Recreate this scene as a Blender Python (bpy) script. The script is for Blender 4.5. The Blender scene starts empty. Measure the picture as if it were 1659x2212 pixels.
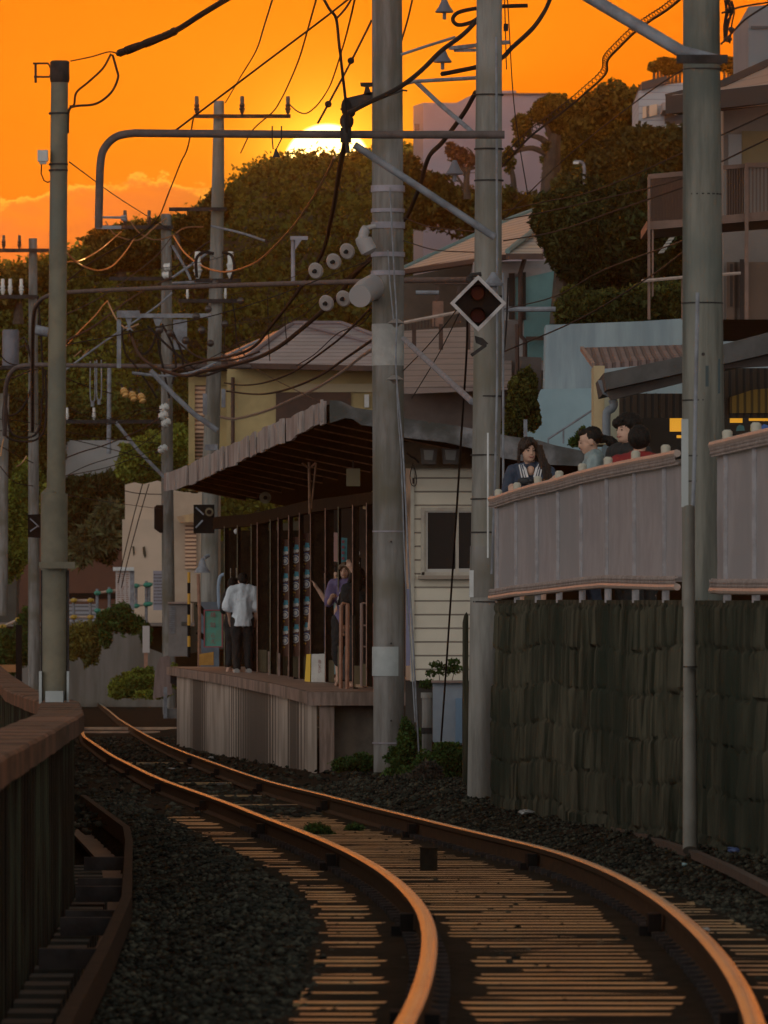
import bpy, bmesh, math, random
import numpy as np
from mathutils import Vector, Matrix, noise
random.seed(7); RNG=np.random.default_rng(7)
S=bpy.context.scene
V=Vector
# ---------------------------------------------------------------- camera
# one unit = one metre, eye at the origin, +Y is the viewing direction.
# (u,v) below are positions on a 1659x2212 sheet, F its focal length, CY its horizon row
F,CX,CY=19010.,829.5,1400.
def P(u,v,d): return V(((u-CX)*d/F,d,(CY-v)*d/F))
cam=bpy.data.cameras.new('camera'); co=bpy.data.objects.new('camera',cam); S.collection.objects.link(co)
co.location=(0,0,0); co.rotation_euler=(math.pi/2,0,0)
cam.sensor_fit='VERTICAL'; cam.sensor_height=36; cam.lens=F/2212*36
cam.shift_y=(CY-1106)/2212; cam.clip_start=1; cam.clip_end=20000
cam.dof.use_dof=True; cam.dof.focus_distance=92; cam.dof.aperture_fstop=18
S.camera=co
# ---------------------------------------------------------------- light
SUN_EL=math.radians(3.12); SUN_AZ=math.radians(-0.37)      # azimuth from +Y towards +X
SD=V((math.sin(SUN_AZ)*math.cos(SUN_EL),math.cos(SUN_AZ)*math.cos(SUN_EL),math.sin(SUN_EL)))
sl=bpy.data.lights.new('sun','SUN'); sl.energy=2.2; sl.angle=math.radians(.53); sl.color=(1,.46,.14)
so=bpy.data.objects.new('sun',sl); S.collection.objects.link(so); so.rotation_euler=(-SD).to_track_quat('-Z','Y').to_euler(); so.location=(0,60,80)
S.view_settings.view_transform='Standard'; S.view_settings.look='None'; S.view_settings.gamma=1
S.view_settings.exposure=0.52
def lin(r,g,b):
    f=lambda c:(c/255/12.92 if c<10.3 else ((c/255+.055)/1.055)**2.4)
    return (f(r),f(g),f(b),1)
class NT:
    def __init__(s,nt): s.t=nt; nt.nodes.clear()
    def n(s,ty,**k):
        x=s.t.nodes.new(ty)
        for a,b in k.items(): setattr(x,a,b)
        return x
    def l(s,a,b): s.t.links.new(a,b)
    def m(s,op,a,b=None,c=None,clamp=False):
        x=s.n('ShaderNodeMath',operation=op); x.use_clamp=clamp
        for i,q in enumerate((a,b,c)):
            if q is None: continue
            if isinstance(q,(int,float)): x.inputs[i].default_value=q
            else: s.l(q,x.inputs[i])
        return x.outputs[0]
    def mix(s,f,a,b,bt='MIX'):
        x=s.n('ShaderNodeMix',data_type='RGBA',blend_type=bt)
        for i,q in ((0,f),(6,a),(7,b)):
            if isinstance(q,(int,float,tuple)): x.inputs[i].default_value=q
            else: s.l(q,x.inputs[i])
        return x.outputs[2]
    def ss(s,x,a,b):
        r=s.n('ShaderNodeMapRange',interpolation_type='SMOOTHSTEP'); s.l(x,r.inputs[0])
        r.inputs[1].default_value=a; r.inputs[2].default_value=b; return r.outputs[0]
w=bpy.data.worlds.new('World'); S.world=w; w.use_nodes=True
N=NT(w.node_tree)
tc=N.n('ShaderNodeTexCoord'); sp=N.n('ShaderNodeSeparateXYZ'); N.l(tc.outputs['Generated'],sp.inputs[0])
X,Y,Z=sp.outputs
Ys=N.m('MAXIMUM',Y,.02)
az=N.m('DIVIDE',X,Ys); el=N.m('DIVIDE',Z,Ys)
sky=N.n('ShaderNodeTexSky',sky_type='NISHITA'); sky.sun_disc=False; sky.sun_elevation=SUN_EL; sky.sun_rotation=SUN_AZ
try: sky.dust_density=3.0
except Exception: pass
cool=N.mix(1.0,sky.outputs[0],(.070,.070,.066,1),'MULTIPLY')
cool=N.mix(1.0,cool,(.060,.070,.066,1),'ADD')
# the paler dusk band opposite the sunset, strongest over the sea side
anti=N.m('MULTIPLY',N.ss(N.m('ADD',N.m('MULTIPLY',Y,-1.0),N.m('MULTIPLY',X,-.55)),-.15,.75),N.m('SUBTRACT',1.0,N.ss(Z,.25,.85)))
cool=N.mix(anti,cool,(.84,.81,.77,1))
# warm dusk glow around the sun
dp=N.n('ShaderNodeVectorMath',operation='DOT_PRODUCT'); N.l(tc.outputs['Generated'],dp.inputs[0]); dp.inputs[1].default_value=SD
dot=dp.outputs['Value']
wr=N.n('ShaderNodeValToRGB'); N.l(N.m('MULTIPLY',el,4.0),wr.inputs[0])
cr=wr.color_ramp; cr.elements[0].position=0; cr.elements[0].color=lin(196,98,58)
cr.elements[1].position=1; cr.elements[1].color=lin(190,120,80)
for p,c in ((.125,lin(214,112,62)),(.17,lin(222,121,66)),(.205,lin(240,138,44)),(.24,lin(248,142,12)),(.30,lin(250,138,0)),(.55,lin(235,130,30))):
    e=cr.elements.new(p); e.color=c
warm=wr.outputs[0]
# redder towards the side away from the sun
side=N.ss(N.m('ABSOLUTE',N.m('SUBTRACT',az,-.004)),.012,.05)
warm=N.mix(N.m('MULTIPLY',side,.55),warm,lin(236,108,8))
# cloud bank low on the seaward side
cv=N.n('ShaderNodeCombineXYZ'); N.l(az,cv.inputs[0]); N.l(el,cv.inputs[1])
def nz(scale,det=6,rough=.6,dist=0,w_=0):
    q=N.n('ShaderNodeTexNoise',noise_dimensions='3D'); q.inputs['Scale'].default_value=scale; q.inputs['Detail'].default_value=det
    q.inputs['Roughness'].default_value=rough; q.inputs['Distortion'].default_value=dist
    mp=N.n('ShaderNodeMapping'); mp.inputs[1].default_value=(w_,w_*.37,0); mp.inputs[3].default_value=(1,1.5,1); N.l(cv.outputs[0],mp.inputs[0]); N.l(mp.outputs[0],q.inputs[0]); return q.outputs[0]
edge=N.m('ADD',.0519,N.m('MULTIPLY',N.m('SUBTRACT',nz(95,8,.62),.5),.0145))
pk=N.m('ABSOLUTE',N.m('SUBTRACT',az,-.0255)); edge=N.m('ADD',edge,N.m('MULTIPLY',N.m('MAXIMUM',N.m('SUBTRACT',.006,pk),0),.32))
dlt=N.m('SUBTRACT',edge,el)
inside=N.ss(dlt,-.0001,.0007)
rim=N.m('MULTIPLY',N.ss(dlt,-.0003,.0002),N.m('SUBTRACT',1.0,N.ss(dlt,.0002,.0014)))
rim=N.m('MULTIPLY',rim,N.ss(nz(120,5,.6,0,3.1),.34,.5))
fade=N.m('SUBTRACT',1.0,N.ss(az,-.022,-.006))
lowc=N.mix(N.ss(el,.030,.052),lin(222,118,80),lin(214,122,92))
lowc=N.mix(N.ss(nz(60,7,.65,.6,7.7),.46,.66),lowc,lin(232,134,72))
warm=N.mix(N.m('MULTIPLY',N.m('MULTIPLY',inside,fade),.85),warm,lowc)
warm=N.mix(N.m('MULTIPLY',N.m('MULTIPLY',rim,fade),.95),warm,(1.25,.60,.13,1))
# aureole and disc
ang=N.m('ARCCOSINE',N.m('MINIMUM',dot,1.0))
au=N.m('POWER',2.718,N.m('MULTIPLY',ang,-150.0))
warm=N.mix(N.m('MULTIPLY',au,.9),warm,lin(255,186,52))
au2=N.m('POWER',2.718,N.m('MULTIPLY',N.m('MAXIMUM',N.m('SUBTRACT',ang,.0048),0),-300.0))
warm=N.mix(au2,warm,(1.8,.95,.16,1),'ADD')
disc=N.m('SUBTRACT',1.0,N.ss(ang,.0048,.0052))
warm=N.mix(disc,warm,(9,7.2,4.2,1))
warm=N.mix(1.0,warm,(.50,.43,.22,1),'MULTIPLY')
lobe=N.ss(dot,.52,.985)
upf=N.m('SUBTRACT',1.0,N.ss(Z,.12,.62))
col=N.mix(N.m('MULTIPLY',lobe,upf),cool,warm)
bg=N.n('ShaderNodeBackground'); N.l(col,bg.inputs[0]); bg.inputs[1].default_value=1.0
ow=N.n('ShaderNodeOutputWorld'); N.l(bg.outputs[0],ow.inputs[0])
try: w.cycles.sampling_method='MANUAL'; w.cycles.sample_map_resolution=2048
except Exception: pass
# ---------------------------------------------------------------- mesh helpers
class MB:
    def __init__(s): s.v=[]; s.f=[]
    def add(s,vs,fs):
        o=len(s.v); s.v+= [tuple(x) for x in vs]; s.f+=[tuple(i+o for i in f) for f in fs]; return s
    def box(s,x0,x1,y0,y1,z0,z1):
        return s.add([(x0,y0,z0),(x1,y0,z0),(x1,y1,z0),(x0,y1,z0),(x0,y0,z1),(x1,y0,z1),(x1,y1,z1),(x0,y1,z1)],
         [(3,2,1,0),(4,5,6,7),(0,1,5,4),(1,2,6,5),(2,3,7,6),(3,0,4,7)])
    def cbox(s,c,a,b,c_): return s.box(c[0]-a/2,c[0]+a/2,c[1]-b/2,c[1]+b/2,c[2]-c_/2,c[2]+c_/2)
    def bar(s,p0,p1,w,h,up=None):
        p0,p1=V(p0),V(p1); t=(p1-p0).normalized(); up=V(up) if up else V((0,0,1))
        if abs(t.dot(up))>.97: up=V((0,1,0))
        a=t.cross(up).normalized()*w/2; b=a.cross(t).normalized()*h/2
        return s.add([p0-a-b,p0+a-b,p0+a+b,p0-a+b,p1-a-b,p1+a-b,p1+a+b,p1-a+b],[(0,1,2,3),(7,6,5,4),(0,4,5,1),(1,5,6,2),(2,6,7,3),(3,7,4,0)])
    def tube(s,pts,r,n=8,caps=True):
        pts=[V(p) for p in pts]; m=len(pts)
        rs=[r]*m if isinstance(r,(int,float)) else [float(x) for x in np.interp(np.linspace(0,1,m),np.linspace(0,1,len(r)),r)]
        vs=[];fs=[];pa=None
        for i,p in enumerate(pts):
            t=(pts[min(i+1,m-1)]-pts[max(i-1,0)])
            t=t.normalized() if t.length>1e-9 else V((0,0,1))
            if pa is None:
                up=V((0,0,1)) if abs(t.z)<.9 else V((0,1,0)); pa=t.cross(up).normalized()
            a=(pa-t*pa.dot(t)); a=a.normalized() if a.length>1e-6 else V((1,0,0)); pa=a; b=t.cross(a)
            for k in range(n):
                q=2*math.pi*k/n; vs.append(p+(a*math.cos(q)+b*math.sin(q))*rs[i])
        for i in range(m-1):
            for k in range(n):
                k2=(k+1)%n; fs.append((i*n+k,i*n+k2,(i+1)*n+k2,(i+1)*n+k))
        if caps: fs.append(tuple(range(n-1,-1,-1))); fs.append(tuple((m-1)*n+k for k in range(n)))
        return s.add(vs,fs)
    def prism(s,pts,vec):
        pts=[V(p) for p in pts]; vec=V(vec); n=len(pts)
        fs=[tuple(range(n)),tuple(range(2*n-1,n-1,-1))]+[(i,n+i,n+(i+1)%n,(i+1)%n) for i in range(n)]
        return s.add(pts+[p+vec for p in pts],fs)
    def slab(s,uv,d,th):                    # outline on the sheet, stood at its distance d, th metres thick
        return s.prism([P(u,v,(d(u) if callable(d) else d)) for u,v in uv],(0,th,0))
    def rect(s,u0,v0,u1,v1,d,th): return s.slab([(u0,v1),(u1,v1),(u1,v0),(u0,v0)],d,th)
    def ball(s,c,rx,ry=None,rz=None,n=10,m=7):
        ry=ry or rx; rz=rz or rx; c=V(c); vs=[c+V((0,0,rz))];fs=[]
        for i in range(1,m):
            a=math.pi*i/m
            for k in range(n):
                b=2*math.pi*k/n; vs.append(c+V((rx*math.sin(a)*math.cos(b),ry*math.sin(a)*math.sin(b),rz*math.cos(a))))
        vs.append(c-V((0,0,rz))); L=len(vs)-1
        for k in range(n):
            k2=(k+1)%n; fs.append((0,1+k,1+k2)); fs.append((L,1+(m-2)*n+k2,1+(m-2)*n+k))
            for i in range(m-2): fs.append((1+i*n+k,1+(i+1)*n+k,1+(i+1)*n+k2,1+i*n+k2))
        return s.add(vs,fs)
    def sheet(s,p,q,n_,th,amp,wave):       # ridged sheet from edge p(top a->b) down to q(bottom a->b), n_ ridges
        return s
C=S.collection
def link(name,me,mat=None,parent=None,loc=None,smooth=False):
    o=bpy.data.objects.new(name,me); C.objects.link(o)
    if mat is not None: me.materials.append(mat)
    if parent is not None: o.parent=parent
    if loc is not None: o.location=loc
    if smooth:
        me.polygons.foreach_set('use_smooth',[True]*len(me.polygons)); 
    return o
def mesh_of(name,mb,off=V((0,0,0))):
    me=bpy.data.meshes.new(name); me.from_pydata([(x-off[0],y-off[1],z-off[2]) for x,y,z in mb.v],[],mb.f); me.update(); return me
def smooth_by_angle(me,deg=40):
    me.polygons.foreach_set('use_smooth',[True]*len(me.polygons))
    try: me.set_sharp_from_angle(angle=math.radians(deg))
    except Exception: pass
def wloc(o):
    p=V((0,0,0))
    while o is not None: p+=o.location; o=o.parent
    return p
def tag(o,label,cat,group=None,kind=None):
    if label: o['label']=label
    if cat: o['category']=cat
    if group: o['group']=group
    if kind: o['kind']=kind
    return o
def thing(name,label,cat,loc,group=None):
    o=bpy.data.objects.new(name,None); C.objects.link(o); o.location=loc; o.empty_display_size=.2
    return tag(o,label,cat,group)
def part(name,mb,mat,parent,label=None,smooth=True):
    me=mesh_of(name,mb,wloc(parent)); o=link(name,me,mat,parent)
    if smooth: smooth_by_angle(me)
    if label: o['label']=label
    return o
def solo(name,mb,mat,label,cat,group=None,kind=None,smooth=True,base=None):
    a=np.array(mb.v); c=base or V((float((a[:,0].min()+a[:,0].max())/2),float((a[:,1].min()+a[:,1].max())/2),float(a[:,2].min())))
    me=mesh_of(name,mb,c); o=link(name,me,mat,None,c)
    if smooth: smooth_by_angle(me)
    return tag(o,label,cat,group,kind)
def struct(name,mb,mat,smooth=False):
    me=mesh_of(name,mb); o=link(name,me,mat); o['kind']='structure'
    if smooth: smooth_by_angle(me,60)
    return o
def copy_tree(o,parent=None):
    c=o.copy(); C.objects.link(c)
    if parent is not None: c.parent=parent
    for ch in list(o.children): copy_tree(ch,c)
    return c
def remeshed(name,mb,vox,mat,parent,off=None,sm=2):
    me=mesh_of(name,mb,wloc(parent) if off is None else off)
    o=bpy.data.objects.new(name,me); C.objects.link(o)
    r=o.modifiers.new('r','REMESH'); r.mode='VOXEL'; r.voxel_size=vox
    s_=o.modifiers.new('s','SMOOTH'); s_.iterations=sm; s_.factor=.5
    dg=bpy.context.evaluated_depsgraph_get(); m2=bpy.data.meshes.new_from_object(o.evaluated_get(dg)); bpy.data.objects.remove(o)
    m2.name=name; m2.materials.clear()
    if name=='hair':
        nn_=[v.normal.copy() for v in m2.vertices]
        for v,k_ in zip(m2.vertices,nn_): q=v.co.copy(); v.co=q+k_*(.0065*noise.noise(V((q.x*110,q.y*110,q.z*14)))+.004*noise.noise(q*60))
    elif name!='body':
        nn_=[v.normal.copy() for v in m2.vertices]
        for v,k_ in zip(m2.vertices,nn_): q=v.co.copy(); v.co=q+k_*(.016*noise.noise(V((q.x*13,q.y*13,q.z*6)))+.007*noise.noise(q*30))
    o=link(name,m2,mat,parent,smooth=True); return o
def text_mb(txt,size,origin,right,up,th=.004,font_sp=1.0,vertical=False):
    cu=bpy.data.curves.new('t','FONT'); cu.body=txt; cu.size=size; cu.align_x='CENTER'; cu.align_y='CENTER'; cu.space_line=font_sp; cu.resolution_u=2
    o=bpy.data.objects.new('t',cu); C.objects.link(o); dg=bpy.context.evaluated_depsgraph_get()
    me=bpy.data.meshes.new_from_object(o.evaluated_get(dg)); bpy.data.objects.remove(o)
    mb=MB(); right,up,origin=V(right),V(up),V(origin); nrm=right.cross(up)
    mb.add([origin+right*v.co.x+up*v.co.y+nrm*th for v in me.vertices],[tuple(p.vertices) for p in me.polygons]); return mb
# ---------------------------------------------------------------- materials
MATS={}
def mat(name,c1,c2=None,rough=.8,scale=3.0,bump=0.0,metal=0.0,stretch=(1,1,1),detail=6,mixlo=.35,mixhi=.65,bscale=None,spec=None,island=0.0,coat=0,transl=0.0,c3=None,s3=.3,emit=None,coords='Object'):
    m=bpy.data.materials.new(name); m.use_nodes=True; n=NT(m.node_tree); MATS[name]=m
    out=n.n('ShaderNodeOutputMaterial'); b=n.n('ShaderNodeBsdfPrincipled'); n.l(b.outputs[0],out.inputs[0])
    b.inputs['Roughness'].default_value=rough; b.inputs['Metallic'].default_value=metal
    if spec is not None: b.inputs['Specular IOR Level'].default_value=spec
    t=n.n('ShaderNodeTexCoord'); mp=n.n('ShaderNodeMapping'); mp.inputs[3].default_value=stretch; n.l(t.outputs[coords],mp.inputs[0])
    col=None
    c1=c1 if len(c1)==4 else (*c1,1)
    if c2:
        c2=c2 if len(c2)==4 else (*c2,1)
        q=n.n('ShaderNodeTexNoise'); q.inputs['Scale'].default_value=scale; q.inputs['Detail'].default_value=detail; q.inputs['Roughness'].default_value=.62; n.l(mp.outputs[0],q.inputs[0])
        col=n.mix(n.ss(q.outputs[0],mixlo,mixhi),c1,c2)
        if c3:
            q3=n.n('ShaderNodeTexNoise'); q3.inputs['Scale'].default_value=s3; q3.inputs['Detail'].default_value=3; n.l(t.outputs[coords],q3.inputs[0])
            col=n.mix(n.ss(q3.outputs[0],.45,.7),col,c3 if len(c3)==4 else (*c3,1))
    if island:
        g=n.n('ShaderNodeNewGeometry'); k=n.m('ADD',1-island,n.m('MULTIPLY',g.outputs['Random Per Island'],2*island))
        kk=n.n('ShaderNodeCombineXYZ'); [n.l(k,kk.inputs[i]) for i in range(3)]
        col=n.mix(1.0,col if col is not None else c1,kk.outputs[0],'MULTIPLY')
    if col is None: b.inputs['Base Color'].default_value=c1
    else: n.l(col,b.inputs['Base Color'])
    if bump:
        q=n.n('ShaderNodeTexNoise'); q.inputs['Scale'].default_value=bscale or scale*4; q.inputs['Detail'].default_value=5; n.l(mp.outputs[0],q.inputs[0])
        bb=n.n('ShaderNodeBump'); bb.inputs['Strength'].default_value=min(1,bump); bb.inputs['Distance'].default_value=.02; n.l(q.outputs[0],bb.inputs['Height']); n.l(bb.outputs[0],b.inputs['Normal'])
    if transl:
        tr=n.n('ShaderNodeBsdfTranslucent'); 
        if col is None: tr.inputs[0].default_value=c1
        else: n.l(n.mix(1.0,col,(2.2,1.9,.7,1),'MULTIPLY'),tr.inputs[0])
        ms=n.n('ShaderNodeMixShader'); ms.inputs[0].default_value=transl; n.l(b.outputs[0],ms.inputs[1]); n.l(tr.outputs[0],ms.inputs[2]); n.l(ms.outputs[0],out.inputs[0])
    if emit:
        b.inputs['Emission Color'].default_value=(*emit[0],1); b.inputs['Emission Strength'].default_value=emit[1]
    return m
def stripes(name,c1,c2,freq,axis=2,rough=.7,duty=.5,bump=.6,noise_c=None,nscale=2.0,soft=.08,metal=0,stretch=(1,1,1)):
    """repeating bands (clapboards, tiles, corrugation, louvres) along one object axis"""
    m=bpy.data.materials.new(name); m.use_nodes=True; n=NT(m.node_tree); MATS[name]=m
    out=n.n('ShaderNodeOutputMaterial'); b=n.n('ShaderNodeBsdfPrincipled'); n.l(b.outputs[0],out.inputs[0]); b.inputs['Roughness'].default_value=rough; b.inputs['Metallic'].default_value=metal
    t=n.n('ShaderNodeTexCoord'); s_=n.n('ShaderNodeSeparateXYZ'); n.l(t.outputs['Object'],s_.inputs[0])
    fr=n.m('FRACT',n.m('MULTIPLY',s_.outputs[axis],freq))
    k=n.m('MULTIPLY',n.ss(fr,0,soft),n.m('SUBTRACT',1.0,n.ss(fr,duty,duty+soft)))
    mp=n.n('ShaderNodeMapping'); mp.inputs[3].default_value=stretch; n.l(t.outputs['Object'],mp.inputs[0])
    q=n.n('ShaderNodeTexNoise'); q.inputs['Scale'].default_value=nscale; q.inputs['Detail'].default_value=6; n.l(mp.outputs[0],q.inputs[0])
    a=n.mix(n.ss(q.outputs[0],.35,.68),(*c1[:3],1),(*(noise_c or c1)[:3],1))
    n.l(n.mix(k,(*c2[:3],1),a),b.inputs['Base Color'])
    if bump:
        bb=n.n('ShaderNodeBump'); bb.inputs['Strength'].default_value=bump; bb.inputs['Distance'].default_value=.03; n.l(k,bb.inputs['Height']); n.l(bb.outputs[0],b.inputs['Normal'])
    return m
concrete=mat('pole_concrete',(.25,.235,.225),(.12,.11,.10),.9,5,.4,stretch=(1,1,.12),c3=(.13,.115,.085),s3=1.1,spec=.2,detail=9)
concrete2=mat('pale_pole_concrete',(.29,.275,.255),(.15,.14,.125),.9,5,.4,stretch=(1,1,.12),c3=(.16,.145,.11),s3=.9,spec=.2,detail=9)
steelpole=mat('painted_steel',(.19,.165,.115),(.12,.105,.075),.6,2.5,.2,c3=(.12,.13,.11),s3=1.0,spec=.3)
concrete3=mat('dark_pole_concrete',(.22,.21,.18),(.10,.098,.085),.9,6,.5,stretch=(1,1,.10),c3=(.10,.115,.105),s3=1.0,spec=.15,detail=10)
galv=mat('galvanised_steel',(.26,.27,.30),(.17,.17,.19),.7,6,.1,metal=.1,spec=.2)
darksteel=mat('dark_steel',(.045,.04,.04),(.022,.02,.02),.75,6,.2,spec=.15)
wire=mat('black_wire_insulation',(.02,.016,.015),None,.7,spec=.12)
copper=mat('bare_contact_wire',(.35,.19,.10),None,.3,metal=.8)
porc=mat('white_porcelain',(.62,.60,.58),None,.25,spec=.5)
porcd=mat('brown_porcelain',(.05,.035,.03),None,.3)
rust=mat('rusty_rail_steel',(.055,.033,.016),(.022,.015,.009),.8,14,.5,metal=.0,spec=.15,c3=(.035,.02,.012),s3=5)
polished=mat('polished_rail_head',(.50,.72,.70),(.26,.28,.24),.22,30,.05,metal=.9,stretch=(.1,1,1))
blackp=mat('black_paint',(.010,.010,.010),None,.85,spec=.08)
white=mat('white_paint',(.62,.62,.63),(.5,.49,.48),.6,4)
# ---------------------------------------------------------------- track geometry (x as a function of distance)
LR=[(15,-.24),(20,-.10),(26.1,.06),(28.2,.11),(29.6,.13),(31,.15),(32.9,.17),(34.9,.185),(36.4,.19),(38.4,.183),(40.7,.16),(43.3,.11),(46.9,.02),(50.4,-.10),(54.9,-.29),(59.1,-.50),(63.3,-.72),(66.2,-.89),(70.8,-1.12),(75.6,-1.38),(82.7,-1.78),(91.1,-2.26),(101.1,-2.76),(110.8,-3.21),(121.4,-3.72),(138.9,-4.48),(169.6,-5.8),(200,-6.86),(248,-8.6),(290,-10.3),(345,-12.5),(380,-14.0),(420,-16.2),(450,-19.6)]
RR=[(15,.76),(20,.93),(26.1,1.10),(28.2,1.17),(30.2,1.21),(32.4,1.25),(35.6,1.285),(39.7,1.30),(43.5,1.28),(47,1.23),(50.1,1.15),(53.2,1.04),(55.8,.91),(57.9,.74),(62.2,.49),(67.1,.2),(72.7,-.14),(80.3,-.55),(88.7,-1.08),(96.4,-1.45),(104.6,-1.83),(115.1,-2.29),(124.8,-2.73),(142,-3.46),(164.6,-4.36),(200.2,-5.7),(248.3,-7.46),(290,-9.12),(345,-11.35),(380,-12.8),(420,-15.06),(450,-18.4)]
def smooth_curve(pts):
    a=np.array(pts); d=np.arange(15,450,.5); x=np.interp(d,a[:,0],a[:,1]); out=x.copy()
    for i,dd in enumerate(d):
        wd=1.2+dd*.035; k=np.exp(-((d-dd)/wd)**2); k*=((d>=2*dd-450)&(d<=max(2*dd-15,dd+.1))|(dd>30))
        # local linear fit keeps the ends honest
        sw=k.sum(); mx=(k*d).sum()/sw; my=(k*x).sum()/sw; b=(k*(d-mx)*(x-my)).sum()/max((k*(d-mx)**2).sum(),1e-9); out[i]=my+b*(dd-mx)
    return d,out
dL,xL=smooth_curve(LR); dR,xR=smooth_curve(RR)
fL=lambda d: float(np.interp(d,dL,xL)); fR=lambda d: float(np.interp(d,dR,xR))
def zr(d): return -(1.13+.004*(min(d,250)-30))
def zg(d): return zr(d)-.17
# boundary fence and ditch plan lines (x over distance)
WF=[(18,-1.08),(25.6,-1.26),(33,-1.42),(43,-1.62),(53,-1.835),(64,-2.24),(82,-3.27),(125,-5.3),(200,-8.75)]
BM=[(18,-.74),(29.7,-1.08),(38,-1.21),(47,-1.375),(52,-1.515),(58,-1.685),(64,-1.855),(70,-2.05),(90,-3.08)]
wx=lambda d: float(np.interp(d,*zip(*WF))); bx_=lambda d: float(np.interp(d,*zip(*BM)))
# ---------------------------------------------------------------- ground
def fnoise(x,y,s,o=0): return noise.noise(V((x*s+o,y*s,o*1.3)))
gx=list(np.arange(-400,-8,28))+list(np.arange(-8,-3.2,.4))+list(np.arange(-3.2,2.4,.075))+list(np.arange(2.4,8,.4))+list(np.arange(8,410,28))
gd=list(np.arange(8,24,1.0))+list(np.arange(24,60,.16))+list(np.arange(60,100,.4))+list(np.arange(100,260,2.5))+list(np.arange(260,2600,60))
vs=[];fs=[]
for d in gd:
    lx,rx=fL(d),fR(d); w0,b0=wx(d),bx_(d)
    for x in gx:
        z=zg(d)
        if d<260 and -8<x<8:
            z+=.030*fnoise(x,d,1.3)+.016*fnoise(x,d,5.5,3)
            c=abs(x-(lx+rx)/2)
            if c>1.35: z+=(-min(.12,(c-1.35)*.3) if x<lx else min(.11,(c-1.35)*.25))
            if d<95 and w0-.02<x<b0-.02: z-=.30
            if c<1.04 and d<90: z=zg(d)+.0187+.045*(z-zg(d))
            for q in (lx,rx):
                if abs(x-q)<.16: z+=.006
        vs.append((x,d,z))
n=len(gx)
for j in range(len(gd)-1):
    for i in range(n-1): fs.append((j*n+i,j*n+i+1,(j+1)*n+i+1,(j+1)*n+i))
g=MB(); g.v=vs; g.f=fs
ballast=mat('track_ballast_bed',(.022,.021,.015),(.008,.009,.007),.95,7,.9,c3=(.022,.020,.014),s3=1.2,bscale=45,spec=.05)
struct('ground',g,ballast,smooth=True)
# loose stones lying on the bed
def stones(name,n,xf,d0,d1,size,m,label=None):
    base=np.array([(0,0,1),(1,0,.1),(0,1,-.05),(-1,0,0),(0,-1,.08),(0,0,-1)],float)
    F8=np.array([(0,1,2),(0,2,3),(0,3,4),(0,4,1),(5,2,1),(5,3,2),(5,4,3),(5,1,4)])
    vs=[];fs=[]
    dd=d0+(d1-d0)*RNG.random(n)**1.25
    for i in range(n):
        d=dd[i]; x=xf(d)
        if x is None: continue
        s=size*(.5+.9*RNG.random()); b=base*(1+.55*(RNG.random((6,3))-.5))*np.array([s,s*(.7+.6*RNG.random()),s*.62])
        a=RNG.random()*6.28; c_,s_=math.cos(a),math.sin(a); t=(RNG.random()-.5)*1.1
        R=np.array([[c_,-s_*math.cos(t),s_*math.sin(t)],[s_,c_*math.cos(t),-c_*math.sin(t)],[0,math.sin(t),math.cos(t)]])
        c_x=(fL(d)+fR(d))/2; lift=.009 if abs(x-c_x)<1.0 and d<80 else (0 if abs(x-c_x)<1.35 else (min(.11,(x-c_x-1.35)*.25) if x>c_x else -min(.12,(c_x-x-1.35)*.3)))
        q=b@R.T+np.array([x,d,zg(d)+lift+(.030 if lift!=.009 else .003)*fnoise(x,d,1.3)+(.016 if lift!=.009 else .0)*fnoise(x,d,5.5,3)+s*.25])
        fs.append(F8+6*len(vs)); vs.append(q)
    vs=np.concatenate(vs); fs=np.concatenate(fs)
    me=bpy.data.meshes.new(name); me.vertices.add(len(vs)); me.vertices.foreach_set('co',vs.ravel())
    me.loops.add(len(fs)*3); me.loops.foreach_set('vertex_index',fs.ravel().astype(np.int32))
    me.polygons.add(len(fs)); me.polygons.foreach_set('loop_start',np.arange(0,len(fs)*3,3,dtype=np.int32)); me.polygons.foreach_set('loop_total',np.full(len(fs),3,dtype=np.int32)); me.update(calc_edges=True)
    o=link(name,me,m); o['kind']='stuff'
    if label: o['label']=label; o['category']='gravel'
    return o
stone=mat('ballast_stone',(.056,.052,.037),(.012,.014,.011),.9,3,0,island=.85,spec=.15)
def xs(d):
    for _ in range(6):
        x=-3.2+5.6*RNG.random(); l,r=fL(d),fR(d)
        if x<bx_(d)+.03 or x>2.6: continue
        if l-.44<x<r+.44 and RNG.random()<.975: continue
        return x
stones('ballast_stones',42000,xs,25,100,.019,stone,'loose grey track ballast stones spread over the railway bed')
def xb(d):
    l,r=fL(d),fR(d)
    return l-.1+(r-l+.2)*RNG.random() if RNG.random()<.5 else (l if RNG.random()<.5 else r)+(.13+.09*RNG.random())*(1 if RNG.random()<.5 else -1)
def xf_(d):
    x=-7+9.5*RNG.random(); x+=-(d-75)*.035
    return None if (x<fL(d)-2.2 or x>fR(d)+1.6 or min(abs(x-fL(d)),abs(x-fR(d)))<.1) else x
stones('far_ballast_stones',9000,xf_,76,190,.040,stone,'smaller looking ballast stones further up the line towards the platform')
stones('sleeper_bed_stones',2600,xb,25,75,.006,stone,'dark ballast stones lying between the sleepers')
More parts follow.
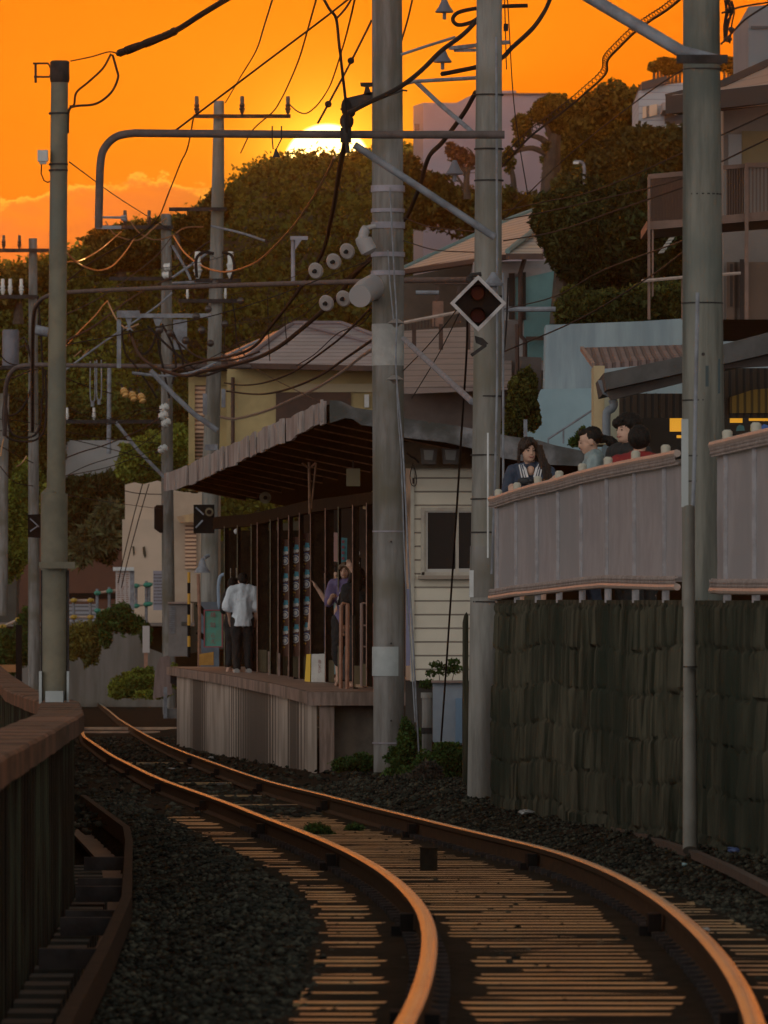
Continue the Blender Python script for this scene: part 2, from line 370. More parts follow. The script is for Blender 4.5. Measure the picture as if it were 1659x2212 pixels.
# ---------------------------------------------------------------- sleepers and rails
sleeperm=mat('weathered_sleeper_timber',(.36,.225,.07),(.20,.13,.045),.36,9,.2,stretch=(.15,1,1),c3=(.03,.025,.018),s3=2.4,spec=.6)
lambda_pale=mat('pale_drain_edge',(.38,.24,.15),(.2,.13,.09),.5,4)
d=24.5; k=0; smesh=None
while d<78:
    lx,rx=fL(d),fR(d); cx=(lx+rx)/2; sl_=(fR(d+.5)+fL(d+.5)-fR(d-.5)-fL(d-.5))/2
    if smesh is None:
        mb=MB().box(-1.0,1.0,-.075,.075,-.12,0)
        smesh=mesh_of('sleeper',mb); smesh.materials.append(sleeperm)
        bm=bmesh.new(); bm.from_mesh(smesh); bmesh.ops.bevel(bm,geom=bm.edges[:],offset=.003,segments=1); bm.to_mesh(smesh); bm.free()
    o=bpy.data.objects.new('sleeper',smesh); C.objects.link(o); o.location=(cx+random.uniform(-.03,.03),d,zr(d)-.150+random.uniform(-.0015,.0015)); o.rotation_euler=(random.uniform(-.01,.01),random.uniform(-.004,.004),math.atan(-sl_)*.9+random.uniform(-.01,.01))
    tag(o,'weathered brown timber sleeper lying across the ballast under the two rails','sleeper','sleepers under the curved track')
    d+=.53; k+=1
for d in (83.6,90.5,102,128):
    o=bpy.data.objects.new('sleeper',smesh); C.objects.link(o); o.location=((fL(d)+fR(d))/2,d,zr(d)-.140); o.rotation_euler=(0,0,math.atan(-(fR(d+.5)-fR(d-.5)))*.9); o.scale=(.56,1,1)
    tag(o,'lone sleeper edge showing as a thin lit line between the rails far up the track','sleeper','sleepers under the curved track')
d=214.; T=thing('track_drain','dark cross drain with pale edges cutting under the far rails','drain',((fL(d)+fR(d))/2,d,zr(d)-.2))
part('slot',MB().box(fL(d)-2.2,fR(d)+.9,d-5.5,d,zr(d)-.22,zr(d)-.12),blackp,T,smooth=False)
part('edge_board',MB().box(fL(d)-2.2,fR(d)+5.5,d+.1,d+.6,zr(d)-.22,zr(d)-.06),lambda_pale,T,smooth=False)
part('edge_board',MB().box(fL(d)-2.2,fR(d)+.9,d-6.2,d-5.6,zr(d)-.22,zr(d)-.10),lambda_pale,T,smooth=False)
ds=list(np.arange(18,60,.5))+list(np.arange(60,170,1.5))+list(np.arange(170,449,4))
def rail(fx,label,side):
    T=thing('rail',label,'rail',(fx(30),30,zr(30)-.15),'running rails of the curved track')
    prof=[(-.06,-.15),(.06,-.15),(.06,-.138),(.012,-.122),(.0085,-.045),(.031,-.032),(.0325,-.004),(-.0325,-.004),(-.031,-.032),(-.0085,-.045),(-.012,-.122),(-.06,-.138)]
    mb=MB(); fr=[]
    for d in ds:
        s_=(fx(d+.5)-fx(d-.5)); a=math.atan(s_); fr.append((V((fx(d),d,zr(d))),V((math.cos(a),-math.sin(a),0))))
    for p,r in fr:
        mb.v+=[tuple(p+r*a+V((0,0,b))) for a,b in prof]
    n=len(prof)
    for i in range(len(fr)-1):
        for k in range(n): mb.f.append((i*n+k,i*n+(k+1)%n,(i+1)*n+(k+1)%n,(i+1)*n+k))
    part('rail_body',mb,rust,T)
    hp=[(-.031,-.0035),(-.024,.0),(0,.0025),(.024,.0),(.031,-.0035)]
    mb=MB()
    for p,r in fr: mb.v+=[tuple(p+r*a+V((0,0,b))) for a,b in hp]
    for i in range(len(fr)-1):
        for k in range(4): mb.f.append((i*5+k,i*5+k+1,(i+1)*5+k+1,(i+1)*5+k))
    part('running_surface',mb,polished,T)
    off=2.3 if side>0 else 0
    for d in (28.3,40.3,54.4,66,79,92.5,109,124):
        a=math.atan(fx(d+.5)-fx(d-.5)); r=V((math.cos(a),-math.sin(a),0)); t=V((math.sin(a),math.cos(a),0)); p=V((fx(d),d,zr(d)))
        mb=MB().bar(p-r*.055+t*-.12+V((0,0,-.085)),p-r*.055+t*.12+V((0,0,-.085)),.06,.085)
        mb.bar(p-r*.10-t*.05+V((0,0,-.125)),p-r*.10+t*.05+V((0,0,-.125)),.05,.05); mb.bar(p+r*.05-t*.12+V((0,0,-.09)),p+r*.05+t*.12+V((0,0,-.09)),.05,.08)
        part('rail_anchor',mb,blackp,T)
    # clips holding the foot to every sleeper, one part
    mb=MB(); d=24.5
    while d<70:
        a=math.atan(fx(d+.5)-fx(d-.5)); r=V((math.cos(a),-math.sin(a),0)); t=V((math.sin(a),math.cos(a),0)); p=V((fx(d),d,zr(d)-.135))
        for s2 in (-1,1): mb.bar(p+r*s2*.05-t*.03,p+r*s2*.05+t*.03,.06,.035)
        d+=.53
    q=part('clip_row',mb,darksteel,T); q['kind']='stuff'
    return T
rail(fL,'inner running rail nearer the wooden boundary fence, orange sunset sheen','l' and -1)
rail(fR,'outer running rail nearer the stone retaining wall, orange sunset sheen',1)
# small marker block between the rails
mb=MB(); p=P(926,1872,48.5)
mb.box(p.x-.048,p.x+.048,48.45,48.6,p.z-.02,p.z+.10); mb.box(p.x-.052,p.x+.052,48.44,48.61,p.z+.10,p.z+.106)
solo('marker_block',mb,mat('dark_creosote_block',(.018,.014,.009),(.009,.008,.006),.9,20,.3,spec=.08),'small dark square block standing between the rails','marker block',smooth=False)
# ---------------------------------------------------------------- wooden boundary fence, left of the track
plank=mat('dark_stained_planks',(.026,.023,.017),(.010,.010,.008),.95,7,.4,spec=.08,stretch=(1,1,.12),c3=(.05,.06,.04),s3=.9)
capm=mat('brown_cap_boards',(.085,.056,.042),(.036,.028,.022),.7,12,.35,spec=.2,stretch=(1,.12,1),c3=(.15,.08,.055),s3=1.0)
T=thing('wooden_fence','dark plank boundary fence with broad brown cap curving beside the track','fence',(wx(30),30,zg(30)))
wd=list(np.arange(18,90,.3))+list(np.arange(90,200,2))
mbp=MB(); mbc=MB(); mbf=MB()
def wall_frame(d):
    a=math.atan((wx(d+1)-wx(d-1))/2); r=V((math.cos(a),-math.sin(a),0)); return V((wx(d),d,0)),r
ZT=-.39
for i in range(len(wd)-1):
    d0,d1=wd[i],wd[i+1]; gap=.02
    p0,r0=wall_frame(d0); p1,r1=wall_frame(d1-gap); off=.0 if i%2 else .022
    zb0,zb1=zg(d0)-.35,zg(d1)-.35; zt=ZT-.10
    q=[]
    for p,r,zb in ((p0,r0,zb0),(p1,r1,zb1)):
        for a in (-.03-off,-.075-off):
            q.append(p+r*a+V((0,0,zb))); q.append(p+r*a+V((0,0,zt)))
    mbp.add(q,[(0,1,5,4),(2,6,7,3),(0,2,3,1),(4,5,7,6)])
    q=[]
    for p,r,zb in ((p0,r0,zb0),(p1,r1,zb1)):
        for a in (-.19+off*.5,-.23+off*.5): q.append(p+r*a+V((0,0,zb))); q.append(p+r*a+V((0,0,zt)))
    mbp.add(q,[(0,1,5,4),(2,6,7,3),(0,2,3,1),(4,5,7,6)])
cd=list(np.arange(18,90,.9))+list(np.arange(90,200,3))
for i in range(len(cd)-1):
    d0,d1=cd[i]+.006,cd[i+1]-.006; q=[]
    zz=ZT+random.uniform(-.003,.003)
    for d in (d0,d1):
        p,r=wall_frame(d)
        for a,z in ((.03,zz-.012),(.03,zz-.108),(-.26,zz-.108),(-.26,zz-.012),(-.245,zz),(.018,zz)): q.append(p+r*a+V((0,0,z)))
    mbc.add(q,[(k,(k+1)%6,6+(k+1)%6,6+k) for k in range(6)]+[(5,4,3,2,1,0),(6,7,8,9,10,11)])
part('plank_panel',mbp,plank,T,smooth=False); part('cap_board',mbc,capm,T,smooth=False)
stepm=mat('old_step_timber',(.050,.042,.030),(.022,.020,.015),.8,8,.4,stretch=(.3,1,1))
for k,d in enumerate(np.arange(26,62,1.05)):
    p,r=wall_frame(d); z=zg(d)-.16
    mb=MB().bar(p+r*-.02+V((0,0,z)),p+r*(.17)+V((0,0,z)),.42,.12)
    part('foot_board',mb,stepm,T,smooth=False)
# ditch lining with struts
T=thing('drainage_channel','open lined drain with rusty edge beam and cross struts beside the wooden fence','drain',(bx_(45),45,zg(45)-.3))
mb=MB()
bd=[18,24,29.7,34,38,42,47,52,58,64,70,78,90]
for a,b in zip(bd[:-1],bd[1:]): mb.bar((bx_(a),a,zg(a)-.03),(bx_(b),b,zg(b)-.03),.055,.14)
part('edge_beam',mb,mat('rusty_edge_beam',(.045,.030,.020),(.022,.016,.012),.85,9,.3,spec=.1),T)
mb=MB()
for a,b in zip(bd[:-1],bd[1:]): mb.bar((bx_(a)-.13,a,zg(a)-.25),(bx_(b)-.13,b,zg(b)-.25),.17,.03)
part('channel_floor',mb,mat('channel_floor_boards',(.11,.068,.042),(.06,.038,.025),.7,6,.3,stretch=(1,.2,1)),T)
for v in (1850,1897,1915,1968,1984,2052):
    d=F*(1.13+.17+.06)/(v-1400); d=F*(-(zg(d)+.0))/(v-1400)
    mb=MB().bar((bx_(d)-.02,d,zg(d)-.04),(bx_(d)-.30,d,zg(d)-.04),.11,.09); part('strut',mb,darksteel,T,smooth=False)
# ---------------------------------------------------------------- stone retaining wall and path fence
KR=lambda u: 237+(u-1005)*(354-237)/654.
dW=lambda u: F/KR(u)
A_=P(1070,1400,dW(1070)); B_=P(1659,1400,dW(1659)); tW=(B_-A_).normalized(); LW=(B_-A_).length
nW=V((tW.y,-tW.x,0)); nW=nW if nW.x<0 else -nW
def ztopW(s): return .42-.13*s/LW
mb=MB(); ss_=np.arange(0,LW+6,.03); zs_=np.arange(0,1.0001,1/70)
def block(s,z):
    row=math.floor(z/.31+.25*noise.noise(V((s*.25,0,0)))); w_=1.0
    sc=s/w_+ (row%2)*.5+.3*noise.noise(V((row*5.1,2,0))); c=math.floor(sc); fs_=sc-c
    zz=z/.31+.25*noise.noise(V((s*.25,0,0)))-row
    e=min(fs_,1-fs_)*w_; ez=min(zz,1-zz)*.31
    bulge=.007*min(1,e/.06)+.018*min(1,ez/.02)*(.5+.5*(noise.noise(V((c*2.2,row*1.7,4)))>-.1))
    r=noise.noise(V((c*3.7,row*2.3,0)))*.018
    fl=.030*noise.noise(V((s*3.1,z*.35,1)))+.040*noise.noise(V((s*8.5,z*.5+row*.6,7)))+.03*noise.noise(V((s*17,z*1.5+row*3,4)))
    return bulge+r+fl
for s in ss_:
    p=A_+tW*s; zt=ztopW(s); zb=zg(p.y)-.12
    for t in zs_:
        z=zb+(zt-zb)*t; b=block(s,z) if t<.985 else .02
        q=p+nW*(b-.02+ .05*(1-t)); mb.v.append((q.x,q.y,z))
    q=p-nW*.42; mb.v.append((q.x,q.y,zt))
n=len(zs_)+1
for i in range(len(ss_)-1):
    for k in range(n-1): mb.f.append((i*n+k,(i+1)*n+k,(i+1)*n+k+1,i*n+k+1))
mb.f.append(tuple(range(n)))
stonew=mat('mossy_stone_wall',(.085,.078,.055),(.014,.018,.012),.95,1.6,.8,stretch=(4,2.6,.35),c3=(.022,.028,.020),s3=.5,bscale=9,detail=9,spec=.1)
e0=A_-nW*.42
mb.add([(A_.x,A_.y,zg(80)-.2),(e0.x,e0.y,zg(80)-.2),(e0.x,e0.y,ztopW(0)),(A_.x,A_.y,ztopW(0))],[(0,1,2,3)])
solo('retaining_wall',mb,stonew,'tall dark mossy stone retaining wall under the mesh fence','wall')
# narrow pier at the wall's far end
mb=MB().slab([(1000,1690),(1012,1700),(1012,1330),(1008,1322),(1003,1330),(1000,1345)],82.5,.5)
solo('wall_pier',mb,stonew,'narrow rounded stone pier between blue-grey cabinet and retaining wall','pier')
# concrete kerb at the foot of the wall
mb=MB()
def kerbp(u,v):
    d=60.
    for _ in range(40): d=.5*d+.5*F*(-(zg(d)+.13))/(v-CY)
    return P(u,v,d)
kp=[kerbp(u,v) for u,v,dd in ((1100,1728,82),(1200,1752,75),(1310,1782,69),(1400,1806,66),(1500,1838,61),(1580,1872,56.5),(1659,1912,51.5),(1760,1965,46))]
for a,b in zip(kp[:-1],kp[1:]): mb.bar(a+V((0,0,-.022)),b+V((0,0,-.022)),.05,.05)
solo('drain_kerb',mb,mat('old_kerb_concrete',(.060,.040,.028),(.028,.021,.016),.8,6,.3),'low brown kerb line running along the foot of the stone wall','kerb')
# upper path behind
pa=A_-nW*.40; pb=B_-nW*.40+tW*7
mb=MB().add([(pa.x,pa.y,.22),(pb.x,pb.y,.1),(pb.x+16,pb.y,.1),(pa.x+16,pa.y+22,.22),(pa.x,pa.y+22,.22)],[(0,1,2,3,4)])
struct('path',mb,mat('path_paving',(.16,.15,.14),(.10,.095,.09),.9,2,.2))
# fence
meshm=mat('woven_fence_mesh',(.33,.30,.32),(.28,.255,.275),.85,3,0,spec=.1,transl=.08,c3=(.26,.25,.27),s3=.5)
fpost=mat('fence_post_paint',(.33,.31,.33),(.24,.22,.23),.5,8)
railm=mat('fence_rail_tube',(.46,.35,.30),(.36,.27,.23),.45,10,.1,spec=.45)
lacem=mat('pale_lacing',(.42,.34,.31),(.30,.24,.22),.9,9,spec=.1)
capmat=mat('cream_post_cap',(.46,.42,.34),None,.5)
def onF(u,v): return P(u,v,dW(u)+.15)
def fence(label,posts,ends):
    T=thing('mesh_fence',label,'fence',onF(posts[0][0],1292))
    zt=lambda u: float(np.interp(u,[p[0] for p in ALLP],[p[1] for p in ALLP])); zb=lambda u: float(np.interp(u,[p[0] for p in ALLP],[p[2] for p in ALLP]))
    for u,a,b in posts:
        mb=MB().tube([onF(u,1302),onF(u,a-2)],.026,8); part('post',mb,fpost,T)
        r=onF(u,a); mb=MB().tube([r+V((0,.0,.015)),r+V((0,0,.07)),r+V((0,0,.085))],[.031,.034,.020],10); part('post_cap',mb,capmat,T)
    us=[ends[0]]+[p[0] for p in posts if ends[0]<p[0]<ends[1]]+[ends[1]]
    for a,b in zip(us[:-1],us[1:]):
        if b-a<3: continue
        pa,pb=onF(a,zt(a)),onF(b,zt(b)); qa,qb=onF(a,zb(a)),onF(b,zb(b))
        fv=V((-.035,-.02,0))
        part('top_rail',MB().tube([pa+fv,pb+fv],.026,8),railm,T); part('bottom_rail',MB().tube([qa+fv,qb+fv],.024,8),railm,T)
        dn=V((0,0,-.035)); up_=V((0,0,.035))
        mb=MB(); bk=V((.012,0,0)); m=10; 
        # gently billowed cloth
        for i in range(m+1):
            t=i/m
            for j in range(7):
                s=j/6; top=pa.lerp(pb,t)+dn; bot=qa.lerp(qb,t)+up_; p=bot.lerp(top,s)+V((.015*math.sin(math.pi*t)*math.sin(math.pi*s)+.004*noise.noise(V((a+t*3,s*3,0))),0,0)); mb.v.append(tuple(p))
        for i in range(m):
            for j in range(6): mb.f.append((i*7+j,(i+1)*7+j,(i+1)*7+j+1,i*7+j+1))
        part('mesh_panel',mb,meshm,T)
        mb=MB(); L=(pb-pa).length; k=max(3,int(L/.09)); 
        for (x0,x1,sg) in ((pa,pb,-1),(qa,qb,1)):
            for i in range(k):
                c0=x0.lerp(x1,i/k)+fv*1.4; c1=x0.lerp(x1,(i+1)/k)+fv*1.4
                mb.bar(c0+V((0,0,sg*.02)),c1+V((0,0,sg*.06)),.006,.008)
                mb.bar(c0+V((0,0,sg*.065)),c1+V((0,0,sg*.02)),.006,.008)
            mb.bar(x0+fv+V((0,0,sg*.068)),x1+fv+V((0,0,sg*.068)),.012,.016)
        part('lacing_cord',mb,lacem,T)
    return T
ALLP=[(1076.5,1078,1291),(1117,1064,1284),(1162,1051,1280),(1208,1040,1275),(1258,1025,1269),(1313.5,1011.6,1264),(1373,999,1266),(1438,987,1268),(1475,979,1268),(1550,962,1275),(1571,957,1276),(1633,942,1277),(1700,927,1277),(1770,910,1277)]
fence('tall pinkish mesh safety fence along the wall top in front of the people',ALLP[:8],(1068,1474))
fence('mesh safety fence section between the thick concrete pole and frame edge',[ALLP[10],ALLP[11],ALLP[12]],(1549,1760))
# ---------------------------------------------------------------- poles
def pole(label,name,pts,d,m,group='concrete poles along the line',mount=None):
    """pts: (u,v,width in sheet units) from top to foot"""
    b=P(pts[-1][0],pts[-1][1],d); T=thing(name,label,'pole',b,group)
    mb=MB().tube([P(u,v,d) for u,v,w_ in pts][::-1],[w_/2*d/F for u,v,w_ in pts][::-1],22); part('shaft',mb,m,T)
    return T
def band(T,u,v,w_,h,d,m,name='band'):
    r=w_/2*d/F; part(name,MB().tube([P(u,v+h/2,d),P(u,v-h/2,d)],r,20),m,T)
def strap(T,u,v,w_,d,m=None): band(T,u,v,w_+2,3,d,m or darksteel,'strap')
bandm=mat('painted_pole_band',(.30,.27,.31),(.23,.21,.24),.6,5)
palep=mat('pale_notice_wrap',(.40,.42,.42),(.32,.34,.34),.6,3)
dD,dE,dF=58.5,80.5,101.
PD=pole('thickest grey concrete pole rising behind the mesh fence, with grey conduit','utility_pole',[(1514,-260,76),(1515,0,79),(1517,500,85),(1519,900,91),(1520,1310,94)],dD,concrete3)
for v in (130,150,420,655,865,985,1040): strap(PD,1517,v,88 if v>500 else 82,dD)
part('conduit',MB().tube([P(1507,632,57.3),P(1500,1000,57.3),P(1490,1312,57.0)],.013,8),galv,PD)
part('notice_plate',MB().rect(1472,905,1487,1095,57.6,.02),palep,PD)
part('splice_bolt',MB().tube([P(1519,765,57.4),P(1519,765,57.0)],.012,8),darksteel,PD)
st=mat('pole_stencil_paint',(.035,.055,.06),None,.7)
part('stencil_mark',MB().rect(1551,775,1556,850,57.25,.003).rect(1524,790,1531,835,57.08,.003),st,PD)
part('stay_arm',MB().tube([P(1250,-20,57.8),P(1270,-8,57.8),P(1473,112,57.6),P(1560,130,57.7)],[.042,.042,.042,.03],12),galv,PD)
part('arm_clamp',MB().rect(1462,118,1572,136,57.0,.06),darksteel,PD)
# front pipe
PP=thing('drain_pipe','slim grey pipe standing before the stone wall under the thickest pole','pipe',P(1491,1818,55.6))
part('pipe_run',MB().tube([P(1489,1095,56.8),P(1489,1290,56.6),P(1490,1500,56.2),P(1491,1838,55.4)],[.036,.037,.042,.048],16),mat('grey_green_pipe',(.19,.175,.15),(.13,.12,.10),.6,3,.1),PP)
for v in (1442,1716-210,1790-60): part('pipe_strap',MB().tube([P(1490,v,56.2),P(1490,v-3,56.2)],.05,14),darksteel,PP)
PE=pole('concrete pole carrying the diamond signal at the retaining wall end','utility_pole',[(1057,-260,53),(1057,0,55),(1055,400,58),(1053,800,61),(1047,1200,60),(1040,1735,62)],dE,concrete2)
for v in (205,322,390,640,856,983,1078,1150,1300): strap(PE,1056 if v<900 else 1048,v,62,dE)
part('conduit',MB().tube([P(1072,80,79.9),P(1074,560,79.9),P(1074,830,79.9),P(1070,1010,79.9),P(1062,1240,79.9)],.011,8),galv,PE)
part('conduit',MB().tube([P(1087,590,80.2),P(1087,1060,80.2)],.010,8),galv,PE)
part('conduit',MB().tube([P(1054,935,79.85),P(1054,1205,79.85)],.009,8),white,PE)
part('number_plate',MB().rect(1014,1232,1023,1290,80.2,.02),white,PE)
part('weather_band',MB().tube([P(1045,1290,dE),P(1047,1180,dE)],.1335,20),concrete,PE)
PFo=pole('broad concrete pole in front of the station building','utility_pole',[(835,-260,62),(836,0,65),(838,600,69),(839,1200,67),(840,1668,66)],dF,concrete)
for v,h in ((408,14),(455,8),(487,14),(550,10),(590,10)): band(PFo,838,v,74,h,dF,bandm)
for v in (1148,1605): strap(PFo,839,v,68,dF,bandm)
part('pale_notice',MB().tube([P(838,1460,dF),P(838,1397,dF)],.1815,22),palep,PFo)
part('weather_band',MB().tube([P(838,790,dF),P(838,700,dF)],.1855,22),mat('lime_stain_band',(.40,.38,.36),(.28,.27,.26),.9,3,c3=(.2,.2,.2),s3=2),PFo)
for v in (1170,1390,1557): part('bolt',MB().tube([P(845,v,100.8),P(845,v,100.7)],.012,6),darksteel,PFo)
PA=thing('lighting_column','olive painted steel column stepping up beside the wooden fence','pole',P(118,1512,64))
part('lower_tube',MB().tube([P(117,1513,64),P(117,1066,64),P(120,1062,64)],[.098,.098,.068],24),steelpole,PA)
part('upper_tube',MB().tube([P(121,1066,64),P(129,135,64)],[.068,.062],22),steelpole,PA)
part('top_collar',MB().tube([P(129,178,64),P(129,172,64),P(129,134,64),P(129,131,64)],[.066,.072,.070,.06],20),darksteel,PA)
part('joint_clamp',MB().rect(84,1214,162,1228,63.85,.02).tube([P(117,1228,64),P(117,1214,64)],.103,20),steelpole,PA)
part('base_cover',MB().rect(98,1493,136,1530,63.7,.3).rect(84,1450,90,1520,63.9,.06).rect(144,1450,149,1518,63.9,.06),palep,PA)
part('side_rail',MB().rect(145,1232,149,1515,63.95,.05).rect(88,1232,92,1515,63.95,.05),darksteel,PA)
part('hook_bracket',MB().tube([P(110,148,64),P(104,137,64),P(71,137,64)],.008,6).tube([P(110,160,64),P(106,166,64),P(73,166,64)],.008,6).tube([P(77,137,64),P(77,179,64)],.009,6),darksteel,PA)
part('camera_box',MB().rect(81,324,103,348,63.9,.1).rect(85,348,100,354,63.92,.06),white,PA)
part('camera_lead',MB().tube([P(90,354,64),P(89,375,64),P(95,390,64),P(103,394,64),P(112,390,64)],.005,6),wire,PA)
for v in (245,355,368): band(PA,126,v,42,4,64,darksteel)
dI,dH,dJ=200.,150.,235.
dH=185.
PH=pole('bluish pole with transformer arms behind the yellow house roof','utility_pole',[(473,218,22),(471,400,27),(466,640,30),(462,800,32),(455,1000,36),(450,1440,40)],dH,concrete2)
PI=pole('slim pole beside the canopy end with dark signal box','utility_pole',[(359,462,22),(360,700,24),(361,1000,26),(366,1543,29)],245.,concrete)
PJ=pole('pole behind the olive column with a dark crossing signal','utility_pole',[(71,515,18),(72,900,22),(74,1490,27)],250.,concrete)
PK=pole('faint pole at the frame edge before the far grey roof','utility_pole',[(10,850,20),(8,1000,20),(6,1330,22)],300.,concrete)
PM=pole('short grey post holding drop wires behind the second arm','utility_pole',[(236,792,9),(235,980,10)],262.,galv,None)
PN=pole('grey post standing above the second track arm','utility_pole',[(633,512,9),(633,612,9)],150.,bandm,None)
part('post_head',MB().rect(627,510,665,518,149.9,.15).slab([(637,518),(652,518),(637,540)],149.9,.05),bandm,PN)
# ---------------------------------------------------------------- arms over the track
def crom(pts,sub=6):
    pts=[V(p) for p in pts]
    if len(pts)<3: return pts
    out=[]; q=[pts[0]*2-pts[1]]+pts+[pts[-1]*2-pts[-2]]
    for i in range(1,len(q)-2):
        a,b,c,d=q[i-1:i+3]
        for k in range(sub):
            t=k/sub; out.append(.5*((2*b)+(c-a)*t+(2*a-5*b+4*c-d)*t*t+(3*b-a-3*c+d)*t*t*t))
    return out+[pts[-1]]
def path(uv,d0,d1=None):
    d1=d0 if d1 is None else d1; n=len(uv)
    # distance runs evenly along the traced length
    L=[0]
    for a,b in zip(uv[:-1],uv[1:]): L.append(L[-1]+math.hypot(b[0]-a[0],b[1]-a[1]))
    return [P(u,v,d0+(d1-d0)*L[i]/max(L[-1],1e-6)) for i,(u,v) in enumerate(uv)]
armp=mat('brown_arm_tube',(.13,.10,.095),(.09,.07,.065),.75,6,.1,spec=.15)
G='curved arms reaching over the track'
T=thing('gantry_bracket','long curved pipe arm at the top crossing in front of the setting sun','bracket',P(1088,292,79.9),G)
part('arm_pipe',MB().tube(crom(path([(1090,291),(870,291),(600,290),(330,288),(285,288),(250,296),(227,318),(218,345),(215,400),(213,492)],79.6)),.036,12),armp,T)
part('end_bracket',MB().tube(path([(204,469),(262,470)],79.6),.012,6).bar(P(207,491,79.6),P(262,491,79.6),.03,.03).tube(path([(262,470),(272,467),(272,475),(262,472)],79.6),.02,6),galv,T)
part('brace',MB().tube(path([(766,313),(1068,512)],79.6,79.9),.034,10),galv,T)
part('hanger',MB().tube(path([(588,272),(588,300),(590,322),(597,322),(608,300),(608,272)],79.4),.006,6).tube(path([(596,322),(597,340)],79.4),[.008,.035],10),darksteel,T)
part('arm_joint',MB().cbox(P(747,292,79.5),.10,.1,.13).tube(path([(742,255),(752,330)],79.4),.02,8),darksteel,T)
T=thing('gantry_bracket','second pipe arm in front of the dark hillside curving down beside the olive column','bracket',P(1020,604,100),G)
part('arm_pipe',MB().tube(crom(path([(1030,604),(870,606),(640,612),(400,620),(170,630),(110,637),(82,655),(72,690),(70,800),(70,930)],100,150)),.034,10),armp,T)
T=thing('gantry_bracket','third pipe arm before the yellow house with long steel brace','bracket',P(480,790,150),G)
part('arm_pipe',MB().tube(crom(path([(545,792),(400,792),(160,789),(60,789),(28,800),(14,830),(11,880),(10,940)],184,190)),.05,10),armp,T)
part('brace',MB().tube(path([(325,800),(372,850),(420,895),(470,930)],184),.055,8),galv,T)
T=thing('steel_bracket','grey steel bracket frame hung with cables on the bluish pole','bracket',P(460,685,184),None)
part('frame_beam',MB().bar(P(253,682,184),P(456,682,184),.10,.09).bar(P(257,690,184),P(257,795,184),.09,.09).bar(P(252,676,184),P(302,676,184),.08,.1),galv,T)
part('web_plate',MB().slab([(270,686),(285,686),(281,706),(288,714),(272,714),(277,706)],184,.05),galv,T,smooth=False); part('web_plate',MB().slab([(330,686),(352,686),(344,704),(336,704)],184,.05),galv,T,smooth=False); part('side_plate',MB().rect(374,690,404,755,184,.08),galv,T,smooth=False)
# other steelwork on the far poles
def crossarm(label,u0,u1,v,d,ins,m,name='crossarm',up=1,scale=1.0,hang=False):
    T=thing(name,label,'crossarm',P((u0+u1)/2,v,d)); k=F/d
    part('arm_bar',MB().bar(P(u0,v,d-.25),P(u1,v,d-.25),.09,8/k),darksteel,T)
    for u in ins:
        q=[(0,.02),(.06,.05),(.075,.045),(.12,.07),(.14,.045),(.2,.06),(.23,.04),(.30,.045),(.38,.04)]
        part('insulator',MB().tube([P(u,v-4,d-.25)+V((0,0,h*scale)) for h,_ in q],[r*scale for _,r in q],10),m,T)
    return T
crossarm('top crossarm of the bluish pole with three tall dark insulators',418,628,251,dH,[425,523,622],porcd)
crossarm('crossarm of the far pole before the orange sky with two dark insulators',-12,106,541,250,[8,42],porcd)
crossarm('crossarm with pale insulators in front of dark hedge by the frame edge',-12,80,641,250,[6,22,46],porc,scale=1.2)
crossarm('upper crossarm of the slim pole with small spiky insulators',206,375,491,245,[270,322],porcd,scale=1.1)
crossarm('angled light crossarm reaching across dark trees above second arm',236,372,602,245,[],porc)
crossarm('upper steel outrigger above dark trees on the bluish pole',365,490,452,dH,[],porc)
crossarm('mid crossarm of the bluish pole carrying two white switch insulators',420,520,606,dH,[427,498],porc,scale=1.5)
crossarm('small crossarm with white knobs below mid crossarm on the bluish pole',385,520,650,dH,[405,487],porc,scale=.6)
crossarm('thin pipe crossarm with two white pin insulators above pale far wall',140,352,911,245,[145,203],porc,scale=.9)
T=thing('transformer','grey cylindrical transformer standing on a steel shelf near the frame edge','transformer',P(23,792,249))
part('tank',MB().tube([P(23,790,249),P(23,716,249),P(23,712,249)],[.24,.24,.21],18),mat('transformer_paint',(.13,.13,.16),(.09,.09,.11),.5,2),T)
part('shelf',MB().rect(-10,790,70,798,248.6,.6),darksteel,T); part('bushing',MB().tube(path([(40,735),(52,728),(58,740)],248.8),.025,6).tube(path([(40,752),(54,745),(60,757)],248.8),.025,6),porcd,T)
T=thing('junction_box','bulky grey cylinder hanging from the second arm beside the olive column','junction box',P(95,722,151)); part('case',MB().tube(path([(76,712),(104,718)],151),.085,12),galv,T)
# wires
WG='overhead wires above the track'
def wirething(label,uv,d0,d1,r,m=wire,name='overhead_wire',cat='wire',sub=5):
    mb=MB().tube(crom(path(uv,d0,d1),sub),r*(1.35 if r<.02 else 1.1),6); a=np.array(mb.v)
    return solo(name,mb,m,label,cat,WG,base=V(tuple(path(uv,d0,d1)[0])))
W=wirething
def beads(T_or_none,uv,d0,d1,r,n,m=wire):
    pts=crom(path(uv,d0,d1),8); mb=MB()
    for i in range(n):
        p=pts[int(i*(len(pts)-1)/max(n-1,1))]; mb.ball(p,r*1.6,r*1.6,r,8,5)
    return mb
u_=[(500,-8),(440,28),(380,66),(330,88),(290,103),(255,116)]
o=W('thick twisted cable running up from the olive column out of frame',u_,64,66,.016)
pts=crom(path(u_,64,66),12)[24:60]
mb=MB().tube(pts,[.021+.012*math.sin(i*1.45)**2+.003*random.random() for i in range(len(pts))],8)
part('tape_wrap',mb,wire,o)
W('pair of thin tie wires from column top to twisted cable end',[(255,116),(235,112),(200,122),(172,128),(152,132)],64,64,.004)
W('hanging loop cable left side of the column jumper',[(240,116),(222,148),(190,178),(165,200),(160,226),(150,230)],64,64,.0065)
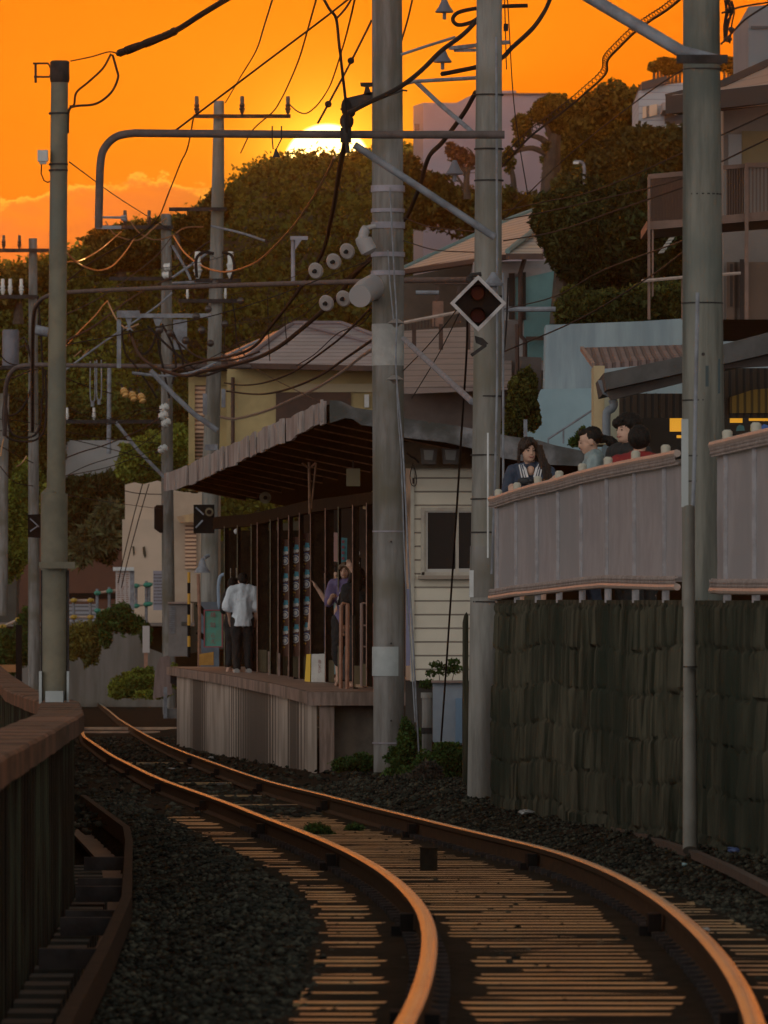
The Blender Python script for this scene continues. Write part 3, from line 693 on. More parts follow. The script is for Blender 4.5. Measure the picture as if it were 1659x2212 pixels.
W('hanging loop cable bulging outwards from the column jumper',[(243,118),(252,150),(255,168),(243,196),(222,216),(200,226),(165,229),(150,236),(147,262),(147,288)],64,64,.0065)
W('steep thin wire from upper frame edge past the bluish pole top',[(590,-6),(571,55),(553,110),(520,165),(487,222)],110,dH,.010)
W('long wire slanting from the crossarm down towards the olive column',[(418,254),(405,320),(390,352),(365,415),(337,477),(280,520),(200,565),(140,612)],dH,200,.012)
W('steep wire from frame top ending at middle crossarm insulator',[(685,-8),(663,70),(645,130),(621,187),(604,220),(588,243),(545,282),(520,330)],110,dH,.010)
W('sagging wire from frame top dipping to the end insulator',[(768,-8),(752,60),(736,117),(715,180),(696,213),(678,234),(660,245),(642,240),(626,226)],110,dH,.010)
W('straight stay wire rising diagonally over the top pipe arm',[(758,-6),(690,47),(553,150),(380,281)],78,82,.007)
W('fork of the hanging feeder clamp going up beside the broad pole',[(762,-6),(745,20),(727,40)],79,79,.008)
W('heavy hanging feeder from the frame top to the arm joint',[(697,-6),(712,20),(726,40),(732,90),(740,160),(747,225),(748,290)],79,79.4,.010)
W('stay wire with weights crossing behind the broad pole',[(803,43),(790,70),(753,143),(709,225),(686,267)],112,112,.010)
for u,v in ((758,131),(709,225)): 
    o=solo('line_weight',MB().ball(P(u,v,112),.045),wire,'round dark weight on the slanting stay wire, %s'%('upper one near the pole' if v<200 else 'lower one above the sun'),'weight')
W('thin wire leaning just past the broad pole top edge',[(892,-6),(880,45),(866,92)],102,102,.008)
W('thick taped feeder sweeping up to the diamond signal pole',[(1030,44),(1000,75),(953,110),(918,145),(893,167),(865,187),(836,203),(795,222),(752,245)],84,80,.020)
W('thick feeder curving behind the diamond signal pole to frame top',[(1190,-6),(1176,25),(1150,62),(1106,103),(1085,124),(1040,142),(995,152),(955,160)],86,84,.017)
W('short fat jumper loop looping at frame top beside signal pole',[(1140,12),(1080,14),(1030,18),(990,27),(978,42),(990,54),(1018,48),(1040,34)],84,84,.016)
W('fat feeder descending across lilac building to the hillside',[(1027,200),(1008,235),(986,267),(955,308),(930,333),(918,362),(910,393),(896,430),(880,466),(866,482)],86,104,.019)
W('thick feeder falling from broad pole across dark hill to roofs',[(868,478),(845,505),(805,553),(764,596),(730,640),(695,673),(650,712),(601,750),(550,775),(495,790),(440,802),(405,812),(370,806),(330,790),(300,765),(285,730)],102,180,.030)
W('heavy cable hanging steeply from arm joint over orange hill',[(746,300),(741,330),(733,370),(724,430),(713,483),(705,520),(693,553),(670,592),(648,623),(615,668),(581,710),(560,738),(535,757),(495,770),(450,778),(400,790),(372,802)],80,175,.024)
W('bright orange sagging contact wire before the dark hillside',[(375,510),(398,545),(433,573),(470,586),(500,586),(530,577),(560,562),(600,525),(640,480),(680,420),(708,370),(722,340)],200,110,.013,copper)
W('small orange lit catenary sag near the slim pole top',[(228,478),(247,506),(280,518),(305,516),(335,490),(360,470)],240,240,.016,copper)
W('second orange lit sag right below the slim pole arm',[(280,476),(300,502),(328,517),(352,516),(375,507),(400,492),(440,490)],240,240,.016,copper)
W('orange sagging wire between olive column and dark treetops',[(144,546),(165,566),(190,579),(215,584),(243,574),(270,545),(290,515)],150,235,.012,copper)
W('lower orange sagging wire leaving the olive column',[(140,566),(175,562),(215,540),(245,515),(262,500)],150,235,.010,copper)
W('glowing short wire end hooked above grey bracket frame',[(232,650),(242,672),(253,692),(262,702),(275,709),(300,700)],186,186,.020,copper)
W('lit wire rising past yellow tag to the hooked wire',[(140,750),(175,712),(205,682),(222,660),(232,650)],150,186,.009,copper)
coil='light brown spiral wrapped cable swinging from bluish pole before the yellow wall'
uc=[(475,900),(505,905),(548,896),(585,884),(615,870),(660,850),(698,830),(740,802),(781,770),(806,754)]
o=W(coil,uc,184,112,.012,mat('spiral_guard',(.16,.12,.10),None,.6))
pts=crom(path(uc,184,112),14); mb=MB(); hel=[]
for i in range(len(pts)*3-3):
    t=i/3; k=int(t); p=pts[k].lerp(pts[min(k+1,len(pts)-1)],t-k); a=i*.75*2; r_=.020+.0001*p.y; hel.append(p+V((0,math.cos(a)*r_,math.sin(a)*r_))+V((math.sin(a)*.01,0,0)))
part('spiral_wrap',MB().tube(hel,.007,4),MATS['spiral_guard'],o)
W('dark drop wire curving beneath tiled roof to the broad pole',[(485,827),(520,832),(560,829),(600,818),(640,800),(690,765),(740,726),(806,660)],183,112,.012)
W('lower dark drop wire sweeping over yellow wall',[(490,845),(540,851),(580,850),(630,838),(690,812),(745,775),(806,733)],183,112,.014)
W('thin line from the roof hip up towards the broad pole',[(640,790),(680,765),(730,720),(780,700),(806,668)],150,112,.006)
uu=[(1475,-6),(1440,22),(1406,44),(1373,68),(1340,100),(1313,130),(1308,160),(1266,200),(1223,236),(1180,268),(1140,300),(1105,338),(1085,360)]
o=W('knotted double cable climbing across orange sky to the thickest pole',uu,60,82,.007)
mb=MB(); p2=[(a+ -10,b-8) for a,b in uu]; mb.tube(crom(path(p2,60,82),5),.004,5)
pp=crom(path(uu,60,82),6); qq=crom(path(p2,60,82),6)
for i in range(0,len(pp)-3): mb.tube([pp[i],qq[i].lerp(qq[i+2],.5)+V((0,0,.01)),pp[i+2]],.0028,4)
part('lashing_loops',mb,wire,o)
thin=[('thin line crossing dark conifer below the balcony',[(1088,455),(1180,435),(1290,410),(1475,330),(1659,245)],90,62,.0045),
('faint line over the conifer just beneath the first',[(1088,475),(1190,455),(1300,430),(1475,385),(1659,300)],90,62,.0045),
('long rising line ending on thickest pole at treetop height',[(1088,472),(1180,380),(1270,300),(1400,200),(1475,150)],90,60,.004),
('loose low line over shingle roof towards the teal wall',[(1088,668),(1200,640),(1300,585),(1475,520)],90,60,.004),
('drop line from upper right sky to thickest pole',[(1659,10),(1610,42),(1570,83),(1558,95)],60,58,.005),
('short upper line at the frame corner by thickest pole',[(1659,5),(1600,15),(1560,28)],60,58,.005),
('vertical hanging wire beside diamond signal pole, upper part',[(1096,-6),(1100,60),(1108,200),(1120,300),(1140,420)],85,85,.004),
('second vertical wire hugging the diamond signal pole',[(1090,-6),(1092,70),(1094,150)],85,85,.004),
('wire crossing from slim pole foot up to the hill',[(415,795),(520,740),(640,690),(700,640),(805,560)],185,110,.006),
('low line from the second arm to bluish pole knobs',[(120,690),(220,640),(330,560),(372,510)],150,240,.010),
('lower steel stay slanting from olive column to slim pole',[(140,738),(210,700),(290,640),(372,598)],150,245,.016),
('zigzag brace wire on the slim pole, rising',[(370,585),(400,560),(440,530),(460,518)],245,186,.02),
('zigzag brace wire on the slim pole, falling',[(368,530),(395,570),(410,590)],245,240,.02),
('dark sagging line over pale far wall',[(140,990),(180,975),(230,960),(300,930),(350,900)],200,245,.012),
('lit line hanging above ivy next to the slim pole',[(300,1003),(330,1015),(350,1018)],245,245,.014),
('cable from frame edge swinging under the transformer',[(-6,760),(20,785),(60,790),(100,800),(180,832),(240,850)],240,250,.012),
('lower frame edge cable passing behind olive column',[(-6,822),(30,815),(60,803),(80,797)],240,250,.018),
('wire fan line upper, from frame edge to far pole',[(-6,960),(40,985),(72,1000)],240,250,.010),
('wire fan line lower, from frame edge to far pole',[(-6,1000),(30,1040),(72,1050)],240,250,.010),
('long thin line from olive column to canopy pole',[(140,1028),(230,1010),(300,985),(352,965)],200,245,.008),
('drop line behind the second arm near grey post',[(262,700),(270,760),(300,800),(340,860)],186,186,.014),
('line from bracket frame to yellow house wall',[(320,705),(360,745),(400,780),(430,800),(490,800)],186,184,.018),
('second line from bracket frame to the yellow house',[(350,705),(400,752),(440,775),(500,778),(560,760)],186,170,.014),
('vertical lead down bluish pole with white fittings',[(500,640),(508,690),(512,740),(530,770)],184,184,.010),
('vertical feeder lead before the dark hill',[(578,640),(580,720),(583,780)],184,184,.008),
('second vertical lead next to the dark hill slope',[(615,650),(616,700),(620,745)],184,184,.008)]
for l,uv,a,b,r in thin: W(l,uv,a,b,r)
# festoons round the bracket frame
for i,(l,uv) in enumerate([('drooping black cable loop nearest the grey bracket post',[(280,712),(290,745),(310,765),(330,745),(338,715)]),('deep drooping cable loop between bracket and slim pole',[(338,706),(345,760),(358,820),(366,860)]),('cable bundle strand hanging inside the bracket frame',[(350,700),(372,745),(380,790),(372,830)]),('outer cable bundle strand by the plate',[(372,715),(392,760),(400,800),(440,812),(500,790)]),
 ('coil loop beside third arm near the frame edge',[(10,860),(6,900),(12,940),(40,953),(78,950),(96,925),(100,870),(98,800)]),('second coil loop beside third arm near the frame edge',[(14,880),(22,930),(45,945),(75,940),(88,910),(90,860)]),
 ('cable bundle along olive column under second arm',[(82,640),(88,720),(92,790),(94,860)]),('lead dropping from transformer bushing',[(60,745),(70,800),(64,850),(40,890),(10,900)])]):
    W(l,uv,184 if i<4 else 200,184 if i<4 else 200,.022)
# guys with discs
def disc(T,u,v,d,r,m,name='insulator_disc',ax=None):
    p=P(u,v,d); a=(V(ax) if ax else V((0,0,1))).normalized()
    part(name,MB().tube([p-a*r*.5,p-a*r*.15,p,p+a*r*.15,p+a*r*.5],[r*.2,r*.45,r,r*.8,r*.25],16),m,T)
T=thing('guy_wire','pair of pale guy strands with two disc insulators down the broad pole','guy wire',P(907,1660,99.5))
part('strand',MB().tube(crom(path([(842,405),(847,500),(852,600),(857,690),(855,760),(857,820),(864,900),(872,1000),(884,1250),(893,1400),(901,1560),(906,1655)],100.6,99.5)),.010,6),galv,T)
part('strand',MB().tube(crom(path([(838,540),(843,620),(850,690)],100.6,100.6)),.009,6),galv,T)
part('strand',MB().tube(crom(path([(857,830),(860,900),(867,1000),(876,1250),(887,1400),(897,1560)],100.6,99.5)),.008,6),galv,T)
disc(T,855,698,100.5,.10,mat('disc_glaze',(.24,.20,.18),None,.4)); disc(T,853,820,100.5,.10,MATS['disc_glaze'])
W('dark guy wire stretched over the clapboard wall to the cabinet',[(1010,640),(1008,760),(996,950),(987,1093),(968,1380),(953,1600)],84,100,.008,name='guy_line')
W('short rusty guy strand beside the conduit of signal pole',[(1098,600),(1094,700),(1089,760)],82,82,.006)
T=thing('bell_insulator','bell shaped grey insulator hanging on the signal pole above the diamond','insulator',P(1066,612,79.7)); part('bell',MB().tube([P(1066,588,79.7),P(1066,600,79.7),P(1066,612,79.7),P(1066,618,79.7)],[.02,.05,.09,.085],16).tube([P(1066,618,79.7),P(1066,640,79.7)],.03,10),galv,T)
for i,(u,v,l) in enumerate(((960,22,'small bell insulator at the frame top near the fat jumper'),(956,130,'bell insulator above the curving thick feeder'),(982,372,'bell insulator before the lilac building base'))):
    T=thing('bell_insulator',l,'insulator',P(u,v,85)); part('bell',MB().tube([P(u,v-26,85),P(u,v-8,85),P(u,v+3,85),P(u,v+5,85)],[.02,.055,.09,.085],14).tube([P(u,v+5,85),P(u,v+20,85)],.018,8),mat('bell_grey%d'%i,(.14,.13,.15),None,.5),T)
gl=mat('frosted_disc_glass',(.34,.29,.27),(.27,.23,.22),.35,5)
for i,(u,v,l) in enumerate([(682,585,'lowest pale disc of the upper insulator string'),(721,565,'middle pale disc of the upper insulator string'),(750,543,'highest pale disc of the upper insulator string'),(705,655,'outer pale disc of the lower insulator string'),(742,645,'inner pale disc of the lower insulator string')]):
    T=thing('disc_insulator',l,'insulator',P(u,v,102)); a=V((-.45,-.85,-.2)).normalized(); p=P(u,v,102); r=.098
    part('disc',MB().tube([p-a*.05,p-a*.02,p,p+a*.02],[.05,.09,r,r*.85],20),gl,T); part('cap',MB().tube([p+a*.0,p+a*.06],[.03,.02],10),darksteel,T)
T=thing('floodlight','pale drum lamp fixed to the side of the broad pole','lamp',P(790,632,100.9)); part('drum',MB().tube(path([(777,640),(790,628),(812,618)],100.4,101),[.13,.14,.15],18),mat('drum_paint',(.32,.29,.29),None,.5),T)
T=thing('pole_fitting','curved pale fitting on the broad pole above the discs','fitting',P(795,520,100.9)); part('shell',MB().tube(crom(path([(812,488),(792,494),(785,515),(800,548)],100.6)),[.03]*6+[.06]*6+[.10]*6+[.05],10),MATS['drum_paint'],T)
# steelwork top centre
T=thing('cable_support','dark angular steel support on the broad pole just above the top arm','bracket',P(790,240,100.5))
part('support_plate',MB().slab([(746,212),(805,198),(805,218),(780,224),(765,245),(752,240)],100.2,.06).slab([(778,178),(805,178),(805,186),(797,188),(803,205),(785,205),(789,188),(779,186)],100.2,.05).tube(path([(735,236),(790,226),(870,195),(880,196)],100),.012,6),darksteel,T)
part('clamp_cluster',MB().ball(P(748,232,99.9),.06,.06,.11).ball(P(749,262,99.9),.08,.06,.10).ball(P(755,242,99.9),.07),wire,T)
T=thing('cable_bracket','steel arm pair carrying feeders beside the diamond signal pole','bracket',P(960,175,84))
part('bracket_arm',MB().tube(path([(870,182),(895,176),(1030,168)],84,82),.018,8).tube(path([(900,178),(950,225),(1020,285)],84,82),.022,8).tube(path([(866,118),(920,100),(984,80)],84,84),.014,8).bar(P(975,104,84),P(1095,91,82),.05,.035).bar(P(985,109,84),P(1030,108,83),.04,.03),galv,T)
part('end_plate',MB().rect(1088,51,1098,66,81,.1).rect(1040,88,1058,100,81,.1),darksteel,T)
T=thing('side_bracket','tangled cable fittings beside the thickest pole near the sky','bracket',P(1575,60,58.6))
mb=MB()
for k in range(7):
    x=1562+k*3; mb.tube(crom([P(x+random.uniform(-4,6),-4+random.uniform(-2,6),58.3),P(x+6,25,58.3),P(x-2+random.uniform(-6,8),50,58.3),P(1568+random.uniform(-6,10),70+4*k,58.3)],4),.006,5)
part('cable_tangle',mb,wire,T); part('clamp',MB().ball(P(1572,85,58.3),.03,.03,.02).ball(P(1580,64,58.3),.02),darksteel,T)
# lower stays across the canopy
T=thing('diagonal_stay','long diagonal steel stay between the broad pole and diamond signal pole','stay',P(1020,868,81)); part('stay_tube',MB().tube(path([(872,732),(1020,868)],100,81),.030,8),galv,T)
T=thing('roof_support_pipe','horizontal pipe at wall height right of the diamond signal','pipe',P(1190,668,95)); part('pipe_run',MB().tube(path([(1090,668),(1200,668)],95),.028,8),galv,T)
T=thing('pole_base_stay','pale strut leaning on the slim pole above the cream wall','stay',P(358,1035,244)); part('stay_tube',MB().tube(path([(250,912),(300,975),(356,1032)],244),.05,8),galv,T)
T=thing('short_bracket','short grey tube sticking out over terrace railing','bracket',P(930,630,100)); part('stub',MB().tube(path([(898,632),(948,632)],100),.024,8),galv,T)
# signal
SGd=79.3
T=thing('diamond_signal','diamond shaped dark signal head with pale border and two red lamps','signal',P(1032,716,SGd))
def dia(c,r,rr=None): return [(c[0],c[1]-r),(c[0]+r,c[1]),(c[0],c[1]+r),(c[0]-r,c[1])]
cc=(1033,655)
fr_=MB(); o_=dia(cc,61); i_=dia(cc,51)
for k in range(4): fr_.slab([o_[k],o_[(k+1)%4],i_[(k+1)%4],i_[k]],SGd-.03,.05)
part('border',fr_,mat('signal_border',(.50,.47,.47),(.38,.34,.34),.6,8),T)
part('backplate',MB().slab(dia(cc,51.5),SGd,.03),blackp,T)
red=mat('unlit_red_lens',(.05,.006,.005),None,.5,spec=.1)
for v in (633,682):
    h=MB(); p=P(1032,v,SGd); 
    L=24; ring=[(p+V((.072*math.cos(a),-.13 if math.sin(a)>-.3 else -.05,.072*math.sin(a))),p+V((.072*math.cos(a),-.002,.072*math.sin(a)))) for a in [2*math.pi*k/L for k in range(L+1)]]
    for k in range(L): h.add([ring[k][0],ring[k][1],ring[k+1][1],ring[k+1][0]],[(0,1,2,3)])
    part('lamp_hood',h,blackp,T); part('lens',MB().tube([p+V((0,-.012,0)),p],[.06,.066],20),red,T)
part('bracket',MB().tube(path([(1012,600),(1022,594),(1040,592)],SGd),.02,8).slab([(1025,725),(1042,730),(1055,742),(1045,748),(1028,740)],SGd,.08).bar(P(1018,768,SGd),P(1050,745,SGd),.03,.03).ball(P(1014,604,SGd),.035),darksteel,T)
# small line hardware hung about the left hand poles
def pins(label,uvs,d,m,size=1.0,lean=(0,0,1),name='pin_insulator'):
    for i,(u,v,w_) in enumerate(uvs):
        T=thing(name,label%w_,'insulator',P(u,v,d)); a=V(lean).normalized(); p=P(u,v,d)
        q=[(0,.03),(.05,.075),(.07,.06),(.10,.085),(.13,.05),(.17,.07),(.20,.03)]
        part('shell',MB().tube([p+a*h*size for h,_ in q],[r*size for _,r in q],10),m,T); part('bolt',MB().tube([p-a*.08*size,p+a*.01],.02*size,6),darksteel,T)
pins('pale strain insulator on the slim pole, %s',[(346,886,'uppermost of the lower cluster'),(344,902,'second of the lower cluster'),(350,918,'third of the lower cluster'),(343,975,'lowest and smallest one')],244,porc,1.5,(.7,-.5,.4))
pins('gold lit insulator glinting under the third arm, %s',[(265,838,'near the grey post'),(283,846,'bigger one in the middle'),(302,850,'beside the drooping cable')],262,mat('sunlit_glaze',(.75,.42,.14),(.5,.28,.10),.2,30,spec=.8),1.6,(.35,-.3,-.9))  # sunset glint put into the gold glaze colour
pins('dark knob insulator on the bracket frame, %s',[(345,715,'left under the beam'),(368,722,'centre under the beam'),(401,738,'by the plate'),(436,716,'next to the bluish pole'),(424,686,'on the beam end')],183.6,porcd,1.0,(0,-1,.2))
pins('dark round clamp on the bluish pole, %s',[(466,612,'at the switch crossarm'),(450,668,'left of the shaft'),(520,650,'at the end of the small crossarm'),(486,700,'right of the shaft'),(455,742,'low on the shaft')],184.2,porcd,.9,(0,-1,0))
for l,uv in (('glinting short wire end over the third arm, first',[(160,771),(168,764),(176,757)]),('glinting short wire end over the third arm, second',[(178,770),(186,762),(192,755)]),('glowing short wire end low at the frame edge',[(2,985),(4,965),(8,948)]),('glowing wire piece hanging beside the far pole',[(36,1008),(48,1000),(58,985)])):
    W(l,uv,240,240,.02,copper)
for l,u0,u1,v in (('slender grey insulated switch rod pair under the third arm, left',197,205,(815,868)),('slender grey insulated switch rod pair under the third arm, right',211,219,(812,864))):
    T=thing('switch_rod',l,'fitting',P(u0,v[1],240)); part('rods',MB().tube(crom(path([(u0-2,v[0]-35),(u0-2,v[1]-12),(u0+3,v[1]),(u1,v[1]-12),(u1,v[0]-35)],240)),.018,6),galv,T); part('tip',MB().tube(path([(u0+3,v[1]-2),(u0+3,v[1]+10)],240),.05,8),galv,T)
ww=[('fine line fanning from slim pole to frame edge, top',[(-6,905),(60,912),(180,940),(345,958)]),('fine line fanning from slim pole to frame edge, lower',[(-6,930),(80,935),(200,960),(350,1000)]),('fine line over the pale wall to the ivy',[(130,1035),(190,1005),(280,975),(350,930)]),('slack dark cable beneath the third arm',[(150,880),(190,900),(240,905),(300,885),(345,880)]),
('second slack dark cable beneath the third arm',[(150,905),(200,918),(260,912),(310,890),(350,884)]),('steep pair of cream wall guy wires, left one',[(308,1045),(290,1110),(268,1200),(255,1260)]),('steep pair of cream wall guy wires, right one',[(322,1045),(300,1120),(276,1210),(262,1270)]),('thin horizontal line over cream wall top',[(268,1060),(300,1066),(350,1068)]),
('feeder lead beside bluish pole, left one',[(449,650),(450,700),(452,780),(449,830)]),('feeder lead beside bluish pole, right one',[(484,652),(486,700),(484,760),(480,800)]),('long conduit down the bluish pole',[(488,800),(489,860),(490,930),(487,1000)]),('curled pale wire between bluish pole and ochre wing',[(432,870),(436,895),(446,915),(455,930),(448,940),(455,950),(470,945)]),
('line from upper outrigger falling right behind the hill face',[(455,492),(500,500),(540,512),(573,520)]),('thin line from far pole rising to second arm',[(80,720),(105,700),(122,690)])]
for l,uv in ww: W(l,uv,238,238,.010)
for l,uv in (('grey strap box on the bluish pole, lower left',(438,850,447,895)),('grey strap box on the bluish pole, right side',(478,840,487,880)),('small terminal box on the bluish pole above canopy',(442,960,470,972))):
    T=thing('terminal_box',l,'box',P(uv[0],uv[3],184)); part('case',MB().rect(*uv,184.2,.15),galv,T,smooth=False)
for l,uv,r,d_ in (('lattice brace of the slim pole, lower rising bar',[(372,600),(430,560),(462,535)],.03,200),('lattice brace of the slim pole, crossing bar',[(372,530),(398,575),(412,605)],.03,200),('lattice brace of the slim pole, horizontal bar',[(372,612),(452,608)],.035,200),('pale stay falling from bluish pole towards upper hill',[(455,488),(520,503),(572,520)],.025,184),('long pale stay rising from olive column past grey frame',[(140,800),(230,735),(330,668),(372,632)],.022,200),('thick pale lead along the third arm to bluish pole',[(285,805),(360,812),(430,800),(500,765),(560,735)],.030,184),('black coil hanging round the bluish pole head, left loop',[(425,600),(424,560),(440,545),(462,548)],.03,184),('black coil hanging round the bluish pole head, right loop',[(480,545),(500,552),(506,580),(498,605)],.03,184)):
    W(l,uv,d_,d_,r,galv if 'stay' in l or 'brace' in l or 'pale' in l else wire)
for l,u,v in (('white switch insulator on the slim pole under the lattice, upper',360,578),('white switch insulator on the slim pole under the lattice, lower',357,596)):
    T=thing('switch_insulator',l,'insulator',P(u,v,244)); part('shell',MB().tube([P(u-6,v,244),P(u-3,v-1,244),P(u+3,v-2,244),P(u+7,v-2,244)],[.07,.11,.09,.11],10),porc,T)
fine=[('fine span wire from olive column head to far hill, first of the fan',[(150,350),(260,430),(380,505),(470,560)],80,185),('fine span wire sloping over the second arm to broad pole',[(140,745),(300,715),(520,665),(805,560)],90,104),
('fine span wire from bluish pole to broad pole above the tile roof',[(485,640),(600,610),(720,560),(805,505)],183,104),('second fine span wire from bluish pole to broad pole',[(485,705),(600,680),(720,620),(805,550)],183,104),
('fine span wire dropping from slim pole to canopy ridge',[(372,640),(450,720),(560,800),(690,868)],240,112),('fine span wire between the two big concrete poles at roof height',[(872,470),(930,490),(1025,500)],101,82),
('second fine span wire between the two big concrete poles',[(872,520),(940,540),(1028,545)],101,82),('fine span wire over the teal house eave',[(1088,520),(1200,500),(1330,455),(1475,405)],82,60),
('fine span wire rising from shingle roof to thickest pole',[(1088,760),(1250,690),(1400,600),(1475,545)],82,60),('fine diagonal wire in front of the shingle roof',[(872,800),(930,740),(1000,650),(1025,600)],101,82),
('second fine diagonal wire in front of the shingle roof',[(890,860),(950,760),(1010,640)],101,82),('fine span wire across the lower left wall tops',[(145,1070),(240,1085),(352,1100)],120,240),
('fine span wire from frame edge under the transformer shelf',[(-6,840),(60,870),(200,890),(345,950)],240,240),('fine span wire above second arm at the dark hill',[(150,600),(300,585),(460,560),(640,500)],150,184)]
for l,uv,a,b in fine: W(l,uv,a,b,.0045)
# ---------------------------------------------------------------- platform and its shelter
kP=lambda u: 112+(u-365)*(176-112)/(672-365.); dP=lambda u: F/kP(u)
vP=lambda u: float(np.interp(u,[365,420,500,600,640,672],[1440,1447,1459,1477,1486,1494]))
platm=stripes('platform_paving',(.34,.21,.155),(.20,.125,.095),.9,axis=1,rough=.5,duty=.88,bump=.2,noise_c=(.26,.16,.12),nscale=1.5)
stain=mat('stained_concrete_edge',(.30,.21,.175),(.16,.11,.09),.8,5,.3,stretch=(3,.6,.35),c3=(.11,.085,.065),s3=.8,detail=8)
T=thing('station_platform','low platform with stained concrete edge and ribbed side wall curving along the track','platform',P(672,1672,dP(672)))
us=[365,380,400,420,450,480,510,540,570,600,620,640,656,672]
edge=[P(u,vP(u),dP(u)) for u in us]
back=[p+V((2.6,0,0)) for p in edge]
mb=MB(); nn=len(us)
for i in range(nn-1): mb.add([edge[i],edge[i+1],back[i+1],back[i]],[(0,1,2,3)])
part('paving',mb,platm,T,smooth=False)
mb=MB(); st_=.02
for i in range(nn-1):
    a,b=edge[i],edge[i+1]; dn=V((0,0,-.15))
    c=V((-.05,0,-.004)); mb.add([a+c,b+c,b+c+dn,a+c+dn,a+V((.25,0,-.004)),b+V((.25,0,-.004)),b+V((.25,0,0))+dn,a+V((.25,0,0))+dn],[(0,1,2,3),(3,2,6,7),(0,4,5,1)])
e=edge[-1]; mb.box(e.x-.05,e.x+1.55,e.y-.12,e.y-.002,e.z-.17,e.z-.004)
e0=edge[0]; 
part('edge_slab',mb,stain,T,smooth=False)
mb=MB(); pts=[]
for i in range(nn-1):
    a,b=edge[i],edge[i+1]
    m=max(2,int((b.y-a.y)/-.5))
    for j in range(m): pts.append(a.lerp(b,j/m)); pts.append(a.lerp(b,(j+.94)/m))
pts.append(edge[-1]); pts=[p for p in pts if p.x>-3.95]
top=[];bot=[]
for i,p in enumerate(pts):
    o_=.03+(.045 if (i//2)%2 else 0.0)+.010*noise.noise(V(((i//2)*.7,0,0)))
    top.append((p.x+o_,p.y,p.z-.15)); bot.append((p.x+o_,p.y,zg(p.y)-.1+.05*noise.noise(V((i*.4,2,0)))))
n=len(pts); mb.v=top+bot
for i in range(n-1): mb.f.append((i,i+1,n+i+1,n+i))
ribm=stripes('ribbed_side_panels',(.46,.37,.31),(.09,.07,.055),1.0,axis=1,rough=.85,duty=.52,bump=.4,noise_c=(.28,.22,.18),nscale=2.5,soft=.12,stretch=(1,.8,.35))  # rib relief put into the colour as light and dark bands
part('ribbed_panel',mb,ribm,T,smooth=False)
part('end_pier',MB().slab([(690,1520),(722,1520),(722,1672),(690,1672)],dP(672)-.05,.4),stain,T,smooth=False)
part('end_wall',MB().slab([(722,1520),(812,1520),(812,1660),(722,1655)],dP(672)+.3,.3),mat('grimy_end_wall',(.12,.10,.08),(.07,.06,.05),.85,3,.3,c3=(.05,.06,.04),s3=1.2),T,smooth=False)
part('far_beam',MB().slab([(368,1458),(402,1462),(402,1490),(388,1486),(368,1476)],dP(368)-.3,.3),darksteel,T,smooth=False)
# canopy
T=thing('platform_canopy','dark timber shelter roof with pale ragged corrugated fascia over the platform','canopy',P(560,1440,dP(560)))
TOPF=[(365,1024),(392,1014),(420,1003),(460,981),(500,962),(530,951),(545,944),(560,936),(590,920),(620,905),(640,903),(655,893),(680,882),(700,870),(712,864)]
BOTF=[(365,1062),(392,1058),(420,1047),(460,1028),(500,1010),(530,997),(560,982),(590,969),(615,958),(640,952),(660,938),(680,926),(700,918),(712,912)]
vt=lambda u: float(np.interp(u,*zip(*TOPF))); vb=lambda u: float(np.interp(u,*zip(*BOTF)))
fas=mat('weathered_fascia_sheet',(.38,.32,.30),(.23,.185,.17),.85,4,.3,stretch=(1.5,.3,.4),c3=(.22,.16,.15),s3=.7,detail=8)
mb=MB(); u=365.0; i=0
while u<710:
    w_=7.0+random.uniform(-1,2.5); u2=min(u+w_,712); j=random.uniform(-1.5,1.5); k=random.uniform(-1.5,2.5); ox=random.uniform(0,.05)
    d0,d1=dP(u),dP(u2-.7); off=V((-.05-ox,0,0)); th=V((.03,0,0))
    q=[P(u,vt(u)+j,d0)+off,P(u2-.7,vt(u2)+j,d1)+off,P(u2-.7,vb(u2)+k,d1)+off,P(u,vb(u)+k,d0)+off]; mb.prism(q,th)
    u=u2; i+=1
part('fascia_board',mb,fas,T,smooth=False)
ro=mat('old_canopy_roofing',(.27,.26,.27),(.11,.105,.11),.85,4,.5,c3=(.06,.06,.055),s3=1.5,detail=9)
# end verge running down to the right, then the low slope over the station
EV=[(712,864),(735,866),(765,880),(790,884),(805,886),(872,903),(1000,922),(1100,942),(1160,950),(1200,962),(1250,972),(1290,984),(1302,993),(1302,1004),(1290,1008),(1240,1006),(1190,1004),(1150,999),(1090,990),(1018,968),(960,955),(872,945),(805,921),(780,918),(762,905),(745,903),(712,914)]
dE_=dP(712)
mb=MB().slab(EV,dE_-.1,.25)
part('verge_cover',mb,ro,T,smooth=False)
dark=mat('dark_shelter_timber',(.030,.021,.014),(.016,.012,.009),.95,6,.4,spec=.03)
nl=P(712,873,dE_); nr=P(1302,995,dE_); fl=P(365,1030,dP(365)); rv=nr-nl; fr2=fl+rv*.85; 
dz=V((0,0,-.10))
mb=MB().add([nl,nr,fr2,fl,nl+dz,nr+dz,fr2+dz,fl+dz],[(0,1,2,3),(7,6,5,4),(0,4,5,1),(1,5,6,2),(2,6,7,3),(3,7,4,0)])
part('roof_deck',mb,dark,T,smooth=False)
rafm=mat('brown_paint_and_highlight',(.24,.13,.085),(.12,.065,.04),.7,8,.2,spec=.15)  # rafter highlights put into the colour; the roof bracket shares it
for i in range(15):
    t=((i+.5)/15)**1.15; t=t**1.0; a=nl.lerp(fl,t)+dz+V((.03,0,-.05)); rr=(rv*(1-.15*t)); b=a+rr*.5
    q=part('rafter',MB().bar(a,b,.07,.12),dark,T,smooth=False); part('rafter_highlight',MB().bar(a+V((-.0,-.045,-.055)),b+V((0,-.045,-.055)),.012,.018),rafm,q,smooth=False)
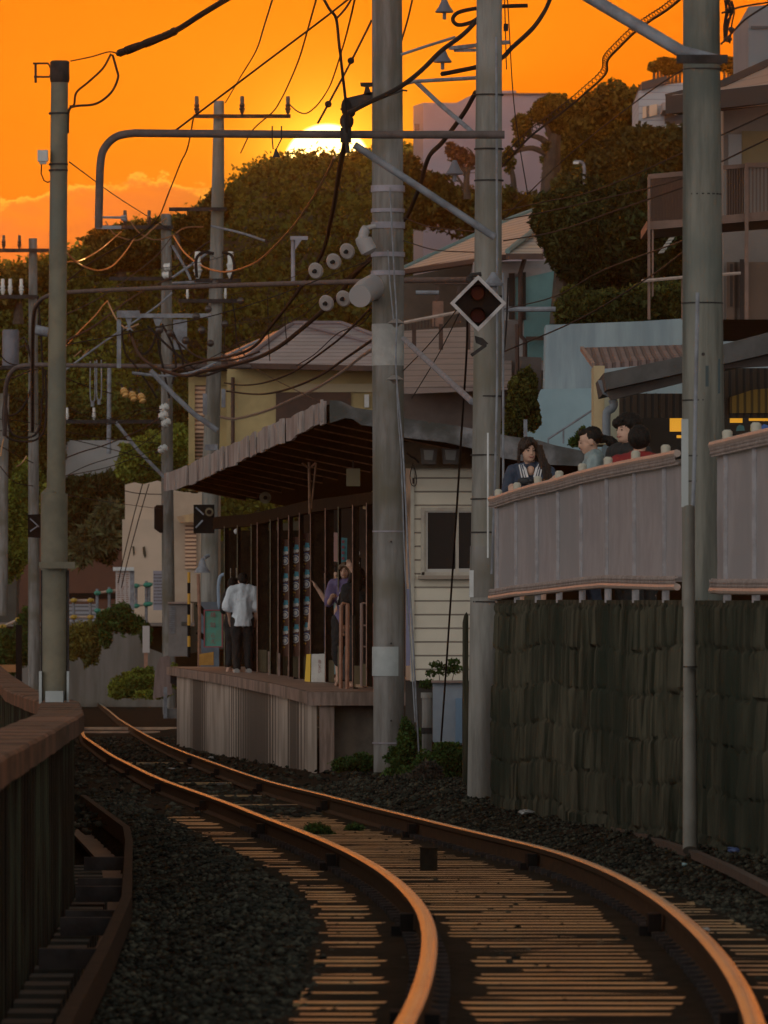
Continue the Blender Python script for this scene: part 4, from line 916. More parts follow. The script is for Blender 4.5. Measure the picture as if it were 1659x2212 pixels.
# header wall under the roof, posts, brackets
kQ=lambda u: 115+(u-460)*(180-115)/(805-460.); dQ=lambda u: F/kQ(u)
vQ=lambda u: float(np.interp(u,[460,555,668,735,805],[1437,1451,1468,1478,1484]))
hb=lambda u: float(np.interp(u,[460,540,610,670,735,805],[1143,1136,1120,1106,1098,1088]))
hd=[]
us2=[460,500,540,580,620,660,700,735,770,806]
mb=MB()
for a,b in zip(us2[:-1],us2[1:]):
    va,vb_=vt(min(a,700))+30 if a<700 else 925,vt(min(b,700))+30 if b<700 else 925
    mb.prism([P(a,hb(a),dQ(a)),P(b,hb(b),dQ(b)),P(b,hb(b)-26,dQ(b)),P(a,hb(a)-26,dQ(a))],(.12,0,0))
part('header_beam',mb,dark,T,smooth=False)
edgem=mat('lit_post_edge',(.36,.20,.14),(.22,.12,.085),.6,10,.1)  # light on the posts' open side, put into a bright strip
edge2=mat('olive_and_lit_edge',(.20,.17,.10),(.12,.11,.07),.6,10,.1)  # lit post side put into the colour; the horn shares it
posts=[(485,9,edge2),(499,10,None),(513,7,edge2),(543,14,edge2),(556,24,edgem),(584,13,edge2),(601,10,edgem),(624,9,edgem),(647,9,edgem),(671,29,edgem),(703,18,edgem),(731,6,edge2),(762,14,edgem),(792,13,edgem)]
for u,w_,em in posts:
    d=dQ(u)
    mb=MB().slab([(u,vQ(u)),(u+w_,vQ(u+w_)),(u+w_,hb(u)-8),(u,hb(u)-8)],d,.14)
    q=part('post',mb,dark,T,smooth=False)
    if em: part('lit_edge_strip',MB().slab([(u-1.6,vQ(u)),(u+.6,vQ(u)),(u+.6,hb(u)-4),(u-1.6,hb(u)-4)],d-.05,.05),em,q,smooth=False)
# lower boards and stubs between the posts
ob=mat('olive_kick_board',(.135,.105,.055),(.09,.07,.035),.7,5,.2,stretch=(1,1,.4))
for a,b in ((557,576),(578,599),(601,621),(623,644),(646,660),(710,722),(783,803)):
    part('kick_board',MB().slab([(a,vQ(a)-1),(b,vQ(b)-1),(b,vQ(b)-50),(a,vQ(a)-48)],dQ(a)+.2,.05),ob,T,smooth=False)
sm_=mat('pink_grey_stub_post',(.30,.20,.17),(.19,.13,.11),.6,8)
for u in (534,579,600.5,622,644.5,726,):
    part('stub_post',MB().slab([(u,vQ(u)+3),(u+4.5,vQ(u)+3),(u+4.5,vQ(u)-47),(u,vQ(u)-47)],dQ(u)-.3,.06),sm_,T,smooth=False)
# back wall of the shelter
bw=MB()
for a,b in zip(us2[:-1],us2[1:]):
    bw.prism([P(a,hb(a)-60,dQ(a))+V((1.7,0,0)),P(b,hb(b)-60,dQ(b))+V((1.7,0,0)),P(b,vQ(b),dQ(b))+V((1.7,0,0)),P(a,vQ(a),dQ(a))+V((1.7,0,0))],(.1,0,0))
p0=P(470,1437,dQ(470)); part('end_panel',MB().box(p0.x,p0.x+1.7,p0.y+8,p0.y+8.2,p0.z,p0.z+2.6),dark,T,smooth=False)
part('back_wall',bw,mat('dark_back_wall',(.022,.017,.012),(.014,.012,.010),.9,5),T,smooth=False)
part('roof_bracket',MB().tube(path([(668,998),(669,1110)],dQ(700)),.02,8).tube(path([(652,1000),(668,1012),(682,1000)],dQ(700)),.018,6).tube(path([(683,1000),(672,1100)],dQ(700)),.014,6),rafm,T)
T2=thing('loudspeaker','round horn loudspeaker under the canopy roof','loudspeaker',P(573,1075,150)); part('horn',MB().tube([P(573,1075,148),P(573,1075,148.1),P(573,1075,148.25)],[.10,.07,.04],18),edge2,T2); part('horn_core',MB().tube([P(573,1075,147.95),P(573,1075,148.1)],.035,12),blackp,T2)
T2=thing('clock_box','boxy pale green hanging box under the canopy','box',P(764,1052,112)); part('case',MB().rect(748,1012,778,1050,112,.15),mat('pale_green_box',(.20,.17,.10),None,.6),T2,smooth=False); part('hanger',MB().tube(path([(763,1012),(763,995)],112.05),.01,6),darksteel,T2)
T2=thing('wall_lamp','curved amber lamp shade against the broad pole under the canopy','lamp',P(800,1105,109)); part('shade',MB().tube(crom(path([(808,1062),(800,1070),(796,1088),(795,1102)],109)),[.02]*6+[.05]*6+[.07]*6+[.02],10),mat('amber_shade',(.40,.22,.08),None,.4),T2)
for u,v,l in ((741,1193,'tall cyan banner with red dots hanging in the shelter'),(726,1182,'plain pink banner strip in the shelter')):
    w_=9 if u>730 else 5; h_=32
    T2=thing('banner',l,'banner',P(u,v+h_,118)); part('cloth',MB().slab([(u-w_,v-h_),(u+w_,v-h_+1),(u+w_-1,v+h_),(u-w_,v+h_-1)],118,.01),mat('banner%d'%u,(.05,.22,.26) if u>730 else (.42,.24,.22),None,.7),T2,smooth=False)
    if u>730:
        for q in range(5): part('dot_mark',MB().rect(u-3,v-26+q*12,u+3,v-20+q*12,117.98,.005),mat('banner_dot%d'%q,(.25,.06,.09),None,.7),T2,smooth=False)
T2=thing('round_sign','small white round sign on the dark shelter wall','sign',P(771,1198,111)); part('disc',MB().tube([P(771,1195,111),P(771,1195,110.97)],.04,20),white,T2); part('mark',MB().tube(path([(768,1199),(774,1191)],110.95),.006,6).tube(path([(767,1192),(775,1198)],110.95),.004,6),blackp,T2)
T2=thing('lettered_post','dark board with small white lettering below the round sign','sign',P(772,1250,111)); part('board',MB().rect(764,1204,780,1262,111.0,.04),blackp,T2,smooth=False)
for i,ch in enumerate('あぶない'): part('lettering',text_mb(ch,.062,P(773-i*1.2,1216+i*10,110.97),(1,0,0),(0,0,1)),white,T2)
boardw=mat('notice_paper',(.40,.33,.27),(.30,.25,.20),.7,20); inkm=mat('printed_ink',(.05,.045,.04),None,.7)
def notice(label,u0,v0,u1,v1,d,rows,name='notice_board',m=None,seed=1):
    T2=thing(name,label,'sign',P((u0+u1)/2,v1,d)); part('board',MB().rect(u0,v0,u1,v1,d,.04),m or boardw,T2,smooth=False)
    r=random.Random(seed); mb=MB()
    for v,h in rows:
        u=u0+1.5
        while u<u1-2:
            w_=r.uniform(1,3.2); mb.rect(u,v,min(u+w_,u1-1),v+h,d-.012,.008); u+=w_+r.uniform(.8,1.6)
    part('print',mb,inkm,T2,smooth=False); return T2
notice('pale timetable notice against the broad pole in the shelter',791,1172,806,1243,110.5,[(1178,5),(1186,3),(1192,6),(1203,8),(1216,2),(1226,2)],seed=3)
notice('small framed notice behind the man in white',497,1227,512,1272,157,[(1232,3),(1238,6),(1247,3)],seed=4)
# posters on fins beside four posts
pal=[mat('poster_'+n,c,None,.6) for n,c in (('brown',(.16,.065,.04)),('white',(.80,.78,.74)),('cyan',(.10,.42,.55)),('yellow',(.85,.50,.05)),('navy',(.08,.12,.28)),('lime',(.60,.62,.08)))]
for ci,(u0,u1) in enumerate(((602,622),(625,645),(648,668))):
    v0=[1165,1160,1152][ci]
    d=dQ(u0)+.25; T2=thing('poster_strip','tall patterned poster strip, %s of the three beside the shelter posts'%['farthest','middle','nearest'][ci],'poster',P((u0+u1)/2,1418,d),'patterned posters in the shelter')
    part('sheet',MB().rect(u0,v0,u1,1418,d,.02),pal[0],T2,smooth=False)
    bl=[MB() for _ in range(6)]; k=d/F
    for rI in range(4):
        v=[1178,1236,1294,1350][rI]+(2-ci)*4; w_=u1-u0; dd=d-.008
        def bx(m,a,b,c,e): bl[m].slab([(u0+a*w_,v+c),(u0+b*w_,v+c+1),(u0+b*w_-1,v+e),(u0+a*w_+.5,v+e-1)],dd,.004)
        def di(m,a,y,r,q=0): bl[m].tube([P(u0+a*w_,v+y,dd-.004*q),P(u0+a*w_,v+y,dd-.003-.004*q)],r*k*1.25,12)
        di(1,.12,-8,3.2); di(1,.22,-4,2.6); bx(5,.2,.6,0,6); di(2,.75,2,4.6); bx(4,.05,.95,8,12); di(1,.2,11,3.4,1); di(1,.5,9,3.4,1); di(1,.85,8,3,1)
        bx(4,.05,.98,14,18); di(1,.66,26,7.2); di(4,.66,26,5.2,1); di(1,.66,26,3.8,2); bx(4,.5,.85,25,26.4); bl[3].slab([(u0+.03*w_,v+16),(u0+.14*w_,v+18),(u0+.34*w_,v+38),(u0+.03*w_,v+36)],dd,.004); bx(3,.05,.2,38,44)
        bx(1,0,.2,43,45); bx(1,.0,.5,0,3); bx(2,.55,1,-6,-1); bx(5,.1,.5,-14,-10); bx(3,.4,.7,38,42)
    for j in range(1,6): part('printed_shape',bl[j],pal[j],T2,smooth=False)
# gates and rails on the platform end
pipeb=mat('brown_rail_paint',(.33,.15,.09),(.22,.10,.06),.45,8,.1)
T2=thing('pipe_gate','brown painted pipe gate posts at the platform end','gate',P(742,1487,109.2))
part('post',MB().tube(path([(736,1487),(737,1310),(741,1304),(744,1304)],109.2),.024,8),pipeb,T2); part('post',MB().tube(path([(750,1488),(751,1304),(740,1304)],109),.026,8),pipeb,T2); part('crossbar',MB().tube(path([(736,1371),(744,1371)],109.2),.018,8),pipeb,T2); part('post',MB().tube(path([(768,1488),(767,1330)],110),.03,8),dark,T2)
T2=thing('ladder_rail','reddish ladder shaped barrier next to the broad pole','barrier',P(793,1482,109.3))
for u in (781,804): part('upright',MB().tube(path([(u,1482),(u,1303)],109.3),.02,8),mat('red_rail%d'%u,(.33,.13,.10) if u>790 else (.25,.17,.15),None,.45),T2)
for v in (1303,1351,1397,1443): part('rung',MB().tube(path([(781,v),(804,v)],109.3),.012,6),sm_,T2)
T2=thing('small_bin','small olive box standing behind the ladder shaped barrier','box',P(780,1484,109.6)); part('body',MB().rect(765,1438,781,1484,109.6,.25),ob,T2,smooth=False); part('base',MB().rect(768,1478,783,1485,109.5,.25),mat('bin_base',(.45,.3,.2),None,.6),T2,smooth=False)
T2=thing('paper_bag','square paper carrier bag with yellow side standing on the platform','bag',P(685,1474,dQ(690)-.25))
d=dQ(690)-.3; part('front',MB().slab([(671,1413),(706,1412),(709,1474),(670,1473)],d,.01),mat('bag_paper',(.78,.75,.70),(.66,.63,.58),.7,8),T2,smooth=False)
part('side',MB().prism([P(671,1413,d),P(670,1473,d),P(658,1472,d+.25),P(662,1413,d+.25)],(.012,0,0)),mat('bag_yellow',(.75,.48,.05),None,.6),T2,smooth=False)
part('back',MB().slab([(663,1414),(700,1413),(702,1470),(660,1470)],d+.26,.01),MATS['bag_paper'],T2,smooth=False)
part('print',text_mb('あじさい'.replace('','\n').strip(),.05,P(690,1440,d-.012),(1,0,0),(0,0,1),font_sp=.9),mat('bag_red',(.3,.05,.05),None,.6),T2)
T2=thing('black_shoe','black shoe with pale laces on the platform next to the bag','shoe',P(648,1468,dQ(640)-.1)); part('sole',MB().tube(crom(path([(634,1465),(645,1467),(659,1466)],dQ(640)-.1)),[.02]*5+[.035]*5+[.03],8),blackp,T2); part('lace',MB().tube(path([(650,1456),(657,1450)],dQ(640)-.16),.018,6),white,T2)
# green sign with red border
T2=thing('green_sign','green board with red border and red lettering at the platform end','sign',P(460,1400,168))
part('board',MB().rect(442,1319,479,1397,168,.03),mat('sign_green',(.10,.34,.27),(.13,.30,.22),.6,4,mixlo=.45,mixhi=.55),T2,smooth=False)
rb=mat('sign_red',(.32,.07,.09),None,.6)
part('border',MB().rect(440,1317,481,1319.5,167.97,.05).rect(440,1396,481,1398.5,167.97,.05).rect(440,1319.5,442.5,1396,167.97,.05).rect(478.5,1319.5,481,1396,167.97,.05),rb,T2,smooth=False)
for ch,v in zip('構踏らえ',(1329,1351,1374,1386)): part('lettering',text_mb(ch,.105,P(460,v,167.95),(1,0,0),(0,0,1)),rb,T2)
T2=thing('crossing_mast','yellow and black striped crossing mast beside the grey cabinet','post',P(408,1420,180))
ym=mat('warning_yellow',(.55,.27,.02),None,.5)
for i in range(8): part('stripe',MB().tube([P(408,1420-i*23,180),P(408,1397-i*23,180)],.032,10),ym if i%2 else blackp,T2)
T2=thing('warning_bell','bell shaped crossing horn on the pole under the canopy end','bell',P(437,1238,182)); part('bell',MB().tube([P(437,1206,182),P(437,1212,182),P(437,1224,182),P(437,1234,182),P(437,1237,182)],[.03,.06,.09,.16,.17],16),galv,T2); part('neck',MB().tube([P(440,1206,182.1),P(450,1200,182.3)],.04,8),galv,T2)
T2=thing('crossing_signal','dark crossed signal board under the far canopy corner','signal',P(440,1150,184)); part('board',MB().rect(418,1090,463,1152,184,.1),blackp,T2,smooth=False); part('cross_bar',MB().tube(path([(423,1096),(440,1112)],183.9),.02,6).tube(path([(423,1140),(438,1124)],183.9),.02,6),galv,T2); part('lamp_ring',MB().tube([P(452,1106,183.9),P(452,1106,183.85)],.09,18),mat('ring_brass',(.12,.08,.03),None,.4),T2); part('lamp_core',MB().tube([P(452,1106,183.84),P(452,1106,183.8)],.05,14),blackp,T2)
cabm=mat('cabinet_grey',(.19,.165,.155),(.14,.12,.115),.6,3)
T2=thing('equipment_cabinet','grey equipment cabinet with slatted side beside the striped mast','cabinet',P(384,1415,181)); part('body',MB().rect(364,1304,406,1418,181,.8),cabm,T2,smooth=False)
mb=MB(); [mb.rect(366,1310+4*i,378,1312+4*i,180.97,.02) for i in range(15)]; part('vent_slats',mb,galv,T2,smooth=False); part('top_lip',MB().rect(362,1300,408,1304,180.9,1.0),sm_,T2,smooth=False); part('label_plate',MB().rect(392,1343,404,1352,180.97,.01),inkm,T2,smooth=False)
T2=thing('concrete_footing','stepped concrete block and pink slanted slab before the platform end','block',P(384,1552,176)); part('block',MB().slab([(356,1530),(398,1532),(398,1552),(356,1552)],174,.6),mat('grey_block',(.22,.21,.21),(.15,.145,.145),.8,3),T2,smooth=False); part('slanted_slab',MB().slab([(345,1420),(366,1415),(372,1500),(330,1510),(335,1450)],182,.3),mat('pink_slab',(.24,.17,.155),(.18,.125,.115),.8,4,stretch=(3,1,.5)),T2,smooth=False); part('marker_post',MB().rect(353,1484,361,1552,173.8,.15).tube(path([(384,1536),(384,1485)],174),.02,6),galv,T2,smooth=False)
T2=thing('yellow_box','small orange yellow box behind the green sign','box',P(437,1440,180)); part('body',MB().slab([(430,1413),(461,1408),(461,1437),(430,1437)],180,.4),mat('box_orange',(.42,.20,.03),(.33,.15,.02),.6,6),T2,smooth=False)
T2=thing('signal_cabinet','blue grey signal box and white ring frame by the shelter','cabinet',P(445,1330,183)); part('body',MB().rect(432,1300,473,1440,183.5,.4),mat('cab_blue',(.13,.17,.22),(.10,.12,.15),.6,3),T2,smooth=False); part('ring_frame',MB().tube(crom(path([(486,1240),(476,1245),(472,1262),(472,1290),(474,1312),(486,1320)],182.9)),.035,8),mat('ring_blue',(.25,.32,.42),None,.5),T2); part('support_arm',MB().bar(P(426,1305,182.8),P(446,1330,182.8),.1,.1).bar(P(426,1365,182.8),P(446,1382,182.8),.1,.1),blackp,T2); part('orange_mast',MB().tube(path([(430,1440),(431,1330),(428,1240)],182.7),.035,8),pipeb,T2)
T2=thing('platform_camera','small white domed camera at the first shelter post','camera',P(511,1145,165)); part('dome',MB().ball(P(511,1148,dQ(511)-.1),.05),white,T2)
# ---------------------------------------------------------------- station building
dS=104.3
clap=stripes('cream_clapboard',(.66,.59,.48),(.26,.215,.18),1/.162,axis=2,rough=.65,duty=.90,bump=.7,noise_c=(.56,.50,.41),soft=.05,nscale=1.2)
T=thing('station_building','cream clapboard station building with aluminium sliding window','building',P(950,1475,dS))
part('front_wall',MB().slab([(890,1006),(1036,1006),(1036,1470),(890,1470)],dS,.12),clap,T,smooth=False)
part('side_wall',MB().prism([P(889,1470,dS+.1),P(889,1006,dS+.1),P(876,1006,dS+7),P(876,1468,dS+7)],(.1,0,0)),mat('orange_lit_side_cream',(.52,.38,.28),(.40,.28,.21),.7,3),T,smooth=False)  # orange evening light put into the cream of this side
part('corner_trim',MB().rect(887,1006,895,1472,dS-.03,.03),mat('corner_trim_paint',(.46,.42,.35),(.36,.33,.28),.6,5),T,smooth=False)
part('eave_board',MB().rect(872,955,1040,1008,dS+.25,.1).rect(872,1003,1040,1011,dS-.12,.15),mat('eave_wood',(.11,.075,.04),(.06,.045,.03),.8,5),T,smooth=False)
fr=mat('aluminium_frame',(.40,.37,.34),None,.4,metal=.3); glass=mat('dark_window_glass',(.014,.011,.009),None,.35,spec=.15)
W_=part('window',MB().rect(909,1096,1036,1104,dS-.07,.07).rect(909,1104,917,1242,dS-.07,.07).rect(911,1236,1036,1244,dS-.07,.07).rect(916,1104,921,1236,dS-.05,.05).rect(984,1104,991,1236,dS-.05,.05),mat('window_casing',(.45,.40,.33),(.36,.31,.26),.6,6),T,smooth=False)
part('pane',MB().rect(922,1107,984,1233,dS-.02,.015),glass,W_,smooth=False); part('pane',MB().rect(991,1107,1030,1233,dS-.02,.015),glass,W_,smooth=False)
part('sash',MB().rect(921,1104,984,1107,dS-.04,.03).rect(921,1229,984,1236,dS-.04,.03).rect(921,1107,924,1229,dS-.04,.03).rect(990,1104,1036,1107,dS-.04,.03).rect(990,1228,1036,1236,dS-.04,.03),fr,W_,smooth=False)
part('sill',MB().rect(903,1243,1038,1251,dS-.14,.14),mat('sill_paint',(.30,.24,.19),None,.6),W_,smooth=False)
for a,b in ((911,941),(957,990)):
    q=part('eave_lamp',MB().slab([(a-3,968),(b+4,970),(b,1003),(a,1002)],dS-.3,.25),mat('lamp_case%d'%a,(.06,.055,.05),None,.5),T,smooth=False); part('lamp_glass',MB().slab([(a+4,972),(b-4,973),(b-7,994),(a+6,993)],dS-.31,.01),mat('lamp_glass%d'%a,(.17,.17,.16),None,.3),q,smooth=False)
part('cable_fitting',MB().tube(crom(path([(879,978),(888,986),(896,990),(905,1000)],dS-.2)),.014,6).tube(crom(path([(892,1000),(886,1025),(888,1045),(896,1050),(900,1040),(898,1020),(893,1005)],dS-.2)),.006,5).rect(891,1032,895,1045,dS-.2,.04),wire,T)
part('side_poster',MB().rect(877,1272,886,1438,dS+.0,.06),mat('lilac_poster',(.22,.21,.33),(.17,.17,.27),.6,4),T,smooth=False)
part('plinth',MB().slab([(876,1470),(1036,1472),(1036,1600),(876,1600)],dS+.35,.3),mat('plinth_dark',(.05,.045,.04),None,.9),T,smooth=False)
T=thing('utility_cabinet','pale blue grey cabinet below the station window','cabinet',P(968,1605,101)); part('body',MB().slab([(935,1474),(999,1473),(999,1608),(966,1603),(935,1603)],101,.4),mat('cabinet_blue',(.24,.28,.33),(.19,.22,.27),.55,2),T,smooth=False); part('side_box',MB().rect(984,1508,998,1608,100.9,.1),mat('cabinet_deep_blue',(.12,.20,.30),None,.5),T,smooth=False); part('plinth',MB().rect(938,1603,984,1630,101.05,.4),blackp,T,smooth=False); part('top_lid',MB().rect(932,1470,1000,1475,100.9,.6),sm_,T,smooth=False)
T=thing('stub_column','short grey pipe column standing left of the blue grey cabinet','post',P(923,1645,100)); part('column',MB().tube(path([(922,1640),(922,1505)],100),.056,14),concrete,T); part('cap',MB().tube(path([(922,1508),(922,1496)],100),.068,14),concrete2,T); part('collar',MB().tube(path([(922,1585),(922,1572)],100),.066,14),darksteel,T)
# ---------------------------------------------------------------- houses
def roofpoly(mb,pts,th=.12):
    pts=[P(*p) for p in pts]; n=len(pts); return mb.add(pts+[p+V((0,0,-th)) for p in pts],[tuple(range(n)),tuple(range(2*n-1,n-1,-1))]+[(i,n+i,n+(i+1)%n,(i+1)%n) for i in range(n)])
tile=stripes('grey_pink_roof_tiles',(.33,.25,.25),(.12,.085,.085),9.3,axis=2,rough=.38,duty=.86,bump=.8,noise_c=(.27,.205,.20),soft=.06,nscale=1.5)
T=thing('tiled_roof_house','ochre house with low hipped pink grey tile roof behind the platform canopy','house',P(700,1010,230))
R=part('roof',roofpoly(MB(),[(518,784,229),(1003,796,229),(738,700,233),(631,700,233)]),tile,T,smooth=False)
roofpoly_l=roofpoly(MB(),[(518,784,229),(631,700,233),(484,765,240)]); part('side_slope',roofpoly_l,mat('glossy_lit_side_tiles',(.42,.27,.20),(.34,.21,.16),.25,20,.4,spec=.9),R,smooth=False)  # sunset light on this slope put into a warmer tile colour
part('ridge_cap',MB().tube([P(631,698,233),P(738,698,233)],.07,6).tube([P(738,698,233),P(1003,794,228.9)],.06,6).tube([P(631,698,233),P(518,782,228.9)],.06,6).tube([P(655,702,232.6),P(820,745,231),P(960,796,228.9)],.05,6),mat('ridge_tile',(.19,.14,.145),None,.5),R)
part('eave',MB().bar(P(518,790,228.9),P(1003,800,228.9),.2,.14).bar(P(485,770,240),P(518,790,229),.2,.14),mat('dark_eave',(.07,.035,.025),(.05,.025,.02),.7,4),R)
och=mat('ochre_stucco',(.46,.35,.17),(.37,.285,.14),.85,1.5,.1,c3=(.25,.18,.08),s3=.3)
part('wall',MB().slab([(490,792),(955,792),(955,1030),(490,1030)],230,7),och,T,smooth=False)
shut=mat('dark_brown_shutter',(.065,.032,.022),(.05,.026,.018),.7,4)
for a,b,c,d_ in ((596,847,758,1000),(875,841,938,906)): part('shutter',MB().rect(a,b,c,d_,229.94,.05),shut,T,smooth=False)
part('lintel',MB().rect(636,829,806,847,229.9,.1),mat('pale_lintel',(.42,.34,.22),None,.7),T,smooth=False)
part('downpipe',MB().tube(path([(503,815),(503,960)],229.8),.05,8),MATS['dark_eave'],T); part('downpipe',MB().tube(path([(948,800),(948,910)],229.8),.06,8),MATS['dark_eave'],T)
part('meter_box',MB().rect(787,852,797,880,229.8,.12),white,T,smooth=False)
lou=stripes('sunset_lit_louvres',(.66,.40,.26),(.16,.08,.05),8.5,axis=2,rough=.35,duty=.6,bump=.5,soft=.1)  # orange sunset reflection put into the slat colour
T=thing('side_house','narrow ochre house wing with sunset tinted louvred windows behind the bluish pole','house',P(430,1040,236))
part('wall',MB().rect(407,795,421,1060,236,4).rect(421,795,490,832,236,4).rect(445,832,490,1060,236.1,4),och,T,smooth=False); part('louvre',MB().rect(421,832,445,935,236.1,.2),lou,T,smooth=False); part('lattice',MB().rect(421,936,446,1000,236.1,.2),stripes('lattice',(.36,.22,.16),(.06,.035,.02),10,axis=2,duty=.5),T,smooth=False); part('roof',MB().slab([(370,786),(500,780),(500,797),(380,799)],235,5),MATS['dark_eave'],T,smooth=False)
T=thing('eaves_house','pale wall with lit eave and louvred shutter beyond the slim pole','house',P(400,1340,262))
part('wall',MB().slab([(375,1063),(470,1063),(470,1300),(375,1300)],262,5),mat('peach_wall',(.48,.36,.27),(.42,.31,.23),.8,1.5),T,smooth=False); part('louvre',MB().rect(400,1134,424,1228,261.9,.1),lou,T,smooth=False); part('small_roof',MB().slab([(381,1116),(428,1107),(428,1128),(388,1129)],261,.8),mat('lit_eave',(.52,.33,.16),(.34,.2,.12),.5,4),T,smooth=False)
# teal house on the slope
T=thing('teal_house','teal walled house with glinting tiled hip roof left of the conifers','house',P(1130,780,190))
R=part('roof',roofpoly(roofpoly(MB(),[(873,580,196),(1022,556,188),(1096,545,184),(1150,500,187),(1159,453,194),(1106,473,196),(1010,517,197)]),[(1095,546,184),(1172,546,184),(1155,452,194),(1143,500,188)]),stripes('silver_tiles',(.33,.31,.30),(.11,.10,.10),10,axis=2,rough=.42,duty=.8,bump=.8,soft=.08,noise_c=(.42,.33,.24)),T,smooth=False)
part('ridge_cap',MB().tube([P(1096,543,183.9),P(1150,500,187),P(1159,453,194)],.06,6).tube([P(873,578,196),P(1010,515,197),P(1106,471,196),P(1158,452,194)],.05,6),mat('verdigris_ridge',(.15,.22,.21),None,.6),R)
part('eave',MB().bar(P(1093,554,183.9),P(1174,554,183.9),.2,.12).bar(P(873,588,196),P(1094,555,184),.2,.1),MATS['dark_eave'],R)
part('wall',MB().slab([(1022,566),(1205,562),(1205,800),(1022,800)],187,6),mat('grey_lilac_wall',(.36,.33,.33),(.30,.275,.275),.8,1.2),T,smooth=False)
part('teal_panel',MB().slab([(1132,600),(1199,585),(1199,778),(1132,778)],186.9,.08).slab([(1113,598),(1121,598),(1121,690),(1113,690)],186.9,.08),mat('teal_siding',(.14,.31,.32),(.10,.24,.25),.6,1.2),T,smooth=False)
for a,b,c,d_ in ((1099,590,1112,690),(1121,588,1136,690)): part('window',MB().rect(a,b,c,d_,186.85,.06),glass,T,smooth=False)
part('downpipe',MB().tube(path([(1133,560),(1124,590),(1124,725),(1134,735),(1134,778)],186.6),.05,8).bar(P(1136,731,186.6),P(1174,731,186.6),.08,.08),MATS['dark_eave'],T)
part('corner_post',MB().rect(1201,560,1205,700,186.8,.1).rect(1214,600,1222,690,186.5,.15),MATS['dark_eave'],T,smooth=False)
part('left_wall',MB().slab([(870,600),(1030,566),(1030,720),(870,720)],197,4),mat('brown_back_wall',(.13,.095,.075),(.09,.07,.055),.8,2),T,smooth=False)
T=thing('terrace_house','wide pinkish shingle roof with terrace railing below the teal house','house',P(950,830,175))
part('shingle_roof',roofpoly(MB(),[(868,838,168),(1105,828,168),(1105,700,176),(868,715,176)]),stripes('pink_shingles',(.27,.195,.17),(.12,.085,.075),7.5,axis=2,rough=.6,duty=.85,bump=.4,noise_c=(.22,.155,.14)),T,smooth=False)
part('wall',MB().slab([(868,830),(1110,820),(1110,1000),(868,1000)],169,5),mat('terrace_wall',(.13,.10,.09),(.09,.07,.065),.8,1.5),T,smooth=False)
T2=T
for u in (890,948,1007): part('terrace_post',MB().rect(u,700 if u<1000 else 640,u+9,755,167.4,.12),MATS['dark_eave'],T2,smooth=False)
part('handrail',MB().tube(path([(872,697),(1000,672)],166.8),.035,6),railm,T2)
mb=MB(); [mb.tube(path([(u,695-(u-872)*.19),(u,713-(u-872)*.1)],166.8),.012,5) for u in range(876,940,7)]; part('baluster_row',mb,MATS['dark_eave'],T2)
part('pergola_post',MB().rect(934,650,958,705,168.5,.2),mat('brick_column',(.28,.15,.11),(.2,.11,.08),.8,6),T2,smooth=False); part('pergola_beam',MB().rect(934,608,1020,614,168.2,.2).rect(940,618,948,650,168.2,.1).rect(987,618,994,700,168.2,.1),MATS['dark_eave'],T2,smooth=False)
part('downpipe',MB().tube(path([(1117,700),(1117,850),(1108,860)],168.5),.04,6),MATS['dark_eave'],T2)
part('chimney_wall',MB().slab([(1085,692),(1118,692),(1118,770),(1170,772),(1170,930),(1085,930)],171,2),mat('dark_render',(.12,.10,.095),(.085,.075,.07),.85,2),T2,smooth=False)
# teal white retaining wall
T=thing('pale_retaining_wall','large pale blue green rendered retaining wall under the hedges','wall',P(1400,960,130))
tw=mat('pale_teal_render',(.32,.385,.42),(.22,.275,.31),.85,1.6,.2,stretch=(2,1,.25),c3=(.24,.30,.31),s3=.5,detail=9)
part('upper_wall',MB().slab([(1179,702),(1382,694),(1475,688),(1560,680),(1659,671),(1800,662),(1800,1000),(1176,1000),(1176,839)],131,1.5),tw,T,smooth=False)
part('lower_wall',MB().slab([(1169,841),(1300,838),(1300,1000),(1100,1000),(1126,941),(1150,885)],130,.9),mat('paler_teal_render',(.30,.42,.47),(.25,.36,.41),.85,1.2,.15,c3=(.22,.31,.34),s3=.4),T,smooth=False)
mb=MB(); r=random.Random(3)
for i in range(26): u=1185+i*11+r.uniform(-3,3); mb.rect(u,r.uniform(848,852),u+r.uniform(1.5,4),r.uniform(856,870),130.98,.01)
part('weep_stain',mb,mat('weep_stains',(.14,.17,.17),None,.9),T,smooth=False)
T=thing('handrail','thin sloping handrail in front of the pale retaining wall','handrail',P(1230,960,112)); part('rail_tube',MB().tube(path([(1183,949),(1283,884)],112),.016,6),galv,T)
for u,v in ((1217,926),(1184,950)): part('stanchion',MB().tube(path([(u,v),(u,v+32)],112),.012,6),galv,T)
T=thing('grey_stub_post','short pale post at the lower end of the retaining wall','post',P(1136,960,112)); part('post',MB().rect(1131,906,1139,965,112,.05),galv,T,smooth=False)
